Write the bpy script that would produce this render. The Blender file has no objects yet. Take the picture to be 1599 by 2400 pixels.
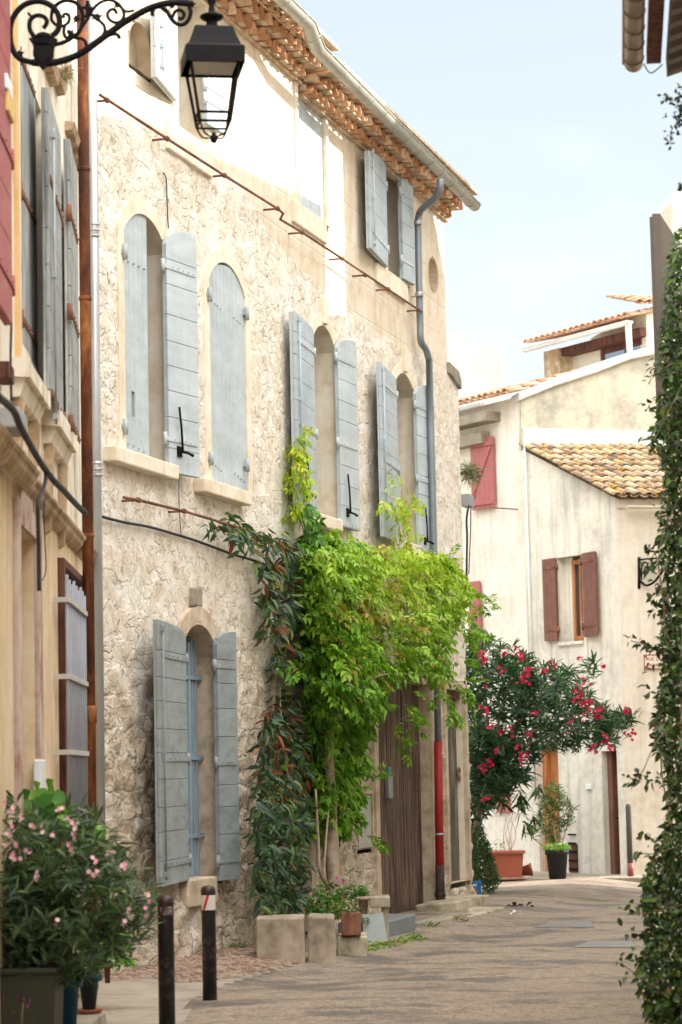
import bpy, bmesh, math, random
import numpy as np
from mathutils import Vector, Matrix, noise
from math import sin, cos, tan, pi, radians
random.seed(7); RNG = np.random.default_rng(7)
scene = bpy.context.scene
COL = scene.collection

# ------------------------------------------------------------------ camera
F = 5667.0; CAMZ = 1.75
PITCH = math.atan(605 / F); ROLL = radians(-1.26)
CM = (Matrix.Rotation(pi / 2 + PITCH, 3, 'X') @ Matrix.Rotation(ROLL, 3, 'Z'))
cam_d = bpy.data.cameras.new('Camera'); cam = bpy.data.objects.new('Camera', cam_d)
COL.objects.link(cam); scene.camera = cam
cam.location = (0, 0, CAMZ); cam.rotation_euler = CM.to_euler()
cam_d.sensor_fit = 'VERTICAL'; cam_d.sensor_height = 36; cam_d.sensor_width = 24; cam_d.lens = 85
cam_d.clip_start = 0.5; cam_d.clip_end = 6000
cam_d.dof.use_dof = True; cam_d.dof.focus_distance = 25.5; cam_d.dof.aperture_fstop = 3.2

# ------------------------------------------------------------------ sky, sun, exposure
SUN_EL = radians(31); SUN_AZ = Vector((0.975, 0.22, 0)).normalized()
TOSUN = (SUN_AZ * cos(SUN_EL) + Vector((0, 0, sin(SUN_EL)))).normalized()
w = bpy.data.worlds.new('World'); scene.world = w; w.use_nodes = True
nt = w.node_tree; bg = nt.nodes['Background']
sky = nt.nodes.new('ShaderNodeTexSky'); sky.sky_type = 'NISHITA'; sky.sun_disc = False
sky.sun_elevation = SUN_EL; sky.sun_rotation = math.atan2(SUN_AZ.x, SUN_AZ.y)
sky.air_density = 0.9; sky.dust_density = 1.6; sky.ozone_density = 1.0
# sky: clear pale blue ahead; cloud bank added behind and overhead to fill shade
def wn(t, ins=None, **kw):
    x = nt.nodes.new('ShaderNode' + t)
    for k, v in kw.items(): setattr(x, k, v)
    for k, v in (ins or {}).items():
        if isinstance(v, bpy.types.NodeSocket): nt.links.new(v, x.inputs[k])
        else: x.inputs[k].default_value = v
    return x
tcw = wn('TexCoord').outputs['Generated']
SKY_BASE = (0.50, 0.52, 0.56); FILL_CLOUD = 21.0
base0 = wn('VectorMath', {0: sky.outputs[0], 1: SKY_BASE}, operation='MULTIPLY').outputs[0]
hz = wn('MapRange', {'Value': wn('SeparateXYZ', {0: tcw}).outputs['Z'], 'From Min': .02, 'From Max': .42, 'To Min': .97, 'To Max': .60}).outputs[0]
base = wn('Mix', {0: hz, 6: base0, 7: (3.7, 4.1, 4.3, 1)}, data_type='RGBA').outputs[2]
nz = wn('TexNoise', {'Vector': wn('Mapping', {'Vector': tcw, 'Scale': (1.3, 1.3, 3.0)}).outputs[0], 'Scale': 2.2, 'Detail': 6.0, 'Roughness': .55}).outputs['Fac']
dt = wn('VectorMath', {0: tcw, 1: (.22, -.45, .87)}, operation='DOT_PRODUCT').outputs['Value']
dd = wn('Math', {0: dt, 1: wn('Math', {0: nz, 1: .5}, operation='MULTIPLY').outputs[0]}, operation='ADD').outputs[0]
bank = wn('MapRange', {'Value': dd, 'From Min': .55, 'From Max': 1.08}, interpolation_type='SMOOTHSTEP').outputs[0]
# a few soft low clouds in view
lowc = wn('MapRange', {'Value': nz, 'From Min': .50, 'From Max': .74, 'To Max': .55}, interpolation_type='SMOOTHSTEP').outputs[0]
m1 = wn('Mix', {0: lowc, 6: base, 7: (4.6, 4.75, 4.85, 1)}, data_type='RGBA').outputs[2]
m2 = wn('Mix', {0: bank, 6: m1, 7: (FILL_CLOUD, FILL_CLOUD * .985, FILL_CLOUD * .96, 1)}, data_type='RGBA').outputs[2]
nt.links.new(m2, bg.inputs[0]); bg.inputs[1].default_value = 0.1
sd = bpy.data.lights.new('Sun', 'SUN'); sun = bpy.data.objects.new('Sun', sd); COL.objects.link(sun)
sd.energy = 3.7; sd.angle = radians(0.53); sd.color = (1, .95, .88)
sun.rotation_euler = TOSUN.to_track_quat('Z', 'Y').to_euler()
vs = scene.view_settings; vs.view_transform = 'Standard'; vs.look = 'None'; vs.gamma = 1; vs.use_curve_mapping = False
vs.exposure = 1.45
scene.cycles.use_denoising = True
scene.cycles.max_bounces = 7; scene.cycles.diffuse_bounces = 5; scene.cycles.transmission_bounces = 5

# ------------------------------------------------------------------ helpers
CO = Vector((0, 0, CAMZ))
def ray(px, py): return CM @ Vector(((px - 799.5) / F, -(py - 1200) / F, -1))
def at(px, py, Y):
    d = ray(px, py); return CO + d * (Y / d.y)
class Frame:
    """vertical plane: o origin, u along, n outward (towards the street)"""
    def __init__(s, o, u, flip=False):
        s.o = Vector(o); s.u = Vector((u[0], u[1], 0)).normalized()
        s.n = Vector((s.u.y, -s.u.x, 0)) * (-1 if flip else 1)
    def p(s, a, h, out=0.0): return Vector((s.o.x, s.o.y, 0)) + s.u * a + Vector((0, 0, h)) + s.n * out
    def hit(s, px, py, out=0.0):
        d = ray(px, py); o2 = s.o + s.n * out
        k = (o2 - CO).dot(s.n) / d.dot(s.n); q = CO + d * k
        return ((q - s.o).dot(s.u), q.z)
    def w(s, px, py, out=0.0):
        a, h = s.hit(px, py, out); return s.p(a, h, out)
def smoothstep(a, b, x): t = min(1, max(0, (x - a) / (b - a))); return t * t * (3 - 2 * t)
def gz(x, y):
    base = 0.10 - 0.0135 * max(0, min(y, 36) - 20) - .006 * (max(36, min(y, 60)) - 36)
    dw = (x + 8.35) * cos(radians(16.4)) - y * sin(radians(16.4))
    base -= .13 * smoothstep(.25, 1.7, dw) * smoothstep(17, 21, y)
    crown = 0.05 * math.exp(-((x - (1.0 + .2 * (y - 24))) / 1.9) ** 2)
    return base - 0.04 + crown + 0.02 * noise.noise(Vector((x * .35, y * .22, 3.1)))

def new_obj(name, me, mat, parent=None, label=None):
    o = bpy.data.objects.new(name, me); COL.objects.link(o)
    if mat is not None: me.materials.append(mat)
    if parent is not None: o.parent = parent
    if label: o['label'] = label
    return o
def tag(o, label=None, cat=None, group=None, kind=None):
    if label: o['label'] = label
    if cat: o['category'] = cat
    if group: o['group'] = group
    if kind: o['kind'] = kind
    return o
def thing(name, loc, label, cat, group=None):
    o = bpy.data.objects.new(name, None); o.empty_display_size = .2; COL.objects.link(o)
    o.location = loc
    return tag(o, label, cat, group)
def wloc(o):
    v = Vector((0, 0, 0))
    while o is not None: v += Vector(o.location); o = o.parent
    return v
def crom(pts, n=6, closed=False):
    P = [Vector(p) for p in pts]; out = []
    N = len(P)
    for i in range(N if closed else N - 1):
        if closed: a, b, c, d = P[(i - 1) % N], P[i], P[(i + 1) % N], P[(i + 2) % N]
        else: a, b, c, d = P[max(i - 1, 0)], P[i], P[i + 1], P[min(i + 2, N - 1)]
        for k in range(n):
            t = k / n
            out.append(0.5 * ((2 * b) + (c - a) * t + (2 * a - 5 * b + 4 * c - d) * t * t + (3 * b - a - 3 * c + d) * t ** 3))
    if not closed: out.append(P[-1])
    return out
class MB:
    def __init__(s): s.v = []; s.f = []; s.sm = []
    def add(s, vs, fs, smooth=False):
        k = len(s.v); s.v += [tuple(v) for v in vs]
        for f in fs: s.f.append(tuple(k + i for i in f)); s.sm.append(smooth)
        return s
    def hexa(s, c8): return s.add(c8, [(0, 3, 2, 1), (4, 5, 6, 7), (0, 1, 5, 4), (1, 2, 6, 5), (2, 3, 7, 6), (3, 0, 4, 7)])
    def fbox(s, fr, a0, a1, h0, h1, d0, d1):
        return s.hexa([fr.p(a0, h0, d1), fr.p(a1, h0, d1), fr.p(a1, h0, d0), fr.p(a0, h0, d0),
                       fr.p(a0, h1, d1), fr.p(a1, h1, d1), fr.p(a1, h1, d0), fr.p(a0, h1, d0)])
    def box(s, c, sx, sy, sz, rz=0.0, tilt=None):
        M = Matrix.Rotation(rz, 3, 'Z')
        if tilt is not None: M = M @ tilt
        c = Vector(c); q = []
        for z in (-1, 1):
            for x, y in ((-1, -1), (1, -1), (1, 1), (-1, 1)): q.append(c + M @ Vector((x * sx / 2, y * sy / 2, z * sz / 2)))
        return s.hexa(q)
    def prism(s, fr, poly, d0, d1):
        n = len(poly)
        vs = [fr.p(a, h, d1) for a, h in poly] + [fr.p(a, h, d0) for a, h in poly]
        fs = [tuple(range(n)), tuple(range(2 * n - 1, n - 1, -1))] + [(i, n + i, n + (i + 1) % n, (i + 1) % n) for i in range(n)]
        return s.add(vs, fs)
    def slab(s, poly3, dv):
        n = len(poly3); dv = Vector(dv)
        vs = [Vector(p) for p in poly3] + [Vector(p) + dv for p in poly3]
        return s.add(vs, [tuple(range(n)), tuple(range(2 * n - 1, n - 1, -1))] + [(i, n + i, n + (i + 1) % n, (i + 1) % n) for i in range(n)])
    def tube(s, pts, r, n=8, caps=True, smooth=True):
        P = [Vector(p) for p in pts]; R = r if isinstance(r, (list, tuple)) else [r] * len(P)
        vs = []; fs = []; prev = None
        for i, p in enumerate(P):
            t = (P[min(i + 1, len(P) - 1)] - P[max(i - 1, 0)])
            if t.length < 1e-9: t = Vector((0, 0, 1))
            t.normalize()
            if prev is None:
                a = Vector((0, 0, 1)) if abs(t.z) < .9 else Vector((1, 0, 0)); x = t.cross(a).normalized()
            else:
                x = prev - t * prev.dot(t)
                x = x.normalized() if x.length > 1e-6 else t.orthogonal().normalized()
            prev = x; y = t.cross(x)
            for k in range(n):
                g = 2 * pi * k / n; vs.append(p + (x * cos(g) + y * sin(g)) * R[i])
        for i in range(len(P) - 1):
            for k in range(n):
                k2 = (k + 1) % n; fs.append((i * n + k, i * n + k2, (i + 1) * n + k2, (i + 1) * n + k))
        s.add(vs, fs, smooth)
        if caps:
            m = len(s.v) - len(vs)
            s.f.append(tuple(m + k for k in range(n - 1, -1, -1))); s.sm.append(False)
            s.f.append(tuple(m + (len(P) - 1) * n + k for k in range(n))); s.sm.append(False)
        return s
    def lathe(s, c, prof, n=20, sq=None, rz=0.0, smooth=True):
        """prof: (radius, z); sq -> square section"""
        c = Vector(c); vs = []; fs = []
        nn = 4 if sq else n
        for r, z in prof:
            for k in range(nn):
                g = 2 * pi * k / nn + (pi / 4 if sq else 0) + rz; q = r * (1.41421 if sq else 1)
                vs.append(c + Vector((cos(g) * q, sin(g) * q, z)))
        for i in range(len(prof) - 1):
            for k in range(nn):
                k2 = (k + 1) % nn; fs.append((i * nn + k, i * nn + k2, (i + 1) * nn + k2, (i + 1) * nn + k))
        fs.append(tuple(range(nn - 1, -1, -1))); m = (len(prof) - 1) * nn; fs.append(tuple(m + k for k in range(nn)))
        s.add(vs, fs, smooth and not sq); s.sm[-1] = s.sm[-2] = False
        return s
    def build(s, name, mat, parent=None, bevel=0.0, label=None, uv=None):
        me = bpy.data.meshes.new(name); L = wloc(parent) if parent is not None else Vector((0, 0, 0))
        if parent is None and s.v:
            a = np.array(s.v); L = Vector((a[:, 0].mean(), a[:, 1].mean(), a[:, 2].min()))
        me.from_pydata([(x - L.x, y - L.y, z - L.z) for x, y, z in s.v], [], s.f)
        me.polygons.foreach_set('use_smooth', s.sm); me.update()
        o = new_obj(name, me, mat, parent, label)
        if parent is None: o.location = L
        if bevel:
            b = o.modifiers.new('bevel', 'BEVEL'); b.width = bevel; b.segments = 2; b.limit_method = 'ANGLE'; b.angle_limit = radians(40)
        return o

# ------------------------------------------------------------------ materials
def lin(c):
    return tuple(((x / 255) / 12.92 if x / 255 <= .04045 else ((x / 255 + .055) / 1.055) ** 2.4) for x in c)
class NG:
    def __init__(s, name):
        s.m = bpy.data.materials.new(name); s.m.use_nodes = True; s.t = s.m.node_tree
        s.b = s.t.nodes['Principled BSDF']; s.out = s.t.nodes['Material Output']
        s.b.inputs['Specular IOR Level'].default_value = .3
    def n(s, typ, ins=None, **kw):
        x = s.t.nodes.new('ShaderNode' + typ)
        for k, v in kw.items(): setattr(x, k, v)
        for k, v in (ins or {}).items():
            if hasattr(v, 'is_output') or isinstance(v, bpy.types.NodeSocket): s.t.links.new(v, x.inputs[k])
            else: x.inputs[k].default_value = v
        return x
    def l(s, a, b): s.t.links.new(a, b)
    def coord(s, scale=(1, 1, 1), rot=(0, 0, 0), uv=False):
        c = s.n('TexCoord'); return s.n('Mapping', {'Vector': c.outputs['UV' if uv else 'Object'], 'Scale': scale, 'Rotation': rot}).outputs[0]
    def noise(s, vec, scale, detail=4, rough=.55, dist=0.0):
        return s.n('TexNoise', {'Vector': vec, 'Scale': scale, 'Detail': detail, 'Roughness': rough, 'Distortion': dist}).outputs['Fac']
    def ramp(s, fac, stops, interp='LINEAR'):
        r = s.n('ValToRGB', {'Fac': fac}); cr = r.color_ramp; cr.interpolation = interp
        while len(cr.elements) < len(stops): cr.elements.new(.5)
        for e, (p, c) in zip(cr.elements, stops):
            e.position = p; e.color = (c, c, c, 1) if isinstance(c, (int, float)) else (c[0], c[1], c[2], 1)
        return r.outputs[0]
    def mix(s, fac, a, b, mode='MIX'):
        x = s.n('Mix', data_type='RGBA', blend_type=mode)
        for idx, v in ((0, fac), (6, a), (7, b)):
            if isinstance(v, bpy.types.NodeSocket): s.l(v, x.inputs[idx])
            elif isinstance(v, (int, float)): x.inputs[idx].default_value = v if idx == 0 else (v, v, v, 1)
            else: x.inputs[idx].default_value = (v[0], v[1], v[2], 1)
        return x.outputs[2]
    def math(s, op, a, b=0.0, c=0.0, clamp=False):
        x = s.n('Math', operation=op, use_clamp=clamp)
        for i, v in enumerate((a, b, c)):
            if isinstance(v, bpy.types.NodeSocket): s.l(v, x.inputs[i])
            else: x.inputs[i].default_value = v
        return x.outputs[0]
    def bump(s, h, strength=.4, dist=.02, prev=None):
        x = s.n('Bump', {'Height': h, 'Strength': strength, 'Distance': dist})
        if prev is not None: s.l(prev, x.inputs['Normal'])
        return x.outputs[0]
    def fin(s, col=None, rough=None, nrm=None, metal=None):
        for k, v in (('Base Color', col), ('Roughness', rough), ('Normal', nrm), ('Metallic', metal)):
            if v is None: continue
            if isinstance(v, bpy.types.NodeSocket): s.l(v, s.b.inputs[k])
            elif k == 'Base Color': s.b.inputs[k].default_value = (v[0], v[1], v[2], 1)
            else: s.b.inputs[k].default_value = v
        return s.m
def paint(name, c, var=.18, scale=3.0, rough=.7, bump=.15, bd=.004, fine=60, stretch=(1, 1, 1), dirt=None, dirt_amt=.4, metal=0, streak=None):
    g = NG(name); v = g.coord(stretch)
    n1 = g.noise(v, scale, 5); n2 = g.noise(v, fine, 3)
    dark = tuple(x * (1 - var) for x in c); lite = tuple(min(1, x * (1 + var)) for x in c)
    col = g.ramp(n1, [(.3, dark), (.7, lite)])
    if dirt is not None:
        d = g.ramp(g.noise(v, scale * 1.7, 6, .65), [(.5, 0.0), (.72, dirt_amt)]); col = g.mix(d, col, dirt)
    if streak is not None:
        st = g.noise(g.coord((9, 9, .5)), 1.6, 5, .65, .3); col = g.mix(g.ramp(st, [(.52, 0.0), (.70, .28)]), col, streak)
        pe = g.noise(v, 11, 7, .75, .6); pm = g.ramp(pe, [(.635, 0.0), (.655, .7)]); col = g.mix(pm, col, tuple(x * .62 for x in streak))
        rv = g.n('ObjectInfo').outputs['Random']; col = g.mix(1.0, col, g.ramp(rv, [(0, (.86, .87, .88)), (.5, (1, 1, .99)), (1, (1.1, 1.08, 1.05))]), 'MULTIPLY')
    return g.fin(col, rough, g.bump(g.math('ADD', n1, n2), bump, bd), metal)
# ------------------------------------------------------------------ specific materials
def stone_wall_mat():
    g = NG('rubble_stone'); v = g.coord(); uv = g.coord(uv=True)
    rub = g.n('Attribute', attribute_name='rubble').outputs['Fac']
    low = g.n('Attribute', attribute_name='low').outputs['Fac']
    wn = g.n('TexNoise', {'Vector': v, 'Scale': 2.6, 'Detail': 5, 'Roughness': .6}).outputs['Color']
    wo = g.n('VectorMath', {0: g.n('VectorMath', {0: wn, 1: (.5, .5, .5)}, operation='SUBTRACT').outputs[0], 1: (.34, .34, .34)}, operation='MULTIPLY').outputs[0]
    wuv = g.n('VectorMath', {0: uv, 1: wo}, operation='ADD').outputs[0]
    wv = g.n('VectorMath', {0: v, 1: wo}, operation='ADD').outputs[0]
    n_big = g.noise(v, .9, 5, .6); n_mid = g.noise(v, 6, 7, .66, .4); n_fine = g.noise(v, 34, 6, .7); n_f2 = g.noise(v, 90, 3, .6)
    # irregular blocks: warped courses
    bk = g.n('TexBrick', {'Vector': wuv, 'Color1': (0, 0, 0, 1), 'Color2': (1, 1, 1, 1), 'Mortar': (.5, .5, .5, 1), 'Scale': 1.0, 'Mortar Size': .030, 'Mortar Smooth': .9, 'Bias': 0.0, 'Brick Width': .46, 'Row Height': .27}, offset=.43)
    block = g.math('SUBTRACT', 1.0, bk.outputs['Fac'])
    bshow = g.math('MULTIPLY', block, g.ramp(g.math('ADD', g.math('MULTIPLY', bk.outputs['Color'], .55), g.math('MULTIPLY', n_big, .7)), [(.42, 0.0), (.62, 1.0)]))
    cream = g.ramp(n_mid, [(.30, (.68, .60, .49)), (.43, (.80, .755, .675)), (.58, (.85, .825, .765))])
    stone = g.ramp(n_mid, [(.32, (.50, .38, .26)), (.46, (.69, .57, .42)), (.62, (.77, .67, .53))])
    bamt = g.math('MULTIPLY', bshow, g.math('MULTIPLY_ADD', low, .45, .42))
    col = g.mix(bamt, cream, stone)
    ve = g.n('TexVoronoi', {'Vector': g.n('Mapping', {'Vector': wv, 'Scale': (1, 1, 1.5)}).outputs[0], 'Scale': 5.6, 'Randomness': 1.0}, feature='DISTANCE_TO_EDGE').outputs['Distance']
    vc = g.n('SeparateColor', {'Color': g.n('TexVoronoi', {'Vector': g.n('Mapping', {'Vector': wv, 'Scale': (1, 1, 1.5)}).outputs[0], 'Scale': 5.6, 'Randomness': 1.0}, feature='F1').outputs['Color']})
    face = g.math('MULTIPLY', g.ramp(ve, [(.03, 0.0), (.10, 1.0)]), g.ramp(g.math('ADD', g.math('MULTIPLY', vc.outputs['Green'], .7), g.math('MULTIPLY', n_big, .6)), [(.58, 0.0), (.66, 1.0)]))
    ftint = g.ramp(vc.outputs['Red'], [(0, (.70, .57, .42)), (.3, (.79, .71, .58)), (.55, (.62, .50, .37)), (.75, (.74, .66, .55)), (1, (.66, .58, .50))], 'CONSTANT')
    col = g.mix(g.math('MULTIPLY', face, g.math('MULTIPLY_ADD', low, .36, .24)), col, g.mix(g.ramp(n_fine, [(.35, .35), (.6, 0.0)]), ftint, (.45, .35, .25)))
    crev = g.math('MULTIPLY', g.ramp(ve, [(.008, 1.0), (.045, 0.0)]), g.math('MULTIPLY', g.ramp(g.noise(v, 4.5, 4, .6), [(.52, 0.0), (.62, 1.0)]), g.ramp(vc.outputs['Blue'], [(.45, 0.0), (.6, 1.0)])))
    # tan smudges
    sm = g.ramp(g.noise(v, 4.2, 6, .72, .7), [(.50, 0.0), (.62, .42)]); col = g.mix(sm, col, (.60, .475, .34))
    gm = g.ramp(g.noise(g.coord((1, 1, .5)), 1.6, 5, .6), [(.58, 0.0), (.74, .16)]); col = g.mix(gm, col, (.52, .49, .44))
    # scattered bare stones, some pinkish
    vs_ = g.n('TexVoronoi', {'Vector': wv, 'Scale': 7.5, 'Randomness': 1.0}, feature='F1'); rs = g.n('SeparateColor', {'Color': vs_.outputs['Color']})
    sm_ = g.math('MULTIPLY', g.ramp(g.math('ADD', vs_.outputs['Distance'], g.math('MULTIPLY', n_fine, .25)), [(.36, 1.0), (.46, 0.0)]), g.ramp(rs.outputs['Green'], [(.80, 0.0), (.82, 1.0)]))
    smallcol = g.ramp(rs.outputs['Red'], [(0, (.52, .36, .27)), (.25, (.64, .52, .38)), (.5, (.46, .40, .32)), (.75, (.60, .41, .30)), (1, (.58, .52, .43))], 'CONSTANT')
    col = g.mix(g.math('MULTIPLY', sm_, .55), col, smallcol)
    # pits and cracks in clusters
    clus = g.ramp(g.noise(v, 2.1, 4, .6), [(.42, .0), (.58, 1.0)])
    p1 = g.ramp(g.noise(g.n('VectorMath', {0: v, 1: wo}, operation='ADD').outputs[0], 15, 5, .75, 1.1), [(.335, 1.0), (.395, 0.0)])
    p2 = g.ramp(g.noise(v, 30, 5, .72, .8), [(.32, 1.0), (.38, 0.0)])
    pm = g.math('MULTIPLY', g.math('ADD', p1, g.math('MULTIPLY', p2, .7), clamp=True), g.math('ADD', clus, g.math('MULTIPLY', low, .35), clamp=True), clamp=True)
    halo = g.ramp(g.noise(v, 15, 5, .75, 1.1), [(.38, .6), (.47, 0.0)]); col = g.mix(g.math('MULTIPLY', halo, clus), col, (.60, .46, .32))
    col = g.mix(g.math('MULTIPLY', pm, g.math('MULTIPLY_ADD', low, .1, .85)), col, (.21, .145, .095))
    col = g.mix(g.math('MULTIPLY', crev, g.math('MULTIPLY_ADD', low, .4, .38)), col, (.26, .18, .12))
    # lower courses browner, eroded
    lowcol = g.ramp(g.math('MULTIPLY_ADD', n_fine, .45, g.math('MULTIPLY', n_mid, .55)), [(.36, (.18, .125, .08)), (.44, (.45, .345, .24)), (.53, (.64, .53, .40)), (.64, (.76, .68, .56))])
    lowcol = g.mix(g.math('MULTIPLY', bk.outputs['Fac'], .7), lowcol, (.76, .69, .58))
    lowcol = g.mix(g.math('MULTIPLY', crev, .8), lowcol, (.15, .10, .07))
    col = g.mix(g.math('MULTIPLY', low, g.ramp(n_big, [(.35, .35), (.6, .85)])), col, lowcol)
    # --- ashlar / render of the top storey
    br = g.n('TexBrick', {'Vector': uv, 'Color1': (.0, .0, .0, 1), 'Color2': (1, 1, 1, 1), 'Mortar': (.5, .5, .5, 1), 'Scale': 1.0, 'Mortar Size': .012, 'Mortar Smooth': .5, 'Brick Width': .74, 'Row Height': .43})
    ash = g.ramp(g.math('MULTIPLY_ADD', n_mid, .5, g.math('MULTIPLY', g.noise(v, 2.3, 5, .6), .5)), [(.36, (.62, .49, .34)), (.47, (.74, .635, .49)), (.6, (.79, .72, .61))])
    ash = g.mix(g.math('MULTIPLY', br.outputs['Color'], .20), ash, (.64, .50, .34), 'MIX')
    ash = g.mix(g.math('MULTIPLY', br.outputs['Fac'], .5), ash, (.82, .78, .70))
    streak = g.ramp(g.noise(g.coord((5, 5, .35)), 1.2, 4), [(.50, 0.0), (.66, .5)])
    ash = g.mix(streak, ash, (.58, .47, .34))
    ash = g.mix(g.math('MULTIPLY', p2, .35), ash, (.40, .29, .18))
    rf = g.ramp(g.math('ADD', rub, g.math('MULTIPLY', g.math('SUBTRACT', n_mid, .5), .9)), [(.42, 0.0), (.58, 1.0)])
    fcol = g.mix(rf, ash, col)
    h1 = g.math('SUBTRACT', g.math('ADD', g.math('MULTIPLY', bshow, g.math('MULTIPLY_ADD', low, .7, .12)), g.math('ADD', g.math('MULTIPLY', sm_, .25), g.math('MULTIPLY', face, .55))), g.math('ADD', g.math('MULTIPLY', pm, 1.0), g.math('MULTIPLY', crev, .8)))
    hr = g.math('MULTIPLY', g.math('ADD', h1, g.math('ADD', g.math('MULTIPLY', n_mid, 1.3), g.math('MULTIPLY', n_fine, .7))), g.math('MULTIPLY_ADD', low, .55, .42))
    ha = g.math('SUBTRACT', g.math('MULTIPLY', g.math('ADD', n_mid, n_fine), .40), g.math('MULTIPLY', br.outputs['Fac'], .25))
    hh = g.n('Mix', data_type='FLOAT'); g.l(rf, hh.inputs[0]); g.l(ha, hh.inputs[2]); g.l(hr, hh.inputs[3])
    return g.fin(fcol, .92, g.bump(hh.outputs[0], 1.0, .035))
def plaster(name, a, b, c=None, streak=None, bump=.25, s1=1.2):
    g = NG(name); v = g.coord()
    n1 = g.noise(v, s1, 6, .6); n2 = g.noise(v, 9, 5, .6); n3 = g.noise(v, 70, 3)
    col = g.ramp(g.math('MULTIPLY_ADD', n2, .35, g.math('MULTIPLY', n1, .65)), [(.36, a), (.5, b), (.64, c or b)])
    if streak is not None:
        st = g.noise(g.coord((4.5, 4.5, .3)), 1.3, 6, .6, .4)
        col = g.mix(g.ramp(st, [(.50, 0.0), (.66, streak[1])]), col, streak[0])
    return g.fin(col, .9, g.bump(g.math('ADD', n2, g.math('MULTIPLY', n3, .5)), bump, .008))
def wood(name, c1, c2, c3=None, sc=1.0, rough=.75, bump=.4, axis='Z'):
    g = NG(name); s = {'Z': (14, 14, .9), 'X': (.9, 14, 14)}[axis]
    v = g.coord(tuple(x * sc for x in s)); n1 = g.noise(v, 1.5, 6, .65, .3); n2 = g.noise(g.coord(), 2.2, 5, .6)
    col = g.ramp(n1, [(.38, c1), (.50, c2), (.62, c3 or c2)]); col = g.mix(g.ramp(n2, [(.45, 0.0), (.75, .5)]), col, c1)
    return g.fin(col, rough, g.bump(n1, bump, .006))
def rusty(name, pal, rough=.75, metal=.1, sz=(2.5, 2.5, .9)):
    g = NG(name); n1 = g.noise(g.coord(sz), 2.2, 7, .68, .5); n2 = g.noise(g.coord((3, 3, 1.5)), 5, 4)
    col = g.ramp(n1, [(.36, pal[0]), (.50, pal[1]), (.63, pal[2]), (.76, pal[3])])
    return g.fin(col, rough, g.bump(n2, .25, .004), metal)
def leafmat(name, rough=.5, trans=.28, spec=.35):
    g = NG(name); a = g.n('Attribute', attribute_name='tint').outputs['Color']
    g.l(a, g.b.inputs['Base Color']); g.b.inputs['Roughness'].default_value = rough; g.b.inputs['Specular IOR Level'].default_value = spec
    tr = g.n('BsdfTranslucent'); g.l(g.mix(1.0, a, (1.0, 1.15, .55), 'MULTIPLY'), tr.inputs[0])
    ms = g.n('MixShader', {0: trans}); g.l(g.b.outputs[0], ms.inputs[1]); g.l(tr.outputs[0], ms.inputs[2]); g.l(ms.outputs[0], g.out.inputs[0])
    return g.m
def tile_mat(name, pal, lichen=0.0):
    g = NG(name); v = g.coord(); n1 = g.noise(v, 3.5, 5, .6); n2 = g.noise(v, 22, 5, .6)
    at_ = g.n('Attribute', attribute_name='tint').outputs['Fac']
    col = g.ramp(g.math('ADD', g.math('MULTIPLY', at_, .45), g.math('MULTIPLY', n1, .6)), [(.2, pal[0]), (.45, pal[1]), (.62, pal[2]), (.85, pal[3])])
    col = g.mix(g.ramp(n2, [(.45, 0.0), (.7, .5)]), col, pal[0])
    if lichen:
        l1 = g.noise(v, 6.5, 7, .75, .3); col = g.mix(g.ramp(l1, [(.54, 0.0), (.62, lichen)]), col, (.66, .31, .03))
        l2 = g.noise(g.coord((1, 1, 1), (1, 2, 0)), 7, 6, .7); col = g.mix(g.ramp(l2, [(.54, 0.0), (.62, .6)]), col, (.55, .50, .38))
    return g.fin(col, .9, g.bump(n2, .4, .008))
M = {}
M['stone'] = stone_wall_mat()
M['dressed'] = plaster('dressed_limestone', (.64, .52, .38), (.76, .67, .53), (.81, .75, .65), ((.60, .48, .34), .4), .45, 3)
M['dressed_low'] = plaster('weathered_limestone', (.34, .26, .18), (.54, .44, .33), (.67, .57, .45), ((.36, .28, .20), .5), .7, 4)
M['reveal'] = plaster('window_reveal_stone', (.46, .36, .26), (.60, .49, .37), (.68, .58, .46), ((.44, .34, .24), .5), .5, 3)
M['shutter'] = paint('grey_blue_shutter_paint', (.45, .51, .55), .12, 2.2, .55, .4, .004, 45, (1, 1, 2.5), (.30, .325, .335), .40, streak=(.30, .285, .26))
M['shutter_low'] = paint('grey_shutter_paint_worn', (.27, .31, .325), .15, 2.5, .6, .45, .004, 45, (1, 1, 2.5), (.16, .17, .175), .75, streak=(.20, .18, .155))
M['hinge'] = paint('painted_hinge', (.34, .385, .40), .15, 8, .5, .3, .003)
M['iron'] = paint('black_iron', (.006, .006, .007), .35, 6, .6, .25, .002); M['iron'].node_tree.nodes['Principled BSDF'].inputs['Specular IOR Level'].default_value = .12
M['rustrod'] = rusty('rusty_rod', [(.10, .045, .03), (.20, .085, .05), (.28, .13, .08), (.16, .08, .055)])
M['rustpipe'] = rusty('rusty_pipe', [(.05, .018, .010), (.13, .040, .016), (.30, .11, .035), (.40, .22, .09)])
M['zinc'] = paint('zinc_pipe', (.42, .44, .46), .12, 3, .38, .1, .002, metal=.55)
M['zinc_dark'] = paint('old_zinc_pipe', (.22, .25, .28), .15, 3, .45, .1, .002, metal=.4)
M['gutter'] = paint('zinc_gutter', (.40, .40, .35), .12, 2.5, .5, .15, .002, dirt=(.25, .24, .18), dirt_amt=.5, metal=.25)
M['genoise'] = tile_mat('eaves_tile_clay', [(.32, .16, .09), (.52, .26, .13), (.68, .41, .23), (.78, .60, .42)])
M['eave_mortar'] = plaster('eaves_mortar', (.32, .22, .14), (.50, .37, .25), (.64, .52, .38), bump=.7, s1=6)
M['rooftile'] = tile_mat('roof_tile_clay', [(.30, .17, .11), (.50, .28, .17), (.62, .38, .24), (.66, .48, .34)])
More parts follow.
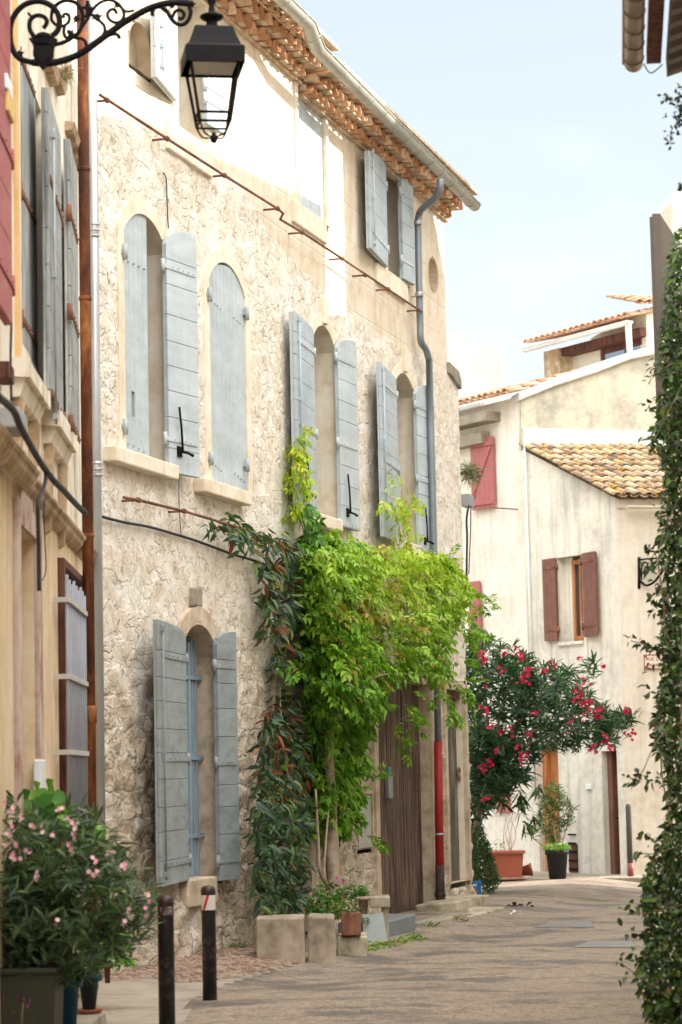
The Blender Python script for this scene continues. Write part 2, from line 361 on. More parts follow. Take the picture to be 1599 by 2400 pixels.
M['lichen_tile'] = tile_mat('lichen_roof_tile', [(.12, .085, .055), (.24, .165, .10), (.34, .26, .165), (.42, .36, .26)], .9)
M['door'] = wood('weathered_brown_door', (.026, .019, .016), (.10, .058, .042), (.22, .145, .11), bump=.8)
M['door_grey'] = wood('weathered_grey_door', (.04, .035, .03), (.13, .11, .09), (.24, .21, .18), bump=.8)
M['oldshutter'] = wood('weathered_grey_shutter', (.15, .16, .16), (.31, .33, .33), (.44, .455, .44), bump=.8)
M['redshutter'] = paint('faded_red_paint', (.36, .10, .10), .12, 2, .6, .25, .003, 40, (1, 1, 2.5), (.44, .20, .17), .5)
M['redpipe'] = paint('red_pipe_paint', (.36, .022, .022), .12, 3, .45, .1, .002, dirt=(.10, .04, .03), dirt_amt=.4)
M['browniron'] = rusty('brown_iron_pipe', [(.02, .015, .012), (.05, .03, .022), (.09, .05, .035), (.13, .08, .06)])
M['bluewood'] = paint('grey_blue_frame_paint', (.26, .34, .40), .12, 3, .55, .2, .003)
M['glass'] = NG('window_glass').fin((.035, .045, .055), .08, None, 0.0)
M['dark'] = NG('dark_interior').fin((.02, .018, .016), .9)
M['yellow_plaster'] = plaster('ochre_plaster', (.60, .45, .28), (.71, .555, .36), (.77, .65, .48), ((.50, .36, .22), .7), .4, 2)
M['cream_trim'] = plaster('cream_trim_plaster', (.58, .50, .39), (.74, .675, .56), (.80, .75, .66), ((.50, .38, .25), .7), .35, 2.5)
M['stained'] = plaster('stained_stone', (.34, .17, .13), (.52, .42, .36), (.60, .52, .44), ((.28, .10, .08), .5), .5, 3)
M['brownwood'] = wood('dark_brown_wood', (.05, .018, .014), (.11, .04, .028), (.16, .07, .05))
M['bars'] = paint('grey_bar_paint', (.27, .28, .32), .1, 4, .5, .1, .002)
M['barplate'] = paint('grey_bar_band', (.46, .44, .41), .15, 5, .6, .2, .002)
M['cornice'] = plaster('brown_cornice_stone', (.27, .18, .10), (.47, .34, .22), (.62, .50, .36), ((.24, .155, .085), .6), .6, 4)
M['cable'] = NG('black_cable').fin((.02, .022, .026), .6)
M['whitecable'] = NG('pale_cable').fin((.62, .6, .55), .6)
M['greybox'] = paint('grey_plastic_box', (.30, .31, .31), .1, 5, .5)
M['whitebox'] = paint('white_enamel_box', (.74, .76, .78), .05, 5, .4)
M['yellowbox'] = paint('yellow_enamel_box', (.62, .47, .14), .1, 5, .5)

# ------------------------------------------------------------------ generic builders
def arch_poly(a0, a1, h0, h1, rise, n=14):
    """opening outline; arch from springing h1-rise up to h1"""
    if rise <= 0: return [(a0, h0), (a1, h0), (a1, h1), (a0, h1)]
    c = (a0 + a1) / 2; hw = (a1 - a0) / 2; R = (hw * hw + rise * rise) / (2 * rise); hc = h1 - R; pts = [(a0, h0), (a1, h0)]
    th = math.asin(min(1, hw / R)) if rise <= hw else pi - math.asin(min(1, hw / R))
    for i in range(n + 1):
        g = th - 2 * th * i / n; pts.append((c + R * sin(g), hc + R * cos(g)))
    return pts
def offset_poly(poly, d):
    """outward offset of an opening outline (not below the bottom edge)"""
    n = len(poly); out = []
    for i, (x, y) in enumerate(poly):
        x0, y0 = poly[i - 1]; x1, y1 = poly[(i + 1) % n]
        e0 = Vector((x - x0, y - y0)); e1 = Vector((x1 - x, y1 - y))
        e0 = e0.normalized() if e0.length > 1e-9 else e1.normalized(); e1 = e1.normalized() if e1.length > 1e-9 else e0
        n0 = Vector((e0.y, -e0.x)); n1 = Vector((e1.y, -e1.x))
        b = (n0 + n1); b = b / max(.35, b.length_squared) * 2 if b.length > 1e-6 else n0
        b = b * (1 / 1)
        k = d / max(.5, (b.normalized().dot(n0))); q = Vector((x, y)) + b.normalized() * k
        out.append((q.x, q.y))
    return out
def surround(fr, poly, wd, out, depth, mat, parent, name='window_surround', bottom=False):
    """dressed-stone ring round an opening with its reveals"""
    mb = MB(); outer = offset_poly(poly, wd); n = len(poly)
    if not bottom:
        outer[0] = (outer[0][0], poly[0][1]); outer[1] = (outer[1][0], poly[1][1])
    v = [fr.p(a, h, out) for a, h in poly] + [fr.p(a, h, out) for a, h in outer] + [fr.p(a, h, -depth) for a, h in poly] + [fr.p(a, h, -.06) for a, h in outer]
    fs = []
    for i in range(n):
        j = (i + 1) % n
        if i == 0 and not bottom:
            fs.append((i, j, 2 * n + j, 2 * n + i)); continue
        fs += [(i, j, n + j, n + i), (2 * n + i, 2 * n + j, j, i), (n + i, n + j, 3 * n + j, 3 * n + i)]
    mb.add(v, fs)
    return mb.build(name, mat, parent)
def poly_in(poly, x, y):
    c = False; n = len(poly); j = n - 1
    for i in range(n):
        xi, yi = poly[i]; xj, yj = poly[j]
        if (yi > y) != (yj > y) and x < (xj - xi) * (y - yi) / (yj - yi) + xi: c = not c
        j = i
    return c
def grid_wall(fr, a0, a1, h0, h1, step, holes, disp, mat, parent, name, rub=None, low=None, skip=None, noise_sc=1.0):
    na = int((a1 - a0) / step); nh = int((h1 - h0) / step); A = np.linspace(a0, a1, na + 1); H = np.linspace(h0, h1, nh + 1)
    boxes = []
    for p in holes:
        xs = [q[0] for q in p]; ys = [q[1] for q in p]; boxes.append((min(xs), max(xs), min(ys), max(ys), p))
    used = np.zeros((nh, na), bool)
    for j in range(nh):
        for i in range(na):
            x = (A[i] + A[i + 1]) / 2; y = (H[j] + H[j + 1]) / 2; ok = True
            for b in boxes:
                if b[0] < x < b[1] and b[2] < y < b[3] and poly_in(b[4], x, y): ok = False; break
            if ok and skip and skip(x, y): ok = False
            used[j, i] = ok
    L = wloc(parent); verts = []; rb = []; lw = []
    for j in range(nh + 1):
        for i in range(na + 1):
            a, h = A[i], H[j]; r = rub(a, h) if rub else 0; l = low(a, h) if low else 0
            verts.append(tuple(fr.p(a, h, disp(a, h, r, l)) - L)); rb.append(r); lw.append(l)
    fs = []; W = na + 1
    for j in range(nh):
        for i in range(na):
            if used[j, i]: k = j * W + i; fs.append((k, k + 1, k + W + 1, k + W))
    me = bpy.data.meshes.new(name); me.from_pydata(verts, [], fs)
    me.polygons.foreach_set('use_smooth', [True] * len(fs))
    at1 = me.attributes.new('rubble', 'FLOAT', 'POINT'); at1.data.foreach_set('value', rb)
    at2 = me.attributes.new('low', 'FLOAT', 'POINT'); at2.data.foreach_set('value', lw)
    uvl = me.uv_layers.new(name='UVMap'); li = np.zeros(len(me.loops), dtype=np.int32); me.loops.foreach_get('vertex_index', li)
    gx, gy = np.meshgrid(A, H); U = np.stack([gx.ravel()[li], gy.ravel()[li]], 1).astype(np.float32); uvl.data.foreach_set('uv', U.ravel())
    me.update(); return new_obj(name, me, mat, parent)
def rect_wall(fr, a0, a1, h0, h1, holes, th, mat, parent, name='wall', top=None, inner=.35):
    """flat wall with exact rectangular holes and their reveals, thickness th"""
    xs = sorted(set([a0, a1] + [x for q in holes for x in q[:2]])); hs = sorted(set([h0, h1] + [y for q in holes for y in q[2:]]))
    mb = MB()
    for i in range(len(xs) - 1):
        for j in range(len(hs) - 1):
            x = (xs[i] + xs[i + 1]) / 2; y = (hs[j] + hs[j + 1]) / 2
            if any(q[0] < x < q[1] and q[2] < y < q[3] for q in holes): continue
            mb.add([fr.p(xs[i], hs[j]), fr.p(xs[i + 1], hs[j]), fr.p(xs[i + 1], hs[j + 1]), fr.p(xs[i], hs[j + 1])], [(0, 1, 2, 3)])
    for x0, x1, y0, y1 in holes:
        v = [fr.p(a, h, d) for d in (0, -inner) for a, h in ((x0, y0), (x1, y0), (x1, y1), (x0, y1))]
        mb.add(v, [(i, 4 + i, 4 + (i + 1) % 4, (i + 1) % 4) for i in range(4)])
    for (x, y, X, Y) in ((a0, h0, a0, h1), (a1, h1, a1, h0), (a0, h1, a1, h1)):
        mb.add([fr.p(x, y, 0), fr.p(X, Y, 0), fr.p(X, Y, -th), fr.p(x, y, -th)], [(0, 1, 2, 3)])
    mb.add([fr.p(a0, h0, -th), fr.p(a1, h0, -th), fr.p(a1, h1, -th), fr.p(a0, h1, -th)], [(0, 3, 2, 1)])
    return mb.build(name, mat, parent)

def leaf_shutter(parent, P0, P1, hb, hl, hr, mat, rise_hi='l', arch=0.0, planks='h', hinge_side=None, hinge_hs=(), bars=(), th=.04, name='shutter', label=None, hole=None, latch=None, hook=False, zbar=None, handle=None):
    """a shutter leaf between two plan points; heights at left/right top; returns object"""
    P0 = Vector(P0); P1 = Vector(P1); fr = Frame((P0.x, P0.y, 0), (P1.x - P0.x, P1.y - P0.y)); W = (Vector((P1.x, P1.y)) - Vector((P0.x, P0.y))).length
    N = 10
    top = []
    for i in range(N + 1):
        t = i / N
        if arch:  # quarter-ellipse curve between hl and hr
            if hl >= hr: h = hr + (hl - hr) * math.sqrt(max(0, 1 - t ** 2))
            else: h = hl + (hr - hl) * math.sqrt(max(0, 1 - (1 - t) ** 2))
        else: h = hl + (hr - hl) * t
        top.append((t * W, h))
    def topat(a):
        for (x0, y0), (x1, y1) in zip(top, top[1:]):
            if x0 - 1e-6 <= a <= x1 + 1e-6: return y0 + (y1 - y0) * (a - x0) / max(1e-6, x1 - x0)
        return top[-1][1]
    mb = MB(); gap = .005
    if planks == 'v':
        n = max(2, round(W / .13)); xs = [W * i / n for i in range(n + 1)]
        for i in range(n):
            x0 = xs[i] + (gap / 2 if i else 0); x1 = xs[i + 1] - (gap / 2 if i < n - 1 else 0); k = 4
            tp = [(x0 + (x1 - x0) * q / k, topat(x0 + (x1 - x0) * q / k)) for q in range(k, -1, -1)]
            if hole and x0 < hole[0] < x1:
                y0, y1 = hole[1], hole[2]
                mb.prism(fr, [(x0, hb), (x1, hb), (x1, y0), (x0, y0)], -th, 0); mb.prism(fr, [(x0, y1), (x1, y1)] + tp, -th, 0)
                mb.prism(fr, [(x0, y0), (x0 + .03, y0), (x0 + .03, y1), (x0, y1)], -th, 0)
            else: mb.prism(fr, [(x0, hb), (x1, hb)] + tp, -th, 0)
        mb.prism(fr, [(0.01, hb + .05), (W - .01, hb + .05), (W - .01, min(hl, hr) - .02), (.01, min(hl, hr) - .02)], -th - .022, -th + .001) if not hole else None
    else:
        # front: horizontal boards (inner face) on vertical boards behind
        hmin = min(hl, hr); y = hb; tp = [(a, h) for a, h in reversed(top)]
        pl = .24 + .03 * random.random(); ys = [hb]
        while ys[-1] + pl * 1.4 < hmin: ys.append(ys[-1] + pl * random.uniform(.85, 1.15))
        for i, y0 in enumerate(ys):
            if i < len(ys) - 1: mb.prism(fr, [(0, y0 + gap / 2), (W, y0 + gap / 2), (W, ys[i + 1] - gap / 2), (0, ys[i + 1] - gap / 2)], -th * .5, 0)
            else: mb.prism(fr, [(0, y0 + gap / 2), (W, y0 + gap / 2)] + tp, -th * .5, 0)
        mb.prism(fr, [(0, hb), (W, hb)] + tp, -th, -th * .5 - .002)
    o = mb.build(name, mat, parent, bevel=.003, label=label)
    for hh in hinge_hs:
        hm = MB()
        x0, x1 = (-.05, W * .92) if hinge_side == 'l' else (W * .08, W + .05)
        hm.fbox(fr, x0, x1, hh - .022, hh + .022, .001, .009)
        cx = -.055 if hinge_side == 'l' else W + .055
        hm.tube([fr.p(cx, hh - .06, -.01), fr.p(cx, hh + .06, -.01)], .022, 10)
        for k in range(5):
            q = x0 + (x1 - x0) * (.25 + .17 * k); c = fr.p(q, hh, .009); hm.box(c + fr.n * .003, .012, .012, .012)
        hm.build('hinge', mat if mat in (M['shutter'], M['shutter_low']) else M['rustrod'] if mat.name.startswith(('weathered', 'brown_sh')) else mat, o)
    if latch is not None:   # espagnolette rod
        x, y0, y1, lm = latch
        lb = MB(); lb.tube([fr.p(x, y0, .022), fr.p(x, y1, .022)], .009, 8)
        for q in (y0 + .05, (y0 + y1) / 2, y1 - .05): lb.fbox(fr, x - .02, x + .02, q - .02, q + .02, .001, .034)
        lb.build('latch_rod', lm, o)
    if handle is not None:  # black stay with cross handle
        x, y0, y1 = handle; hb_ = MB()
        hb_.tube([fr.p(x - .02, y1, .03), fr.p(x, (y0 + y1) / 2, .04), fr.p(x + .015, y0, .04)], .011, 8)
        hb_.fbox(fr, x - .03, x + .05, y0 - .05, y0 + .05, .001, .015)
        hb_.tube([fr.p(x, y0, .03), fr.p(x + .08, y0 - .01, .06), fr.p(x + .14, y0 - .03, .08)], [.014, .012, .016], 8)
        hb_.build('latch', M['iron'], o)
    return o

def leaves(name, mat, P, D, N, L, Wd, tint, parent=None, cup=.18, droop=.0):
    """many leaf-shaped faces in one mesh. P base points, D tip dirs, N normals"""
    P = np.asarray(P, float); D = np.asarray(D, float); N = np.asarray(N, float); n = len(P)
    D /= np.linalg.norm(D, axis=1, keepdims=True) + 1e-9
    S = np.cross(D, N); S /= np.linalg.norm(S, axis=1, keepdims=True) + 1e-9; N = np.cross(S, D)
    L = np.broadcast_to(np.asarray(L, float).reshape(-1, 1), (n, 1)); Wd = np.broadcast_to(np.asarray(Wd, float).reshape(-1, 1), (n, 1))
    tpl = [(0, 0, 0), (-.5, .32, 1), (-.40, .66, 1), (0, 1.0, -.6), (.40, .66, 1), (.5, .32, 1), (0, .5, 0)]
    V = np.zeros((n, 7, 3))
    for k, (x, y, z) in enumerate(tpl):
        V[:, k] = P + S * Wd * x + D * L * y + N * (Wd * cup * z) - (np.array([0, 0, 1]) * L * droop * y * y)
    off = (np.arange(n) * 7).reshape(-1, 1, 1)
    Fc = (np.array([[0, 6, 3, 2, 1], [0, 5, 4, 3, 6]]).reshape(1, 2, 5) + off).reshape(-1, 5)
    me = bpy.data.meshes.new(name); L0 = wloc(parent) if parent is not None else Vector((0, 0, 0))
    V = V.reshape(-1, 3) - np.array(L0)
    me.vertices.add(len(V)); me.vertices.foreach_set('co', V.ravel())
    me.loops.add(Fc.size); me.loops.foreach_set('vertex_index', Fc.ravel().astype(np.int32))
    me.polygons.add(len(Fc)); me.polygons.foreach_set('loop_start', np.arange(0, Fc.size, 5, dtype=np.int32)); me.polygons.foreach_set('loop_total', np.full(len(Fc), 5, np.int32))
    me.update(calc_edges=True)
    t = np.asarray(tint, float)
    if t.ndim == 1: t = np.tile(t, (n, 1))
    c = np.ones((n, 7, 4)); c[:, :, :3] = t[:, None, :]
    ca = me.color_attributes.new('tint', 'FLOAT_COLOR', 'POINT'); ca.data.foreach_set('color', c.ravel())
    return new_obj(name, me, mat, parent)
def pick_tints(n, cols, wts, var=.18, rng=RNG):
    c = np.array(cols)[rng.choice(len(cols), n, p=np.array(wts) / sum(wts))]
    return np.clip(c * (1 + var * rng.standard_normal((n, 1))), .003, .95)
def rand_in_poly(poly, n, rng=RNG):
    xs = [p[0] for p in poly]; ys = [p[1] for p in poly]; out = []
    while len(out) < n:
        x = rng.uniform(min(xs), max(xs)); y = rng.uniform(min(ys), max(ys))
        if poly_in(poly, x, y): out.append((x, y))
    return out
M['leaf'] = leafmat('leaf_soft', .5, .36); M['leaf_gloss'] = leafmat('leaf_glossy', .42, .18, .35)
M['petal'] = leafmat('petal', .6, .35, .2)
M['bark'] = plaster('vine_bark', (.16, .11, .08), (.28, .21, .15), (.38, .30, .23), bump=.8, s1=8)
M['twig'] = plaster('green_brown_twig', (.12, .09, .05), (.20, .15, .08), (.26, .22, .12), bump=.3, s1=6)

def tiled_roof(name, fr, a0, a1, z0, z1, d0, d1, mat, parent, tw=.21, rows=None, skew=0.0):
    """canal tiles: rows run from the eave (d0,z0) up to (d1,z1); a along the eave"""
    Lr = math.hypot(d1 - d0, z1 - z0); tl = .36; nr = rows or max(1, int(Lr / tl)); V = []; Fs = []; T = []
    n = int((a1 - a0) / tw); K = 6
    up = Vector((0, 0, 1)); sl = (fr.n * (d1 - d0) + up * (z1 - z0)) / Lr; nn = fr.u.cross(sl); nn = nn if nn.z > 0 else -nn
    base = fr.p(0, 0, 0)
    for i in range(n + 1):
        for r in range(nr):
            for kind in (0, 1):
                a = a0 + (i + .5 * kind) * tw; t0 = Lr * r / nr - (.03 if kind == 0 else .05); t1 = Lr * (r + 1) / nr + .05
                tt = random.random(); jx = random.uniform(-.008, .008); jz = random.uniform(-.006, .008)
                k0 = len(V)
                for e, (t, lift, rad) in enumerate(((t0, .022, tw * .36), (t1, .0, tw * .29))):
                    o = fr.p(a + jx + skew * t, z0, d0) + sl * t + nn * (lift + jz)
                    for s_ in range(K + 1):
                        g = pi * s_ / K
                        if kind == 0: V.append(o + fr.u * (cos(g) * rad) + nn * (sin(g) * rad * .8 + .03))
                        else: V.append(o + fr.u * (cos(g) * rad) - nn * (sin(g) * rad * .6 - .035))
                        T.append(tt)
                for s_ in range(K): Fs.append((k0 + s_, k0 + s_ + 1, k0 + K + 1 + s_ + 1, k0 + K + 1 + s_))
    me = bpy.data.meshes.new(name); L0 = wloc(parent); me.from_pydata([tuple(v - L0) for v in V], [], Fs)
    me.polygons.foreach_set('use_smooth', [True] * len(Fs))
    at1 = me.attributes.new('tint', 'FLOAT', 'POINT'); at1.data.foreach_set('value', T)
    o = new_obj(name, me, mat, parent); s = o.modifiers.new('thick', 'SOLIDIFY'); s.thickness = .014
    return o
# ================================================================== frames
TH = radians(16.4)
S = Frame((-8.35, 0, 0), (sin(TH), cos(TH)))
_vl = ray(655, 1810); _q = at(207, 1300, 20.8)
Lf = Frame((_q.x, _q.y, 0), (_vl.x, _vl.y))

def Sp(px, py, out=0.0): return S.hit(px, py, out)

# ================================================================== ground
def sheet(name, x0, x1, y0, y1, nx, ny, zf, mat, keep=None):
    X = np.linspace(x0, x1, nx + 1); Y = np.linspace(y0, y1, ny + 1); v = []; f = []
    for y in Y:
        for x in X: v.append((x, y, zf(x, y)))
    for j in range(ny):
        for i in range(nx):
            if keep is None or keep((X[i] + X[i + 1]) / 2, (Y[j] + Y[j + 1]) / 2):
                k = j * (nx + 1) + i; f.append((k, k + 1, k + nx + 2, k + nx + 1))
    me = bpy.data.meshes.new(name); me.from_pydata(v, [], f); me.polygons.foreach_set('use_smooth', [True] * len(f))
    o = new_obj(name, me, mat); o['kind'] = 'structure'; return o
def road_mat():
    g = NG('worn_asphalt'); v = g.coord(); fine = g.noise(v, 95, 2, .7); mid = g.noise(v, 6, 6, .65)
    gr = g.n('TexVoronoi', {'Vector': v, 'Scale': 120.0}).outputs['Color']; gs = g.n('SeparateColor', {'Color': gr}).outputs['Red']
    tan_ = g.ramp(gs, [(0, (.15, .118, .088)), (.4, (.26, .20, .147)), (.8, (.36, .285, .21)), (1, (.47, .39, .30))])
    dk = g.ramp(gs, [(0, (.045, .041, .038)), (.6, (.09, .08, .072)), (1, (.22, .185, .15))])
    wv = g.noise(g.coord((.8, .9, 1)), 1.15, 6, .64, .35)
    wear = g.math('MULTIPLY', g.ramp(wv, [(.50, 0.0), (.585, 1.0)]), g.ramp(g.noise(g.coord((1, 1.3, 1)), 16, 4, .7), [(.36, .55), (.58, 1.0)]))
    w2 = g.ramp(g.noise(g.coord((.7, 1.1, 1)), 4.0, 7, .7, .3), [(.54, 0.0), (.64, .65)])
    col = g.mix(wear, tan_, dk); col = g.mix(w2, col, dk)
    col = g.mix(g.ramp(g.noise(v, 14, 5, .7), [(.35, .45), (.6, 0.0)]), col, (.10, .085, .07))
    h = g.math('ADD', g.math('MULTIPLY', gs, .4), g.math('MULTIPLY', mid, 1.0))
    return g.fin(col, g.ramp(wear, [(0, .85), (1, .62)]), g.bump(h, .6, .012))
M['road'] = road_mat()
M['earth'] = plaster('dry_ground', (.20, .17, .13), (.30, .26, .19), bump=.4, s1=.5)
M['concrete'] = plaster('smooth_concrete', (.22, .18, .14), (.30, .255, .20), (.36, .31, .25), ((.20, .16, .12), .4), .3, 1.6)
M['kerb'] = plaster('kerb_stone', (.19, .165, .125), (.28, .245, .19), (.36, .32, .26), bump=.4, s1=3)
M['cobble'] = tile_mat('cobble_stone', [(.12, .08, .06), (.24, .155, .11), (.33, .23, .165), (.30, .25, .20)])
g0 = sheet('ground', -2500, 2500, -1500, 4000, 10, 10, lambda x, y: -1.2, M['earth'])
road = sheet('road', -9, 12, 4, 64, 130, 340, gz, M['road'])

# ================================================================== the stone house
a_left = Sp(232, 1700)[0] - .95
zE = [Sp(686, 195)[1], Sp(1018, 489)[1]]; ZE = sum(zE) / 2
a1u = Sp(1043, 640)[0]; a1l = Sp(1096, 1700)[0]
zcap = Sp(1062, 880)[1]
print('eave', zE, 'a', a_left, a1u, a1l, 'zcap', zcap, 'eaveL', Sp(508, 27), Sp(637, 141))
a_k = Sp(637, 141)[0]; ZL = Sp(600, 108)[1]
house = thing('stone_house', S.p(a_left, 0, 0), 'tall old limestone house with grey-blue shutters, tiled eaves and a long zinc gutter', 'house')

OPEN = {}
def opening(key, pl, pr, ytop_pt, ybot_pt, rise):
    """pl,pr: px points on the jambs; ytop: apex; ybot: sill"""
    a0 = Sp(*pl)[0]; a1 = Sp(*pr)[0]; h1 = Sp(*ytop_pt)[1]; h0 = Sp(*ybot_pt)[1]
    OPEN[key] = (a0, a1, h0, h1, rise); return OPEN[key]
opening('w0', (418, 1800), (506, 1800), (458, 1464), (497, 2056), .30)
opening('w1', (291, 800), (392, 800), (334, 502), (399, 1098), .26)
opening('w2', (491, 850), (576, 850), (524, 614), (540, 1150), .26)
opening('w3', (735, 1000), (789, 1000), (755, 763), (770, 1262), .24)
opening('w4', (926, 1050), (975, 1050), (943, 874), (950, 1345), .24)
opening('w5', (904, 500), (948, 500), (920, 395), (905, 636), 0)
opening('w6', (698, 350), (762, 350), (740, 236), (700, 482), 0)
opening('w7', (414, 200), (484, 200), (430, -30), (415, 300), 0)
opening('niche', (300, 110), (352, 130), (322, 52), (330, 170), .30)
opening('doorA', (882, 1900), (1006, 1900), (950, 1600), (960, 2163), 0)
opening('doorB', (1046, 1900), (1090, 1900), (1070, 1618), (1066, 2068), 0)
opening('recess', (646, 1600), (712, 1600), (670, 1500), (680, 2190), 0)
opening('meter', (838, 1930), (869, 1930), (850, 1862), (852, 1990), 0)
print({k: tuple(round(x, 2) for x in v) for k, v in OPEN.items()})
# same sill and arch heights along the first floor
for k in ('w3', 'w4'):
    a, b, h0, h1, r = OPEN[k]; OPEN[k] = (a, b, OPEN['w2'][2] + .02, h1, r)
polys = {k: arch_poly(*v) for k, v in OPEN.items()}
oc = (Sp(1003.5, 644), Sp(1025.5, 644)); och = (Sp(1014, 604)[1], Sp(1014, 684)[1])
occ = ((oc[0][0] + oc[1][0]) / 2, (och[0] + och[1]) / 2, (oc[1][0] - oc[0][0]) / 2, abs(och[0] - och[1]) / 2)
polys['oculus'] = [(occ[0] + occ[2] * cos(2 * pi * i / 20), occ[1] + occ[3] * sin(2 * pi * i / 20)) for i in range(20)]

def split_h(a):
    """height where the rubble gives way to the smooth top storey"""
    pts = [(Sp(232, 250)), (Sp(400, 325)), (Sp(560, 425)), (Sp(640, 560)), (Sp(760, 690)), (Sp(830, 740)), (Sp(930, 810)), (Sp(1045, 870))]
    if a <= pts[0][0]: return pts[0][1]
    for (x0, y0), (x1, y1) in zip(pts, pts[1:]):
        if a <= x1: return y0 + (y1 - y0) * (a - x0) / (x1 - x0)
    return pts[-1][1]
_spl = {}
def rub(a, h):
    k = round(a, 1)
    if k not in _spl: _spl[k] = split_h(k)
    return 1 - smoothstep(_spl[k] - .12, _spl[k] + .12, h)
def low(a, h): return 1 - smoothstep(1.2, 3.7, h + .35 * noise.noise(Vector((a * .8, h * .8, 5))))
def disp(a, h, r, l):
    v = Vector((a, h, 0)); A = .004 + .007 * r + .042 * l
    o = A * (noise.fractal(v * 5.5, .8, 2.2, 4)) + .012 * noise.noise(v * .7)
    if r > .3: # individual stones standing out of the mortar
        q = v * 3.1 + Vector((noise.noise(v * 2), noise.noise(v * 2 + Vector((9, 0, 0))), 0)) * .35
        d = noise.voronoi(q, distance_metric='DISTANCE')[0]; e = d[1] - d[0]
        o += (.002 + .018 * l) * (smoothstep(.04, .25, e) - .5) * r
    if h < .35: o += .05 * (1 - h / .35) * l * (1 + noise.noise(v * 5))
    return max(-.07, min(.075, o)) * (1 if True else 0)
holes = []
for k, p in polys.items():
    if k in ('niche', 'oculus'): holes.append([(x, y) for x, y in offset_poly(p, .015)] if k == 'niche' else p)
    else: holes.append(offset_poly(p, .05))
def S_disp(a, h, r, l): return disp(a, h, r, l)
ZTOP = max(zE) + .12
wall = grid_wall(S, a_left, a1l, -.5, ZTOP, .045, holes, S_disp, M['stone'], house, 'facade_wall', rub, low, skip=lambda a, h: (a > a1u and h > zcap))
# mass of the house behind the facade (gable ends and rear), set back behind the window recesses
mb = MB(); mb.fbox(S, a_left, a1u - .02, -.5, ZTOP, -7.5, -.42); mb.fbox(S, a1u - .02 + .002, a1l - .02, -.5, zcap, -7.0, -.42)
mb.fbox(S, a1u - .30, a1u, zcap - .3, ZTOP, -.42, -.015); mb.fbox(S, a1l - .30, a1l, -.5, zcap, -.42, -.012)
mb.build('gable_wall', M['dressed'], house)
mb = MB(); poly = [(a1u - .05, zcap - .02), (a1l + .03, zcap - .16), (a1l + .03, zcap - .02), (a1l - .12, zcap + .10), (a1u - .05, zcap + .14)]
mb.prism(S, poly, -.55, .05); mb.build('wall_coping', M['kerb'], house, bevel=.02)

# --- surrounds, sills
SUR = {}
def sur(k, wd, out=.010, depth=.40, mat='dressed', label=None):
    o = surround(S, polys[k], wd, out, depth, M[mat], house); SUR[k] = o
    if label: o['label'] = label
    return o
sur('w0', .17, .045, .42, 'dressed_low'); sur('w1', .15); sur('w2', .15); sur('w3', .14); sur('w4', .14)
sur('w5', .13, .018); sur('w6', .10, .018); sur('w7', .16, .018)
sur('doorA', .16, .05, .30, 'dressed_low'); sur('doorB', .12, .05, .30, 'dressed_low'); sur('recess', .15, .05, .40, 'dressed_low'); sur('meter', .05, .03, .10, 'dressed_low')
def sill(a0, a1, h, th, out, mat='dressed', dn=.0):
    mb = MB(); mb.fbox(S, a0, a1, h - th, h, -.30, out); return mb.build('window_sill', M[mat], house, bevel=.014)
def sillpx(pl, pr, th, out, k, mat='dressed'):
    a0 = Sp(pl[0], pl[1], out)[0]; a1 = Sp(pr[0], pr[1], out)[0]; return sill(a0, a1, OPEN[k][2] + .012, th, out, mat)
sillpx((272, 1069), (421, 1120), .14, .12, 'w1'); sillpx((481, 1140), (592, 1185), .14, .12, 'w2')
sillpx((738, 1262), (806, 1290), .15, .12, 'w3'); sillpx((930, 1340), (990, 1360), .15, .12, 'w4')
sillpx((440, 2056), (511, 2068), .26, .06, 'w0', 'dressed_low')
sillpx((886, 640), (957, 690), .26, .04, 'w5'); sillpx((690, 490), (768, 540), .26, .04, 'w6'); sillpx((395, 290), (500, 360), .30, .04, 'w7')
# arch keystones
for k, w_ in (('w0', .09), ('w3', .08), ('w4', .08)):
    a = (OPEN[k][0] + OPEN[k][1]) / 2; h = OPEN[k][3]
    mb = MB(); mb.prism(S, [(a - w_ * .8, h + .02), (a + w_ * .8, h + .02), (a + w_, h + .34), (a - w_, h + .34)], -.04, .05)
    mb.build('keystone', M['dressed_low' if k == 'w0' else 'dressed'], house, bevel=.012)
# small square socket over the ground floor window
c = Sp(454, 1408); mb = MB(); mb.fbox(S, c[0] - .12, c[0] + .12, c[1] - .06, c[1] + .12, -.04, .055); s0 = mb.build('stone_socket', M['kerb'], house, bevel=.02)
# carved blind niche and oculus: deep reveals
def recess(poly, depth, mat, name, back):
    mb = MB(); n = len(poly)
    v = [S.p(a, h, .012) for a, h in poly] + [S.p(a, h, -depth) for a, h in poly]
    mb.add(v, [(i, n + i, n + (i + 1) % n, (i + 1) % n) for i in range(n)] + [tuple(range(2 * n - 1, n - 1, -1))])
    return mb.build(name, M[mat], house)
recess(polys['niche'], .13, 'reveal', 'arched_niche', 1); recess(polys['oculus'], .30, 'reveal', 'round_recess', 1)
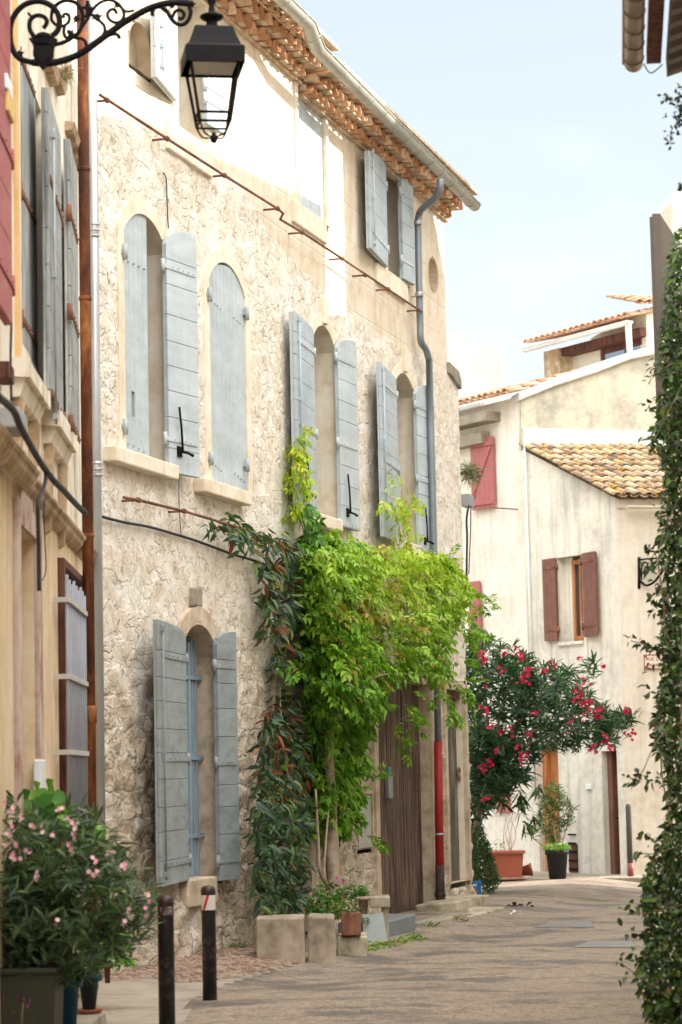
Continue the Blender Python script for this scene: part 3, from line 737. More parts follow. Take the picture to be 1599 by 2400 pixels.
# windows behind
def casement(k, depth, split=True, mat='bluewood', arch=True, name='window'):
    a0, a1, h0, h1, r = OPEN[k]; mb = MB(); f = .06; n = 0
    for x0, x1 in ((a0 - .02, a0 + f), (a1 - f, a1 + .02)) + ((((a0 + a1) / 2 - f * .8, (a0 + a1) / 2 + f * .8),) if split else ()): mb.fbox(S, x0, x1, h0, h1, -depth, -depth + .05)
    for y in (h0, h0 + (h1 - h0) * .33, h0 + (h1 - h0) * .66, h1 - f): mb.fbox(S, a0, a1, y, y + f * .7, -depth, -depth + .042)
    o = mb.build(name, M[mat], house); gl = MB(); gl.fbox(S, a0 - .02, a1 + .02, h0, h1 + .05, -depth - .01, -depth - .002); gl.build('pane', M['glass'], o); return o
for k in ('w0', 'w1', 'w3', 'w4', 'w5', 'w7'): casement(k, .36)
# blue bar grille in the ground-floor window
mb = MB(); a0, a1, h0, h1, r = OPEN['w0']
for x in (Sp(452, 1800, -.15)[0], Sp(461, 1800, -.15)[0]): mb.fbox(S, x - .014, x + .014, h0 + .02, h1 - .10, -.17, -.14)
xq = Sp(443, 1800, -.15)[0]; mb.fbox(S, xq - .03, xq + .03, h0 + .02, h1 - .16, -.20, -.13)
for y in (1588, 1776, 1960): h = Sp(450, y, -.12)[1]; mb.fbox(S, a0, a1 + .02, h - .02, h + .02, -.145, -.125)
mb.build('window_grille', M['bluewood'], house)

# --- shutters
def leafpx(xl, xr, ytl, ytr, yb, ol, orr, mat='shutter', **kw):
    ym = (ytl + yb) / 2; P0 = S.w(xl, ym, ol); P1 = S.w(xr, ym, orr)
    return leaf_shutter(house, P0, P1, kw.pop('hb', None) or Sp((xl + xr) / 2, yb, (ol + orr) / 2)[1], Sp(xl, ytl, ol)[1], Sp(xr, ytr, orr)[1], M[mat], **kw)
def HS(px, ys, out): return [Sp(px, y, out)[1] for y in ys]
# ground floor
Wf = lambda a, b, o1, o2, y: (S.w(a, y, o1) - S.w(b, y, o2)).length
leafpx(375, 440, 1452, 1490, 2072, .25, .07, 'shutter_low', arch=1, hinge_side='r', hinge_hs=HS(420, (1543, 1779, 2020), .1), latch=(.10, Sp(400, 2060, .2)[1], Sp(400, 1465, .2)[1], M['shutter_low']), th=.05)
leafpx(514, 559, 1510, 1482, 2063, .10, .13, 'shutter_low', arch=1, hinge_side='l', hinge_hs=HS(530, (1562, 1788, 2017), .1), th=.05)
# first floor
P0 = S.w(293, 800, -.012); P1 = S.w(347, 800, -.012); hb = OPEN['w1'][2] + .03
leaf_shutter(house, P0, P1, hb, Sp(293, 522, -.05)[1], Sp(346, 503, -.05)[1], M['shutter'], arch=1, planks='v', hole=(.22, Sp(328, 986, -.05)[1], Sp(328, 928, -.05)[1]))
leafpx(394, 465, 573, 553, 1112, .07, .17, arch=1, hinge_side='l', hinge_hs=HS(430, (637, 1035), .12), handle=(.17, Sp(430, 1058, .15)[1], Sp(430, 955, .15)[1]), th=.05)
aL, aR, h0, h1, r = OPEN['w2']; am = (aL + aR) / 2
zc = Sp(523, 616)[1] + .0
leaf_shutter(house, S.p(aL + .006, 0, -.005), S.p(am + .18, 0, -.005), h0 + .02, zc - .22, zc - .005, M['shutter'], arch=1, planks='v')
leaf_shutter(house, S.p(am + .186, 0, -.005), S.p(aR - .006, 0, -.005), h0 + .02, zc - .01, zc - .25, M['shutter'], arch=1, planks='v')
hb3 = OPEN['w3'][2] - .05
leafpx(697, 740, 732, 778, 1240, .16, .07, arch=1, hinge_side='r', hb=hb3, hinge_hs=HS(728, (815, 1006, 1205), .12), latch=(.12, hb3 + .3, Sp(710, 745, .15)[1], M['shutter']), handle=(.36, Sp(735, 1165, .1)[1], Sp(735, 1080, .1)[1]), th=.07)
leafpx(797, 841, 818, 806, 1250, .07, .10, arch=1, hinge_side='l', hb=hb3, hinge_hs=HS(820, (850, 1045, 1232), .1), handle=(.2, Sp(815, 1200, .1)[1], Sp(815, 1112, .1)[1]), th=.05)
leafpx(896, 934, 850, 892, 1300, .19, .07, arch=1, hinge_side='r', hb=hb3, hinge_hs=HS(925, (918, 1092), .12), latch=(.12, hb3 + .3, Sp(910, 865, .15)[1], M['shutter']), th=.05)
leafpx(981, 1018, 925, 911, 1300, .07, .10, arch=1, hinge_side='l', hb=hb3, hinge_hs=HS(1000, (960, 1128), .1), handle=(.2, Sp(1005, 1270, .1)[1], Sp(1005, 1192, .1)[1]), th=.05)
# top floor
hb5 = OPEN['w5'][2] + .02
leafpx(868, 907, 355, 378, 618, .18, .07, hb=hb5, hinge_side='r', hinge_hs=HS(895, (417, 565), .12), latch=(.16, hb5 + .05, Sp(885, 365, .14)[1], M['shutter']), th=.06)
leafpx(944, 971, 414, 430, 665, .07, .10, hb=hb5, hinge_side='l', hinge_hs=HS(955, (460, 615), .08), th=.06)
a0, a1, h0, h1, r = OPEN['w6']
leaf_shutter(house, S.p(a0 + .01, 0, -.03), S.p(a1 - .01, 0, -.03), h0 + .02, h1 - .01, h1 - .01, M['shutter'], planks='v')
hb7 = OPEN['w7'][2] + .22; h7 = Sp(368, 20, .15)[1]
leafpx(368, 416, 20, 50, 270, .18, .07, hb=hb7, hinge_side='r', hinge_hs=(), latch=(.16, hb7 + .1, h7 - .1, M['shutter']), th=.06)
leafpx(486, 529, 90, 120, 345, .07, .10, hb=hb7, hinge_side='l', hinge_hs=(h7 - .3, hb7 + .25), th=.06)

for x, y in ((291, 590), (292, 1000), (490, 690), (493, 1075), (577, 735), (578, 1090)):
    a, h = Sp(x, y, .02); mb = MB(); mb.tube([S.p(a, h - .07, .03), S.p(a, h + .07, .03)], .024, 10); mb.fbox(S, a - .05, a + .05, h - .02, h + .02, -.01, .02); mb.build('hinge_pin', M['hinge'], house)
for x0, x1, y in ((295, 345, 612), (296, 344, 1040), (493, 520, 705), (545, 574, 745), (497, 522, 1085), (548, 576, 1110)):
    for i in range(4): a, h = Sp(x0 + (x1 - x0) * (i + .5) / 4, y + i * 6, -.0); mb = MB(); mb.lathe(S.p(a, h, .0), [(.010, -.01), (.012, 0), (.010, .01)], 8); mb.build('rivet', M['hinge'], house)
# --- doors
def plank_door(k, mat, depth, n, name='door'):
    a0, a1, h0, h1, r = OPEN[k]; mb = MB(); wd = (a1 - a0) / n
    for i in range(n): mb.fbox(S, a0 + i * wd + .003, a0 + (i + 1) * wd - .003, h0 - .03 + random.uniform(0, .03), h1, -depth - .04, -depth + random.uniform(-.006, .006))
    return mb.build(name, M[mat], house, bevel=.004)
dA = plank_door('doorA', 'door', .10, 14, 'wide_plank_door'); dB = plank_door('doorB', 'door_grey', .10, 6, 'narrow_plank_door')
c = Sp(911, 1845, -.08); mb = MB(); mb.fbox(S, c[0] - .10, c[0] + .10, c[1] - .14, c[1] + .14, -.10, -.05); mb.build('letter_box', M['zinc_dark'], dA, bevel=.006)
c = Sp(911, 1820, -.08); mb = MB(); mb.fbox(S, c[0] - .05, c[0] + .06, c[1] - .01, c[1] + .12, -.10, -.06); mb.build('lock_plate', paint('teal_plastic', (.10, .26, .26)), dA)
c = Sp(1072, 1815, -.08); mb = MB(); mb.tube([S.p(c[0] + .07 * cos(g), c[1] + .09 * sin(g), -.055) for g in np.linspace(0, 2 * pi, 13)], .014, 8); mb.build('ring_handle', M['rustrod'], dB)
c = Sp(1080, 1868, -.08); mb = MB(); mb.tube([S.p(c[0], c[1], -.11), S.p(c[0], c[1], .0)], .016, 8); mb.tube([S.p(c[0], c[1], .0), S.p(c[0] + .06, c[1] + .01, .01)], .02, 8); mb.build('bolt', M['rustrod'], dB)
a0, a1, h0, h1, r = OPEN['doorB']; mb = MB(); mb.fbox(S, a0, a1, h1 - .12, h1, -.13, -.03); mb.build('lintel_board', M['brownwood'], house)
a0, a1, h0, h1, r = OPEN['recess']; mb = MB(); mb.fbox(S, a0 - .02, a1 + .02, h0 - .1, h1, -.34, -.30); mb.build('panelled_door', M['stained'], house)
a0, a1, h0, h1, r = OPEN['meter']; mb = MB(); mb.fbox(S, a0 + .01, a1 - .01, h0 + .01, h1 - .01, -.06, .01); mb.fbox(S, a0 + .05, a1 - .05, h0 + .06, h1 - .06, .01, .018); mb.build('meter_cover', paint('grey_meter_cover', (.42, .43, .38), .12, 4, dirt=(.3, .27, .2)), house, bevel=.006)

# --- eaves: three courses of canal tiles bedded in mortar
def genoise(a0, a1, z, rows=3, rake=0.0):
    dz, do, tw = .112, .135, .24
    for r in range(rows):
        V = []; Fs = []; T = []; n = int((a1 - a0) / tw); K = 8; zz = z + r * dz; o1 = .03 + (r + 1) * do; o0 = -.05
        mo = MB()
        for i in range(n):
            a = a0 + (i + .5 + .5 * (r % 2)) * tw + random.uniform(-.012, .012); rad = tw * .47; tt = random.random(); k0 = len(V); oo = o1 + random.uniform(-.02, .015); jz = random.uniform(-.007, .007)
            for (o, rr) in ((oo, rad), (o0, rad * .85), (oo, rad - .017), (o0, rad * .85 - .017)):
                for s_ in range(K + 1):
                    g = pi * s_ / K; V.append(S.p(a + cos(g) * rr, zz + jz + sin(g) * rr * 1.0, o)); T.append(tt)
            m = K + 1
            for s_ in range(K):
                Fs.append((k0 + s_, k0 + s_ + 1, k0 + m + s_ + 1, k0 + m + s_)); Fs.append((k0 + 2 * m + s_ + 1, k0 + 2 * m + s_, k0 + 3 * m + s_, k0 + 3 * m + s_ + 1)); Fs.append((k0 + s_ + 1, k0 + s_, k0 + 2 * m + s_, k0 + 2 * m + s_ + 1))
            # mortar plug a little inside the mouth
            pg = [(a + cos(pi * s_ / K) * (rad - .016), zz + jz + sin(pi * s_ / K) * (rad - .016)) for s_ in range(K + 1)]
            mo.prism(S, pg, o0, oo - random.uniform(.04, .09))
        me = bpy.data.meshes.new('eaves_tiles'); L0 = wloc(house); me.from_pydata([tuple(v - L0) for v in V], [], Fs); me.polygons.foreach_set('use_smooth', [True] * len(Fs))
        at1 = me.attributes.new('tint', 'FLOAT', 'POINT'); at1.data.foreach_set('value', T); new_obj('eaves_tiles', me, M['genoise'], house)
        mo.fbox(S, a0, a1, zz + .03, zz + dz - .004, -.05, o1 - .085)
        if r == 0: mo.fbox(S, a0, a1, zz - .03, zz - .004, -.05, .05)
        mo.build('eaves_mortar', M['eave_mortar'], house)
    mb = MB(); mb.fbox(S, a0, a1, z + rows * dz - .01, z + rows * dz + .03, -.3, .03 + rows * do + .06); mb.build('eaves_board', M['eave_mortar'], house)
aK2 = Sp(700, 205)[0]
genoise(a_left, aK2, ZE - .02 + .10); genoise(aK2, a1u + .10, ZE - .05)
# roof
ZR = ZE + .27
tiled_roof('roof_tiles', S, a_left, a1u - .32, ZR, ZR + 1.5, .33, -5.2, M['rooftile'], house, rows=14)
mb = MB(); mb.add([S.p(a_left, ZR + .01, .33), S.p(a1u - .1, ZR + .01, .33), S.p(a1u - .1, ZR + 1.50, -5.2), S.p(a_left, ZR + 1.50, -5.2)], [(0, 1, 2, 3)])
mb.add([S.p(a1u - .02, ZTOP - .1, -.1), S.p(a1u - .02, ZR, .3), S.p(a1u - .02, ZR + 1.50, -5.2), S.p(a1u - .02, ZTOP - .1, -5.2)], [(0, 1, 2, 3)]); mb.build('roof_deck', M['eave_mortar'], house)
# --- gutter (half round, jointed) traced along its lower edge
OG = .52
gz1 = Sp(1095, 478, OG)[1]; gz0 = Sp(765, 145, OG)[1]; ga1 = Sp(1113, 481, OG)[0]; gaM = Sp(748, 125, OG)[0]; gaN = Sp(722, 78, OG)[0]; gzL = Sp(700, 50, OG)[1]
print('gutter z', gz0, gz1, gzL, ga1, 'ZE', ZE, 'kink', gaM, gaN)
def gutter_run(fr, pts, r, mat, parent, name='gutter', ringstep=.5, ringr=.006):
    """pts: list of (a,h,out) of the trough's bottom line"""
    V = []; Fs = []; K = 10; mb = MB()
    for (a, h, o) in pts:
        for rr in (r, r - .008):
            for s_ in range(K + 1):
                g = pi + pi * s_ / K; V.append(fr.p(a, h + r + sin(g) * rr, o + cos(g) * rr))
    m = K + 1
    for i in range(len(pts) - 1):
        for s_ in range(K):
            A = i * 2 * m + s_; B = (i + 1) * 2 * m + s_
            Fs.append((A, A + 1, B + 1, B)); Fs.append((A + m + 1, A + m, B + m, B + m + 1))
    for s_ in range(K):
        for e in (0, (len(pts) - 1) * 2 * m): Fs.append((e + s_, e + s_ + 1, e + m + s_ + 1, e + m + s_))
    mb.add(V, Fs, True)
    e = len(pts) - 1
    for q in (pts[0], pts[-1]):
        mb.add([fr.p(q[0], q[1] + r, q[2])] + [fr.p(q[0], q[1] + r + sin(pi + pi * s_ / K) * r, q[2] + cos(pi + pi * s_ / K) * r) for s_ in range(K + 1)], [(0, i, i + 1) for i in range(1, K + 1)])
    mb.tube([fr.p(a, h + r + .002, o + r) for a, h, o in pts], .012, 8)
    gobj = mb.build(name, mat, parent)
    for (a0, h0, o0), (a1, h1, o1) in zip(pts, pts[1:]):
        L_ = abs(a1 - a0); k = max(1, int(L_ / ringstep))
        for i in range(k):
            t = (i + .5) / k; a = a0 + (a1 - a0) * t; h = h0 + (h1 - h0) * t; o = o0 + (o1 - o0) * t
            jb = MB(); jb.tube([fr.p(a, h + r + sin(pi + pi * q / 8) * (r + .003), o + cos(pi + pi * q / 8) * (r + .003)) for q in range(9)], ringr, 5); jb.build('gutter_bracket', mat, gobj)
    return gobj
gut = gutter_run(S, [(a_left, gzL, OG), (gaN, gzL, OG), (gaM, gz0, OG - .02), (ga1, gz1, OG)], .085, M['gutter'], house, 'rain_gutter', .55)
# --- main downpipe
def SpathP(pts): return [S.w(x, y, o) for x, y, o in pts]
mb = MB(); up = crom(SpathP([(1033, 420, .62), (1031, 443, .60), (1018, 466, .48), (996, 484, .28), (984, 498, .15), (979.5, 520, .12)]), 6) + SpathP([(981, 600, .12), (985, 770, .12)]) 
up2 = crom([up[-1]] + SpathP([(987, 800, .12), (999, 820, .13), (1006, 845, .14)]), 5)[1:] + SpathP([(1010, 1000, .14), (1017.5, 1300, .14), (1024, 1560, .14), (1027, 1738, .14)])
mb.tube(up + up2, .047, 14); dp = mb.build('downpipe', M['zinc_dark'], house)
for x, y in ((979.5, 522), (983, 690), (1009, 955), (1013, 1130), (1025, 1600)): jb = MB(); c = S.w(x, y, .13); jb.lathe(c - Vector((0, 0, .03)), [(.052, 0), (.056, .01), (.056, .05), (.052, .06)], 14); jb.fbox(S, Sp(x, y, .1)[0] - .01, Sp(x, y, .1)[0] + .01, c.z - .01, c.z + .01, 0, .1); jb.build('pipe_clip', M['zinc'], dp)
mb = MB(); zb = gz(S.w(1030, 2100, .14).x, 33); P = [S.w(1027, 1738, .14), S.w(1031, 2030, .14)]; mb.tube(P, .058, 14); lp = mb.build('painted_pipe', M['redpipe'], dp)
mb = MB(); P = [S.w(1031, 2028, .14), S.w(1032, 2095, .14), S.w(1034, 2152, .16)]; mb.tube(P, [.062, .064, .064], 14); mb.lathe(S.w(1032, 2098, .14) - Vector((0, 0, .02)), [(.07, 0), (.072, .05)], 14); mb.build('cast_iron_boot', M['browniron'], dp)
for x, y in ((1028, 1770), (1030, 1958)): jb = MB(); jb.lathe(S.w(x, y, .14), [(.063, 0), (.065, .03)], 14); jb.build('pipe_clip', M['zinc'], dp)

# --- rusty iron rods on spiked holders
def rod(pts, arms, name, out=.16, r=.014, mat='rustrod'):
    mb = MB(); mb.tube([S.w(x, y, out) for x, y in pts], r, 8); o = mb.build(name, M[mat], house)
    for x, y in arms:
        jb = MB()
        p = S.w(x, y, out); a, h = S.hit(x, y, out); jb.tube([S.p(a, h, -.02), p + S.n * .02], .012, 6); jb.tube([p - S.u * .02, p + S.u * .02], .026, 8)
        jb.build('rod_holder', M[mat], o)
    return o
rod([(234, 222), (392, 325), (526, 411), (651, 489), (664, 500), (657, 514), (709, 545), (802, 606), (910, 678), (989, 731)], [(251, 235), (392, 325), (526, 411), (651, 489), (709, 545), (802, 606), (856, 645), (910, 678), (982, 727)], 'iron_rod')
rod([(290, 1166), (325, 1172), (432, 1198), (492, 1216), (580, 1243), (638, 1267), (703, 1290), (790, 1320)], [(325, 1172), (432, 1198), (638, 1267), (703, 1290)], 'lower_iron_rod')
# --- cables
def wire(pts, r, mat, name, out=.03, n=5, parent=None, fr=S):
    mb = MB(); mb.tube(crom([fr.w(x, y, o if len(q) else out) for x, y, *q in pts for o in (q or [out])], n), r, 6); return mb.build(name, M[mat], parent or house)
wire([(236, 1210), (290, 1224), (350, 1235), (400, 1249), (450, 1264), (500, 1282), (548, 1300), (590, 1312), (680, 1345)], .013, 'cable', 'wall_cable')
wire([(383, 405), (390, 420), (392, 480), (395, 535)], .006, 'cable', 'thin_wire', .02)
wire([(420, 1110), (420, 1180), (425, 1258)], .004, 'cable', 'thin_wire', .02)
wire([(1113, 1165, -.06), (1101, 1180, .05), (1094, 1215, .04), (1095, 1260, .04), (1094, 1330, .04), (1094, 1420, .04)], .016, 'cable', 'corner_cable')
wire([(1104, 1170, .04), (1103, 1250, .04), (1099, 1345, .04)], .009, 'cable', 'corner_cable')
wire([(1098, 1438, .04), (1090, 1440, .06), (1075, 1436, .04)], .014, 'cable', 'corner_cable')
c = Sp(1108, 1172, .10); mb = MB(); mb.fbox(S, c[0] - .06, c[0] + .22, c[1] - .09, c[1] + .09, -.06, .07); mb.build('junction_box', M['greybox'], house, bevel=.01)
# ================================================================== ochre house on the left
def Lp(px, py, out=0.0): return Lf.hit(px, py, out)
ochre = thing('ochre_house', Lf.p(0, 0, 0), 'ochre plaster house at the left edge with weathered grey shutters and a brown cornice', 'house')
hc0 = Lp(209, 1262, .12)[1]; hc1 = Lp(209, 1290, .10)[1]
aN = -36
def LO(p0, p1, yt, yb, o=0): return (Lp(*p0)[0], Lp(*p1)[0], Lp(p1[0], yb)[1], Lp(p1[0], yt)[1])
wA = LO((50, 500), (99, 500), 268, 882); nD = LO((41, 1500), (81, 1500), 1268, 1400); nD = (nD[0], nD[1], -.1, nD[3]); bW = LO((142, 1650), (200, 1650), 1386, 1925)
print('L', wA, nD, bW, hc0, hc1)
rect_wall(Lf, aN, 0, -.5, hc0, [nD, bW], 6, M['yellow_plaster'], ochre, 'lower_wall')
rect_wall(Lf, aN, 0, hc0 + .001, 12.5, [wA], 6, M['cream_trim'], ochre, 'upper_wall', inner=.12)
mb = MB()
sec = [(0, hc1 - .04), (.03, hc1 - .02), (.06, hc1 + .02), (.07, hc0 - .02), (.09, hc0), (.09, hc0 + .03), (0, hc0 + .03)]
def extr(mb, fr, a0, a1, sec, smooth=False):
    n = len(sec); v = [fr.p(a, h, o) for a in (a0, a1) for o, h in sec]
    mb.add(v, [(i, i + 1, n + i + 1, n + i) for i in range(n - 1)] + [tuple(range(n)), tuple(range(2 * n - 1, n - 1, -1))], smooth)
extr(mb, Lf, aN, Lp(40, 1100)[0] , [(o + .05, h) for o, h in sec]); extr(mb, Lf, Lp(40, 1100)[0] + .02, -.02, sec); mb.build('cornice', M['cornice'], ochre, bevel=.01)
mb = MB(); mb.fbox(Lf, bW[0] - .06, bW[1] + .1, bW[2] - .1, bW[3] + .1, -.40, -.36); mb.fbox(Lf, nD[0] - .1, nD[1] + .1, -.2, nD[3] + .1, -.40, -.36); mb.build('recess_panel', M['stained'], ochre)
# painted jamb strips and window trims
mb = MB(); mb.fbox(Lf, Lp(34, 700)[0], Lp(41, 700)[0], Lp(38, 900)[1], 12, .0, .02); mb.build('orange_strip', plaster('orange_trim', (.62, .36, .12), (.74, .48, .22), bump=.2), ochre)
mb = MB(); mb.fbox(Lf, nD[0] - .22, nD[0] - .002, -.2, nD[3] + .5, .0, .03); mb.fbox(Lf, nD[1] + .002, nD[1] + .28, -.2, nD[3] + .5, .0, .03); mb.fbox(Lf, nD[0] - .001, nD[1] + .001, nD[3], nD[3] + .5, .0, .028); mb.build('doorway_surround', M['stained'], ochre, bevel=.006)
# string course over the windows
h0s = Lp(184, 402)[1]
for (p0, p1, dh) in (((95, 170), (118, 225), .0), ((120, 225), (135, 260), .10), ((152, 320), (183, 402), .0)):
    mb = MB(); extr(mb, Lf, Lp(*p0)[0], Lp(*p1)[0], [(0, h0s + dh), (.06, h0s + dh + .01), (.08, h0s + dh + .07), (0, h0s + dh + .08)]); mb.build('drip_moulding', M['cornice'], ochre)
# sills on brackets
def lsill(near, nb, far):
    o = .12; a0, ht = Lp(near[0], near[1], o); hb = Lp(near[0], nb, o)[1]; a1 = Lp(far[0], far[1], o)[0]
    mb = MB(); extr(mb, Lf, a0, a1, [(0, hb), (o, hb), (o, ht), (0, ht)]); extr(mb, Lf, a0 + .05, a1 - .05, [(0, hb - .12), (.05, hb - .11), (.09, hb - .002), (0, hb - .002)])
    ob = mb.build('window_sill', M['cream_trim'], ochre, bevel=.008)
    for aa in (a0 + .12, a1 - .25):
        mb = MB(); extr(mb, Lf, aa, aa + .12, [(0, hb - .75), (.03, hb - .72), (.06, hb - .13), (0, hb - .13)]); mb.build('sill_bracket', M['cornice'], ochre, bevel=.01)
    return a0, a1, ht
sA = lsill((67.5, 837), 880, (116, 945)); sB = lsill((138, 949), 995, (179, 1050))
# window A: dark back, closed left leaf, open right leaf; open leaf of window B
mb = MB(); mb.fbox(Lf, wA[0] - .05, wA[1] + .05, wA[2] - .05, wA[3] + .05, -.14, -.09); mb.build('closed_casement', M['cream_trim'], ochre)
def lleaf(p0, o0, p1, o1, yt, yb, mat='oldshutter', **kw):
    P0 = Lf.w(p0, (yt + yb) / 2, o0); P1 = Lf.w(p1, (yt + yb) / 2, o1); return leaf_shutter(ochre, P0, P1, Lp(p1, yb, o1)[1], Lp(p1, yt, o1)[1], Lp(p1, yt, o1)[1], M[mat], **kw)
lleaf(53, .0, 86, .0, 235, 862, planks='v', hinge_side='l', hinge_hs=(Lp(60, 165)[1], Lp(60, 470)[1], Lp(60, 760)[1]), th=.05)
lleaf(116, .13, 146, .10, 333, 975, hinge_side='r', hinge_hs=(Lp(130, 385, .2)[1], Lp(135, 900, .2)[1]), latch=(.22, Lp(130, 930, .25)[1], Lp(130, 310, .15)[1], M['hinge']), th=.045)
lleaf(168, .13, 184, .10, 412, 1030, hinge_side='l', hinge_hs=(Lp(160, 425, .2)[1], Lp(165, 675, .2)[1], Lp(168, 950, .2)[1]), th=.05)
lleaf(-70, .10, 25, .10, -500, 755, 'redshutter', hinge_side='r', hinge_hs=(Lp(15, 640, .1)[1], Lp(10, 330, .1)[1]), th=.05, label='faded red shutter')
# barred window
a0, a1, h0, h1 = bW
mb = MB(); mb.fbox(Lf, a0 - .14, a0 + .005, h0, h1 + .06, -.08, .05); mb.fbox(Lf, a0 + .007, a1, h1, h1 + .06, -.08, .05); fw = mb.build('barred_window', M['brownwood'], ochre, bevel=.006)
mb = MB(); mb.fbox(Lf, a0, a1 + .02, h0, h1, -.33, -.30); mb.build('pane', M['greybox'], fw)
gA = Lp(158, 1500, .10)[0]; gB = Lp(199, 1500, .10)[0]
mb = MB()
for i in range(9): mb.tube([Lf.p(gA + (gB - gA) * i / 8, h0 - .02, .10), Lf.p(gA + (gB - gA) * i / 8, h1 - .10 - .02 * (i % 3), .10)], .014, 6)
mb.build('window_bars', M['bars'], fw)
for y in (1437, 1602, 1766, 1928):
    h = Lp(199, y, .11)[1]; mb = MB(); mb.fbox(Lf, gA - .03, gB + .05, h - .018, h + .018, .085, .122); mb.fbox(Lf, gA - .03, gA, h - .018, h + .018, .0, .084); mb.build('bar_band', M['barplate'], fw)
# boxes and cables
def lbox(px0, px1, y0, y1, out, mat, name, d0=0.0):
    a0, ht = Lp(px0, y0, out); a1 = Lp(px1, y0, out)[0]; hb = Lp(px0, y1, out)[1]; mb = MB(); mb.fbox(Lf, a0, a1, hb, ht, d0, out); return mb.build(name, M[mat], ochre, bevel=.01)
lbox(46, 64, 952, 1000, .16, 'greybox', 'cable_box'); lbox(19, 31, 170, 206, .12, 'whitebox', 'switch_box'); lbox(21, 34, 208, 258, .12, 'yellowbox', 'fuse_box')
lbox(96, 108, 1780, 1862, .05, 'whitebox', 'meter_box'); lbox(22, 34, 845, 885, .08, 'brownwood', 'cable_weight')
def lwire(pts, r, mat, name, out=.05): return wire(pts, r, mat, name, out, 5, ochre, Lf)
lwire([(-10, 925), (30, 960), (48, 1000), (75, 1050), (98, 1088), (125, 1125), (150, 1150), (175, 1178), (200, 1203)], .022, 'cable', 'twisted_cable', .20)
lwire([(80, 1058), (98, 1085), (108, 1110), (104, 1140), (90, 1175), (89, 1210), (91, 1300), (92, 1385)], .013, 'cable', 'black_cable', .20)
lwire([(27, 760), (25, 850), (27, 940)], .008, 'cable', 'black_cable', .08)
lwire([(106, 1165), (103, 1220), (108, 1330), (100, 1360)], .004, 'cable', 'thin_wire', .16)
# rusty downpipe
pb = Lf.w(199, 600, .10); mb = MB(); zt = 12.4; mb.tube([(pb.x, pb.y, zt), (pb.x, pb.y, .02)], .046, 16); rp_ = mb.build('rusty_downpipe', M['rustpipe'], ochre)
for y in (402, 705, 1262, 1690): z = at(200, y, pb.y).z; mb = MB(); mb.lathe((pb.x, pb.y, z), [(.048, 0), (.054, .008), (.054, .03), (.048, .038)], 16); mb.build('pipe_clip', M['rustpipe'], rp_)
z = at(228, 1695, pb.y).z; mb = MB(); mb.lathe((pb.x, pb.y, z), [(.056, 0), (.058, .12), (.05, .14)], 16); mb.build('pipe_collar', M['rustpipe'], rp_)
# grey zinc downpipe of the stone house beside it
q = at(226.5, 1190, 20.75); mb = MB(); mb.tube([(q.x, q.y, 9.7), (q.x, q.y, .2)], .046, 16); zp = mb.build('corner_downpipe', M['zinc'], house)
for y in (530, 1090): z = at(220, y, q.y).z; mb = MB(); mb.lathe((q.x, q.y, z - .11), [(.0465, 0), (.0485, .01), (.0485, .13), (.0465, .14)], 16); [mb.lathe((q.x, q.y, z - .05 * i), [(.047, 0), (.055, .006), (.055, .016), (.047, .022)], 16) for i in range(3)]; mb.build('pipe_collar', M['zinc'], zp)
# dried tuft growing on the cornice by the lamp
# ================================================================== wall lantern
LY = 14.3
def lp(px, py, dy=0.0): return at(px, py, LY + dy)
lamp = thing('wall_lantern', lp(17, 90), 'black iron street lantern hanging from an ornate scrolled bracket on the ochre house', 'street lamp')
mb = MB(); mb.box(lp(16, 60), .035, .05, 1.0); mb.build('mounting_bar', M['iron'], lamp, bevel=.004)
mb = MB(); mb.tube([lp(16, -70), lp(250, -74), lp(500, -78)], .016, 8); mb.build('top_arm', M['iron'], lamp)
def scroll(pts, r, name='scroll', n=7): mb = MB(); mb.tube(crom([lp(x, y) for x, y in pts], n), r * 1.3, 8); return mb.build(name, M['iron'], lamp)
K_ = .00252
scroll([(75, 146), (105, 149), (140, 144), (175, 132), (205, 115), (235, 93), (265, 71), (300, 47), (345, 22), (385, 9), (420, 6), (452, 9)], [.019] * 0 or .017, 'main_arm')
scroll([(75, 146), (48, 138), (31, 118), (24, 88), (26, 55), (40, 27), (62, 9), (92, 3), (118, 12), (135, 30), (140, 52), (135, 72), (122, 84)], .014, 'ring_scroll')
scroll([(80, 86), (70, 68), (71, 48), (84, 37), (100, 38), (110, 48), (107, 60), (101, 66)], .011)
scroll([(66, 30), (74, 38), (88, 36)], .006)
scroll([(122, 30), (121, 45), (130, 57), (146, 61), (158, 55), (163, 43), (158, 33), (150, 34), (149, 42)], .008)
scroll([(128, 105), (150, 99), (170, 88), (187, 72), (194, 48), (192, 25), (180, 8), (160, 1), (140, 6), (126, 20), (122, 30)], .010)
scroll([(152, 60), (150, 75), (155, 88), (164, 84), (163, 74), (157, 74)], .008)
scroll([(175, 90), (190, 90), (200, 97), (202, 107)], .008)
scroll([(192, 64), (205, 45), (216, 25), (232, 8), (252, 0), (270, 4), (285, 18), (291, 34), (285, 48), (272, 53), (258, 47), (252, 34), (258, 24), (268, 22), (274, 32)], .008)
scroll([(285, 18), (297, 27), (315, 24)], .007)
scroll([(216, 34), (232, 48), (243, 58), (246, 72), (242, 84), (254, 83)], .008)
scroll([(250, 84), (268, 80), (276, 82), (281, 90)], .009)
scroll([(360, 20), (357, 33), (362, 33)], .009)
scroll([(362, 18), (378, 17), (392, 28), (402, 44), (415, 56), (430, 57), (442, 46), (447, 28), (443, 13)], .010)
scroll([(404, 40), (412, 26), (424, 24), (432, 34), (426, 44), (418, 42)], .009)
scroll([(190, 18), (205, 18), (218, 20)], .008); scroll([(190, 38), (205, 38), (216, 33)], .007); scroll([(205, 2), (206, 18), (204, 36)], .009)
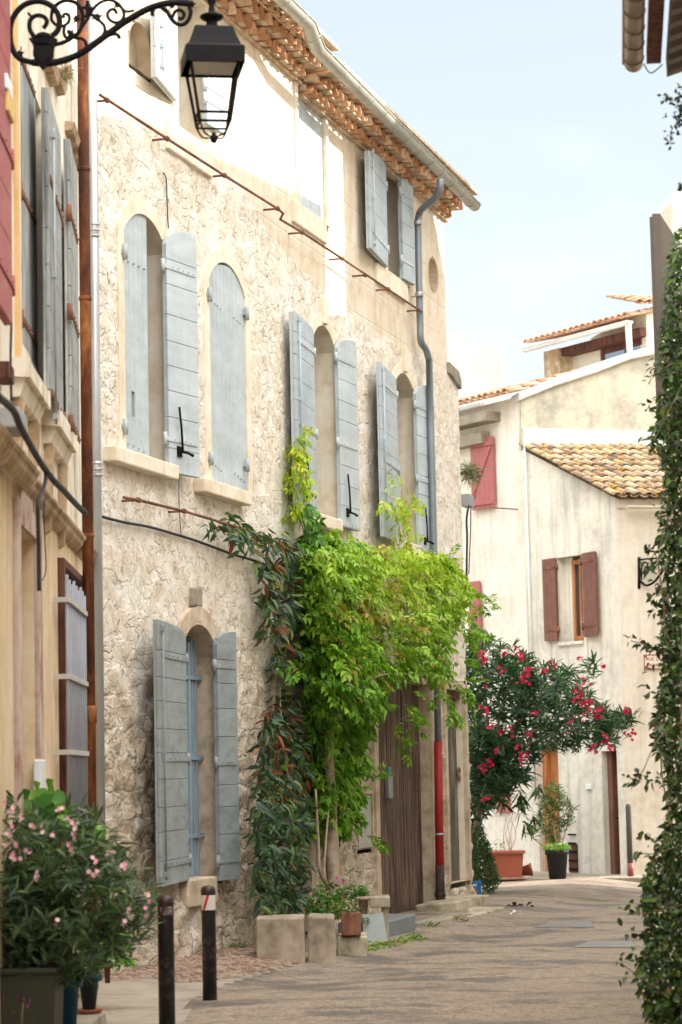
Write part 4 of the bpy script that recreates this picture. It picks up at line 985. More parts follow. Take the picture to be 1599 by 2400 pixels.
def leafp(px, py, s, rot):  # small forged leaf
    fr = Frame((0, LY, 0), (1, 0)); c = lp(px, py); pts = []
    for i in range(12):
        g = 2 * pi * i / 12 + rot; r = s * (1 if i % 2 == 0 else .62) * (1.25 if i % 6 == 0 else 1); pts.append((c.x + r * cos(g), c.z + r * sin(g)))
    mb = MB(); mb.prism(fr, pts, -.006, .006); mb.build('forged_leaf', M['iron'], lamp, bevel=.002)
for x, y, s_, r_ in ((228, 40, .030, .3), (180, 44, .028, 1), (388, 24, .022, 0), (404, 14, .020, 1.2), (275, 12, .022, .6), (166, 78, .026, .9), (450, 10, .022, .2), (206, 18, .03, 0), (45, 128, .03, .5), (252, 78, .025, .8)): leafp(x, y, s_, r_)
fr = Frame((0, LY, 0), (1, 0)); sh = [(68, 92), (80, 88), (88, 80), (102, 76), (116, 80), (124, 88), (136, 94), (130, 103), (127, 118), (127, 130), (120, 145), (101, 165), (84, 146), (78, 130), (79, 112), (76, 103)]
mb = MB(); mb.prism(fr, [(lp(x, y).x, lp(x, y).z) for x, y in reversed(sh)], -.012, .022); mb.prism(fr, [(lp(x, y).x, lp(x, y).z) for x, y in reversed([(86, 112), (120, 112), (120, 135), (101, 156), (87, 137)])], .0222, .032)
for i in range(5): c = lp(87 + 7.6 * i, 97); mb.box((c.x, LY - .028, c.z), .010, .012, .028)
for y in (88, 104): c0, c1 = lp(84, y), lp(122, y + .5); mb.tube([(c0.x, LY - .028, c0.z), ((c0.x + c1.x) / 2, LY - .036, c0.z + .004), (c1.x, LY - .028, c1.z)], .006, 6)
mb.build('crest_plate', M['iron'], lamp, bevel=.003)
# lantern body (square, slightly turned)
lc = lp(498.5, 165); RZ = radians(9)
def zz(py): return lp(498, py).z
def hw(pxw): return pxw / 2 * LY / F / 1.07
mb = MB(); mb.lathe((lc.x, lc.y, 0), [(hw(96), zz(72)), (hw(100), zz(76)), (hw(118), zz(100)), (hw(134), zz(118)), (hw(152), zz(125)), (hw(152), zz(163)), (hw(146), zz(163)), (hw(146), zz(128)), (hw(20), zz(127))], sq=True, rz=RZ); mb.build('lantern_roof', M['iron'], lamp, bevel=.003)
mb = MB(); mb.lathe((lc.x, lc.y, 0), [(hw(60), zz(70)), (hw(50), zz(66)), (hw(30), zz(58)), (hw(28), zz(50)), (hw(50), zz(46)), (hw(62), zz(41)), (hw(60), zz(37)), (hw(34), zz(32)), (hw(16), zz(27)), (hw(18), zz(22)), (hw(12), zz(14)), (hw(24), zz(4)), (hw(24), zz(0)), (hw(9), zz(-6)), (hw(9), zz(-76))], 20); mb.build('chimney_cap', M['iron'], lamp)
top_h, bot_h = hw(122), hw(78)
def cor(h, z, k): g = pi / 4 + k * pi / 2 + RZ; return Vector((lc.x + cos(g) * h * 1.414, lc.y + sin(g) * h * 1.414, z))
for k in range(4): mb = MB(); mb.tube([cor(top_h, zz(163), k), cor(bot_h, zz(292), k)], .0095, 4, smooth=False); mb.build('corner_bar', M['iron'], lamp)
for y, h in ((272, hw(84)), (292, bot_h)):
    mb = MB()
    for k in range(4): mb.tube([cor(h, zz(y), k), cor(h, zz(y), k + 1)], .009 if y == 272 else .007, 4, smooth=False)
    mb.build('lower_ring', M['iron'], lamp)
mb = MB()
mb.lathe((lc.x, lc.y, 0), [(top_h - .012, zz(150)), (top_h - .012, zz(161))], sq=True, rz=RZ); mb.build('light_panel', paint('led_panel', (.36, .35, .30), .1, 8, .4), lamp)
for k in range(4):
    mb = MB(); c0 = cor(bot_h, zz(293), k); c2 = Vector((lc.x, lc.y, zz(322))); m_ = (c0 + c2) / 2 + Vector(((c0.x - lc.x) * .15, (c0.y - lc.y) * .15, -.025)); mb.tube(crom([c0, m_, c2], 5), .006, 6); mb.build('base_strap', M['iron'], lamp)
mb = MB(); mb.lathe((lc.x, lc.y, 0), [(.002, zz(336)), (.016, zz(333)), (.024, zz(326)), (.022, zz(320)), (.012, zz(316)), (.008, zz(310))], 14); mb.build('ball_finial', M['iron'], lamp)

# ================================================================== back houses
U13 = radians(13); Kc = at(1468, 1900, 41.6)
G = Frame((Kc.x, Kc.y, 0), (cos(radians(58)), -sin(radians(58))))      # gable wall: u towards the camera/right
R_ = Frame((Kc.x, Kc.y, 0), (cos(U13), sin(U13)))                        # front with the street sign
M['c_wall'] = plaster('stained_cream_render', (.50, .47, .41), (.68, .64, .55), (.76, .72, .63), ((.36, .36, .34), .65), .3, 1.1)
M['c1_wall'] = plaster('cream_render', (.62, .57, .48), (.74, .70, .61), (.79, .76, .68), ((.58, .50, .40), .5), .3, 1.1)
M['c_front'] = plaster('beige_render', (.58, .51, .42), (.69, .63, .53), (.74, .69, .60), ((.52, .44, .33), .45), .3, 1.1)
M['grey_wall'] = plaster('grey_stained_wall', (.33, .31, .25), (.52, .48, .38), (.68, .60, .45), ((.36, .35, .29), .5), .4, 1.4)
M['white'] = paint('white_lime', (.66, .655, .63), .12, 2, .8, .4, .01, dirt=(.48, .46, .42), dirt_amt=.5)
M['brownshut'] = paint('brown_shutter_paint', (.17, .075, .055), .12, 3, .6, .2, .003, dirt=(.26, .15, .10), dirt_amt=.4)
M['orangewood'] = wood('varnished_window_wood', (.32, .11, .035), (.46, .18, .06), (.55, .25, .10))
M['pinkshut'] = paint('coral_shutter_paint', (.38, .125, .12), .12, 2, .6, .25, .003, dirt=(.30, .14, .12), dirt_amt=.5)
M['terra'] = paint('terracotta_plastic', (.34, .10, .06), .1, 3, .6, .15, .003)
cream = thing('cream_house', Kc, 'cream rendered house with brown shutters and a lichen-covered tile roof, ending the street', 'house')
zb = -.4
gl = G.hit(1237, 1500)[0]; zl = G.hit(1232, 1052)[1]; zr = G.hit(1466, 1158)[1]
win = (G.hit(1308, 1400)[0], G.hit(1366, 1400)[0], G.hit(1340, 1504)[1], G.hit(1340, 1303)[1])
dr = (G.hit(1414, 1900)[0], G.hit(1450, 1900)[0], -.17, G.hit(1430, 1760)[1]); dl = (G.hit(1262, 1900)[0], G.hit(1312, 1900)[0], -.17, G.hit(1290, 1745)[1])
print('gable', gl, zl, zr, 'win', win, 'door', dr, dl)
rect_wall(G, gl, 0, zb, zr, [win, dr, dl], .3, M['c_wall'], cream, 'gable_wall', inner=.28)
mb = MB(); mb.prism(G, [(gl, zr + .001), (0, zr + .001), (gl, zl)], -.3, 0); mb.build('gable_top', M['c_wall'], cream)
Rl = 9; mb = MB(); mb.fbox(R_, .002, Rl, zb, zr - .02, -.3, 0); mb.build('front_wall', M['c_front'], cream)
mb = MB(); mb.fbox(R_, .05, Rl, zb, zr - .1, -2.4, -.31); mb.build('house_core', M['dark'], cream)
# roof
Gend = G.p(gl, 0); dback = -(Vector((Gend.x - Kc.x, Gend.y - Kc.y, 0)).dot(R_.n)); sh_ = (Vector((Gend.x - Kc.x, Gend.y - Kc.y, 0)).dot(R_.u)); slopeL = math.hypot(dback + .22, zl - zr)
rr = (zl - zr) / dback
tiled_roof('lichen_roof', R_, -.06, Rl, zr - .22 * rr + .04, zl + .05, .22, -dback, M['lichen_tile'], cream, tw=.19, rows=9, skew=sh_ / slopeL * .9)
mb = MB(); mb.add([R_.p(-.02, zr - .2 * rr + .0, .2), R_.p(Rl, zr - .2 * rr, .2), R_.p(Rl, zl, -dback), R_.p(sh_ * .98, zl, -dback)], [(0, 1, 2, 3)]); mb.build('roof_deck', M['eave_mortar'], cream)
gh = R_.hit(1500, 1196, .16)[1]; gutter_run(R_, [(.12, gh, .2), (Rl, gh, .2)], .055, M['c_front'], cream, 'front_gutter', 1.2, .004)
mb = MB(); mb.fbox(R_, .02, Rl, gh + .06, zr - .03, .002, .06); mb.build('eaves_band', M['c1_wall'], cream)
# upper wall behind the roof with white flashing and coping
R2 = Frame((Gend.x, Gend.y, 0), (cos(U13), sin(U13)))
# window and shutters
a0, a1, h0, h1 = win; mb = MB(); f = .06
for x0, x1 in ((a0 + .24, a0 + .24 + f), (a1 - f, a1), ((a0 + .24 + a1) / 2 - .03, (a0 + .24 + a1) / 2 + .03)): mb.fbox(G, x0, x1, h0 + .02, h1 - .06, -.20, -.14)
mb.fbox(G, a0 + .24, a1, h0 + .02, h0 + .1, -.20, -.138); mb.fbox(G, a0 + .24, a1, h1 - .14, h1 - .06, -.20, -.138)
wo = mb.build('window', M['orangewood'], cream, bevel=.004); mb = MB(); mb.fbox(G, a0 + .26, a1 - .02, h0 + .04, h1 - .08, -.185, -.18); mb.build('pane', M['glass'], wo)
mb = MB(); mb.fbox(G, a0, a0 + .24, h0, h1, -.27, -.16); mb.fbox(G, a0, a1, h0 - .06, h0 + .0, -.25, .05); mb.build('window_sill', M['c_wall'], cream, bevel=.01)
def gleaf(fr, parent, p0, o0, p1, o1, yt, yb, mat, **kw):
    ym = (yt + yb) / 2; P0 = fr.w(p0, ym, o0); P1 = fr.w(p1, ym, o1); return leaf_shutter(parent, P0, P1, fr.hit((p0 + p1) / 2, yb, (o0 + o1) / 2)[1], fr.hit(p0, yt[0] if isinstance(yt, tuple) else yt, o0)[1], fr.hit(p1, yt[1] if isinstance(yt, tuple) else yt, o1)[1], mat, **kw)
def gleaf2(fr, parent, p0, o0, p1, o1, ytl, ytr, yb, mat, **kw):
    ym = (ytl + yb) / 2; P0 = fr.w(p0, ym, o0); P1 = fr.w(p1, ym, o1); h = (fr.hit(p0, ytl, o0)[1] + fr.hit(p1, ytr, o1)[1]) / 2
    return leaf_shutter(parent, P0, P1, fr.hit((p0 + p1) / 2, yb, (o0 + o1) / 2)[1], h, h, mat, **kw)
gleaf2(G, cream, 1273, .07, 1303, .07, 1311, 1307, 1502, M['brownshut'], planks='v', hinge_side='r', hinge_hs=(G.hit(1288, 1332)[1], G.hit(1288, 1478)[1]))
gleaf2(G, cream, 1366, .07, 1396, .12, 1296, 1292, 1492, M['brownshut'], planks='v', hinge_side='l', hinge_hs=(G.hit(1380, 1316)[1], G.hit(1380, 1468)[1]))
# doors
for (a0, a1, h0, h1), nm, mt in ((dr, 'glazed_door', 'brownshut'), (dl, 'wooden_door', 'orangewood')):
    mb = MB(); mb.fbox(G, a0, a1, h0, h1, -.26, -.22); mb.fbox(G, a0, a0 + .12, h0, h1, -.22, -.12)
    for t0, t1 in ((.03, .22), (.25, .5)): mb.fbox(G, a0 + .2, a1 - .08, h0 + (h1 - h0) * t0, h0 + (h1 - h0) * t1, -.22, -.205)
    d_ = mb.build(nm, M[mt], cream, bevel=.006)
    if nm == 'glazed_door': mb = MB(); mb.fbox(G, a0 + .2, a1 - .08, h0 + (h1 - h0) * .56, h1 - .06, -.22, -.20); mb.build('pane', M['glass'], d_); 
    mb = MB(); mb.tube([G.p(a0 + .17, h0 + 1.0, -.22), G.p(a0 + .17, h0 + 1.0, -.15), G.p(a0 + .25, h0 + 1.0, -.15)], .012, 6); mb.build('door_handle', M['iron'], d_)
mb = MB(); mb.fbox(G, G.hit(1378, 1900)[0], G.hit(1390, 1900)[0], G.hit(1384, 1850)[1], G.hit(1384, 1838)[1], 0, .04); mb.build('intercom', M['whitebox'], cream, bevel=.005)
mb = MB(); mb.fbox(G, G.hit(1335, 2000)[0], G.hit(1355, 2000)[0], -.12, G.hit(1345, 1978)[1], .002, .02); vg = mb.build('vent_grille', M['brownwood'], cream)
for i in range(5): hq = -.08 + .15 * i; mb = MB(); mb.fbox(G, G.hit(1336, 2000)[0], G.hit(1354, 2000)[0], hq, hq + .03, .021, .04); mb.build('grille_bar', M['iron'], vg)
# street sign
sg = thing('street_sign', R_.w(1508, 1588), 'cream enamel street name plate with a red border, half hidden by the jasmine', 'sign')
h0 = R_.hit(1509, 1569, .03)[1]; h1 = R_.hit(1509, 1534, .03)[1]; sa0 = R_.hit(1509, 1550, .03)[0]; sa1 = R_.hit(1566, 1550, .03)[0]
mb = MB(); mb.fbox(R_, sa0, sa1, h0, h1, .002, .03); mb.build('plate', paint('sign_enamel', (.74, .64, .52), .05, 4, .5), sg, bevel=.004)
mb = MB(); t = .018
for q in ((sa0, sa1, h0, h0 + t), (sa0, sa1, h1 - t, h1), (sa0, sa0 + t, h0 + t, h1 - t), (sa1 - t, sa1, h0 + t, h1 - t)): mb.fbox(R_, *q, .0305, .036)
for (cx, cy) in ((sa0 + .04, h0 + .04), (sa1 - .04, h0 + .04), (sa0 + .04, h1 - .04), (sa1 - .04, h1 - .04)): mb.prism(R_, [(cx + .02 * cos(g), cy + .02 * sin(g)) for g in np.linspace(0, 2 * pi, 9)[:-1]], .0305, .035)
M['signred'] = paint('sign_red', (.26, .07, .07), .1, 5, .5); mb.build('border', M['signred'], sg)
def text_obj(txt, fr, a, h, size, out, mat, parent, align='CENTER', sx=1.0, name='lettering'):
    cu = bpy.data.curves.new(name, 'FONT'); cu.body = txt; cu.size = size; cu.align_x = align; cu.align_y = 'CENTER'; cu.extrude = .0015; cu.offset = size * .012
    o = bpy.data.objects.new(name, cu); COL.objects.link(o); bpy.context.view_layer.update()
    me = bpy.data.meshes.new_from_object(o); bpy.data.objects.remove(o)
    ob = new_obj(name, me, mat, parent); Mx = Matrix((fr.u.to_4d(), Vector((0, 0, 1, 0)), fr.n.to_4d(), Vector((0, 0, 0, 1)))).transposed()
    for i in range(3): Mx[3][i] = 0
    Mx[0][3] = Mx[1][3] = Mx[2][3] = 0
    loc = fr.p(a, h, out) - (wloc(parent) if parent else Vector()); ob.matrix_local = Matrix.Translation(loc) @ Mx @ Matrix.Diagonal((sx, 1, 1, 1)); return ob
sc_ = (h1 - h0)
text_obj('RUE  DES', R_, (sa0 + sa1) / 2 - .02, h0 + sc_ * .68, sc_ * .30, .0315, M['signred'], sg); text_obj('FRERES  M', R_, (sa0 + sa1) / 2 - .0, h0 + sc_ * .26, sc_ * .27, .0315, M['signred'], sg)
# far wall bracket
br = thing('bracket_lamp', R_.w(1500, 1330), 'dark scrolled lamp bracket fixed to the beige wall above the street sign', 'lamp bracket')
Bf = Frame(R_.w(1497, 1330), (cos(U13), sin(U13)))
B2 = Frame((R_.w(1497, 1340).x, R_.w(1497, 1340).y, 0), (.93, -.36))
def bp(px, py): a, h = B2.hit(px, py); return B2.p(a, h)
mb = MB(); c0, c1 = bp(1498, 1306), bp(1498, 1380); mb.tube([c0, c1], .028, 6); mb.build('mounting_bar', M['iron'], br)
for pts, r in (([(1498, 1312), (1530, 1309), (1565, 1308)], .016), ([(1500, 1362), (1506, 1366), (1516, 1372), (1532, 1365), (1545, 1350), (1562, 1325)], .022), ([(1504, 1360), (1504, 1330), (1510, 1318), (1518, 1322), (1517, 1340), (1511, 1338)], .014), ([(1512, 1350), (1510, 1336), (1514, 1330)], .012), ([(1520, 1335), (1528, 1325), (1536, 1330), (1530, 1340), (1540, 1345)], .012), ([(1538, 1326), (1548, 1322), (1552, 1332), (1545, 1338)], .012)):
    mb = MB(); mb.tube(crom([bp(*p) for p in pts], 6), r, 6); mb.build('scroll', M['iron'], br)

# coral-shutter house continuing left (same line)
coral = thing('coral_shutter_house', G.p(gl - .3, 0), 'pale cream house with coral red shutters, between the stone house and the cream house', 'house')
G1 = Frame(G.p(0, 0, -.04), G.u); gl1 = G1.hit(1060, 1500)[0]; ze1 = G1.hit(1215, 930)[1]; z1b = G1.hit(1150, 958)[1]
sw = (G1.hit(1112, 1100)[0], G1.hit(1128, 1100)[0], 4, 5)
mb = MB(); mb.fbox(G1, gl1, gl - .02, zb, ze1, -3, 0); mb.build('wall', M['c1_wall'], coral)
tiled_roof('roof_tiles', G1, gl1, gl + .1, ze1 + .02, ze1 + .55, .30, -1.6, M['rooftile'], coral, tw=.2)
gutter_run(G1, [(gl1, ze1 - .1, .34), (G1.hit(1165, 940)[0], ze1 - .1, .34)], .06, M['white'], coral, 'short_gutter', .8, .004)
mb = MB(); hh = G1.hit(1100, 985, .3)[1]; mb.fbox(G1, gl1, G1.hit(1143, 985, .3)[0], hh - .08, hh + .10, -.1, .35); hh2 = hh - .35; mb.fbox(G1, gl1, G1.hit(1128, 1020, .2)[0], hh2 - .1, hh2 + .12, -.1, .2); mb.build('concrete_lintel', M['kerb'], coral, bevel=.01)
gleaf2(G1, coral, 1104, .10, 1155, .10, 1032, 1022, 1192, M['pinkshut'], planks='v', th=.05)
# z-brace on the coral shutter
def gbar(fr, pts, w_, parent, mat, o0, o1, name):
    (x0, y0), (x1, y1) = pts; A = Vector(fr.hit(x0, y0, o1)); B = Vector(fr.hit(x1, y1, o1)); d = (B - A).normalized(); p = Vector((-d.y, d.x)) * w_; mb = MB(); mb.prism(fr, [tuple(A + p), tuple(A - p), tuple(B - p), tuple(B + p)][::-1], o0, o1); return mb.build(name, mat, parent)
for pts in (((1105, 1046), (1154, 1037)), ((1107, 1182), (1154, 1175)), ((1148, 1045), (1107, 1160))): gbar(G1, pts, .035, coral, M['pinkshut'], .10, .125, 'shutter_brace')
gleaf2(G1, coral, 1100, .10, 1124, .10, 1365, 1360, 1560, M['pinkshut'], planks='v', th=.05)
mb = MB(); q0, q1 = G1.w(1156, 1190, .12), G1.w(1214, 1194, .12); mb.tube([q0, q1], .014, 6); mb.build('iron_rod', M['rustrod'], coral)
lo = (G1.hit(1190, 1850, .01)[0], G1.hit(1236, 1850, .01)[0]); mb = MB(); mb.fbox(G1, G1.hit(1168, 1800)[0], G1.hit(1195, 1800)[0], G1.hit(1180, 1905)[1], G1.hit(1180, 1790)[1], .002, .06); mb.build('ground_floor_shutter', M['pinkshut'], coral, bevel=.005)
mb = MB(); x = G.hit(1237, 1300, .06)[0]; mb.tube([G.p(x, zl + .2, .05), G.p(x, 1.2, .05)], .02, 10); mb.build('corner_downpipe', M['white'], cream)

# upper grey wall
upw = thing('upper_wall', R2.p(0, 5), 'grey stained garden wall with a white coping above the lichen roof', 'wall')
pts = [(1222, 1052), (1640, 1075), (1640, 822), (1560, 826), (1480, 842), (1400, 873), (1300, 906), (1222, 938)]
D0 = .25
mb = MB(); mb.prism(R2, [R2.hit(x, y) for x, y in pts], -.35, 0); mb.build('wall', M['grey_wall'], upw)
cop = [(1216, 938), (1300, 904), (1400, 871), (1480, 840), (1560, 824), (1640, 820)]
mb = MB(); pl = [R2.hit(x, y + 2, .06) for x, y in cop]; pu = [(a, h + .16 + .02 * math.sin(a * 5)) for a, h in pl]; mb.prism(R2, pl + pu[::-1], -.45, .08); mb.build('coping', M['white'], upw, bevel=.03)
mb = MB(); fl = [R2.hit(x, y) for x, y in ((1226, 1054), (1640, 1078), (1640, 1016), (1560, 1014), (1400, 1009), (1226, 1003))]; mb.prism(R2, fl, .002, .04); mb.build('white_flashing', M['white'], upw, bevel=.01)
# upper house with loggia
Uo = at(1497, 790, 48.5); U = Frame((Uo.x, Uo.y, 0), (cos(radians(58)), -sin(radians(58))))
loft = thing('loft_house', U.p(0, 5), 'small upper house with a brown beamed loggia, white gutter and orange tile roof', 'house')
ul = U.hit(1275, 850)[0]; ue = U.hit(1400, 790, .0)[1]; ue = (U.hit(1280, 826)[1] + U.hit(1490, 765)[1]) / 2; print('loft', ul, ue, U.hit(1280, 826)[1], U.hit(1490, 765)[1])
mb = MB(); mb.fbox(U, ul, 0, 4.5, ue, -4, -.35); mb.build('wall', M['c1_wall'], loft)
mb = MB(); mb.fbox(U, ul, ul + (U.hit(1312, 850)[0] - ul), 4.5, ue, -.349, 0); mb.build('corner_pier', M['cornice'], loft)
hb_ = (U.hit(1330, 838, -.1)[1] + U.hit(1470, 790, -.1)[1]) / 2; mb = MB(); mb.fbox(U, U.hit(1312, 850)[0], 0, hb_, ue, -.349, -.05); mb.build('timber_beam', M['brownwood'], loft)
w0_, w1_ = U.hit(1412, 830, -.35)[0], -.05; wh0 = U.hit(1450, 900, -.35)[1]; mb = MB(); mm_ = (w0_ + w1_) / 2
for x in (w0_, mm_, w1_ - .08): mb.fbox(U, x, x + .09, wh0, hb_ - .002, -.348, -.30)
mb.fbox(U, w0_, w1_, hb_ - .12, hb_ - .003, -.348, -.298); lw_ = mb.build('window', M['brownwood'], loft, bevel=.005)
mb = MB(); mb.fbox(U, w0_ + .05, w1_ - .05, wh0, hb_ - .1, -.345, -.33); mb.build('pane', NG('sky_lit_glass').fin((.30, .38, .44), .05, None, .6), lw_)
gutter_run(U, [(ul - .25, ue + .0, .32), (.15, ue + .0, .32)], .075, M['white'], loft, 'gutter', .9, .004)
tiled_roof('roof_tiles', U, ul - .2, .15, ue + .17, ue + .75, .28, -2.2, M['rooftile'], loft, tw=.2)
mb = MB(); qx = U.hit(1497, 790, .3); mb.tube([U.p(.05, ue + .05, .30), U.p(.05, ue - .75, .28)], .065, 10); mb.build('downpipe', M['white'], loft)
U2 = Frame(U.p(0.02, 0, -.2), (cos(U13), sin(U13))); mb = MB(); h_ = U2.hit(1540, 722)[1]; mb.fbox(U2, 0, 3.2, 4.5, h_, -3.5, 0); mb.build('side_wall', M['c1_wall'], loft)
tiled_roof('side_roof', U2, -.2, 3.3, h_ + .03, h_ + .5, .18, -1.6, M['rooftile'], loft, tw=.2)
# pale tower block behind
tw_ = thing('pale_tower', at(1110, 900, 60), 'plain pale tower-like building rising behind the coral shutter house', 'building')
Tf = Frame(at(1182, 900, 60), (cos(radians(8)), sin(radians(8)))); Tf.o.z = 0
mb = MB(); a0 = Tf.hit(1030, 900)[0]; h = Tf.hit(1110, 812)[1]; mb.fbox(Tf, a0, 0, -1, h, -6, 0); mb.build('wall', plaster('pale_render', (.50, .44, .34), (.56, .51, .42), (.60, .56, .48), ((.40, .35, .27), .4), .3, .6), tw_)
mb = MB(); h2 = Tf.hit(1080, 772)[1]; mb.fbox(Tf, a0, Tf.hit(1106, 800)[0], h + .002, h2, -5, -.3); mb.build('roof_block', M['grey_wall'], tw_, bevel=.05)
# ================================================================== right-hand side
# low eave with gutter, top right
_vr = ray(1453, 1790); q = at(1486, 170, 14.0); RA = Frame((q.x, q.y, 0), (_vr.x, _vr.y), flip=True)
eh = q.z
tin = thing('slatted_roof_house', RA.p(-1, 0, -.5), 'house corner at the top right with an old zinc gutter and slatted eaves', 'house')
M['oldzinc'] = paint('tarnished_zinc', (.30, .235, .17), .2, 2.5, .45, .1, .002, 60, (1, 1, 2), (.15, .12, .09), .6, metal=.45)
gutter_run(RA, [(-6, eh, 0), (0, eh, 0)], .057, M['oldzinc'], tin, 'gutter', .30, .004)
M['soffit'] = paint('taupe_slat_paint', (.12, .10, .088), .12, 3, .6)
mb = MB(); mb.fbox(RA, -6, -.06, eh + .03, eh + .10, -.16, -.075); mb.build('fascia_board', M['brownwood'], tin)
for i in range(24):
    a = -.05 - i * .235; mb = MB(); P_ = [RA.p(a, eh + .00, -.19), RA.p(a, eh + .16, -3.2)]
    v = [RA.p(a - x, eh + z + dz, o) for o, dz in ((-.19, 0), (-3.2, .9)) for x, z in ((0, .02), (.02, -.06), (.12, -.06), (.14, .02))]
    mb.add(v, [(0, 1, 5, 4), (1, 2, 6, 5), (2, 3, 7, 6), (3, 0, 4, 7), (0, 3, 2, 1), (4, 5, 6, 7)]); mb.build('eaves_slat', M['soffit'], tin, bevel=.004)
mb = MB(); mb.slab([RA.p(-6, eh + .03, -.19), RA.p(-.02, eh + .03, -.19), RA.p(-.02, eh + .93, -3.2), RA.p(-6, eh + .93, -3.2)], (0, 0, .05)); mb.build('roof_boards', M['soffit'], tin)
mb = MB(); mb.fbox(RA, -32, -.35, -.2, eh + .1, -3.5, -.62); mb.build('wall', M['c1_wall'], tin)
mb = MB(); mb.tube(crom([RA.p(0, eh + .05, -.06), RA.p(.03, eh + .0, -.1), RA.p(0, eh + .04, -.17)], 5), .004, 6); mb.build('wire_hook', M['cable'], tin)

# jasmine-covered house beyond it
_vb = ray(1590, 1790); RB = Frame((2.75, 14.6, 0), (_vb.x, _vb.y), flip=True)
jas_h = thing('jasmine_house', RB.p(3, 0, -.5), 'house at the right edge with an open taupe shutter, mostly hidden by jasmine', 'house')
zt = at(1590, 520, 20).z
mb = MB(); mb.fbox(RB, -.2, 8.5, -.3, 5.2, -2.5, -.3); mb.build('wall', M['c1_wall'], jas_h)
c = at(1640, 450, 20.0); mb = MB(); Fz = Frame((at(1574, 450, 20).x, 20, 0), (1, .1)); zc_ = at(1575, 446, 20).z; mb.prism(Fz, [(0, at(1575, 1010, 20).z), (.6, at(1575, 1010, 20).z), (.6, zc_ - .05), (.10, zc_ + .03), (.04, zc_), (0, zc_ - .10)], -.7, 0); mb.build('chimney_breast', M['c1_wall'], jas_h, bevel=.02)
Sy = 18.4; Q0 = at(1556, 760, Sy - .05); Q1 = at(1596, 760, Sy + .95)
leaf_shutter(jas_h, Q0, Q1, at(1560, 1030, Sy).z, at(1536, 503, Sy).z, at(1536, 503, Sy).z, M['soffit'], planks='v', th=.06)

# ------------------------------------------------------------------ unseen houses and wall across the street, shaped to cast the facade shadow
TS = TOSUN
def to_plane(P, X): k = (X - P.x) / TS.x; return P + TS * k
XB = 7.6
def shp(px, py): q = to_plane(S.w(px, py), XB); return (q.y, q.z)
PB = Frame((XB, 0, 0), (0, 1), flip=True)
b1 = [shp(232, 262), shp(330, 275), shp(400, 312), shp(520, 372), shp(600, 408), shp(650, 432), shp(720, 452), shp(756, 472)]
print('occl', b1)
yl = shp(762, 600)[0]; yr = shp(806, 500)[0]; top2 = 16.5; zlow = shp(785, 735)[1]; zs = shp(772, 600)
def occluder(poly, d, name, label):
    o = thing(name, (poly[0][0] * 0 + XB + .5, poly[0][0], -.5), label, 'house'); dv = SUN_AZ * d; mb = MB(); mb.slab([(XB, y, z) for y, z in poly], dv); mb.build('wall', M['c1_wall'], o); return o
occluder([(-22, -.4)] + [(yl, -.4), (yl, b1[-1][1])] + [(y, z) for y, z in reversed(b1)] + [(-22, b1[0][1])], 5, 'roofline_shade_house', 'unseen cream house across the street, outlined to shade the stone house')
yE = shp(1013, 488); yE2 = shp(1044, 650)
occluder([(yr, -.4), (yE2[0] + 5, -.4), (yE2[0] + 5, yE2[1] - .1), (yE2[0], yE2[1]), (yE[0], yE[1]), (yE[0] - .1, top2), (yr, top2)], 5, 'tall_shade_house', 'unseen tall house across the street, outlined to shade the stone house')
occluder([(yl + .002, -.4), (yr - .002, -.4), (yr - .002, zlow), (yl + .002, zlow)], 4, 'alley_shade_wall', 'unseen alley wall across the street, sized to end the sunlit strip')
# ================================================================== ground details near the stone house
def gat(px, py):
    d = ray(px, py); t = 20.0
    for _ in range(40):
        q = CO + d * t; t += (gz(q.x, q.y) - q.z) / d.z * .8
    return CO + d * t
def dwall(P): return (P - S.o).dot(S.n)
# cobbled strip along the wall and smooth concrete apron
def gstrip(name, px_poly, lift, mat, step=.12):
    P = [gat(x, y) for x, y in px_poly]; poly = [(p.x, p.y) for p in P]; xs = [p[0] for p in poly]; ys = [p[1] for p in poly]
    nx = int((max(xs) - min(xs)) / step) + 1; ny = int((max(ys) - min(ys)) / step) + 1
    return sheet(name, min(xs), max(xs), min(ys), max(ys), nx, ny, lambda x, y: gz(x, y) + lift, mat, keep=lambda x, y: poly_in(poly, x, y)), poly
apron, ap = gstrip('concrete_apron', [(225, 2420), (215, 2300), (300, 2275), (430, 2305), (560, 2290), (690, 2262), (640, 2275), (520, 2310), (450, 2345), (420, 2420)], .004, M['concrete'], .07)
cobbase, cbp = gstrip('cobble_bed', [(255, 2300), (312, 2262), (600, 2205), (705, 2248), (690, 2262), (560, 2290), (430, 2305), (340, 2292)], .008, M['concrete'], .07)
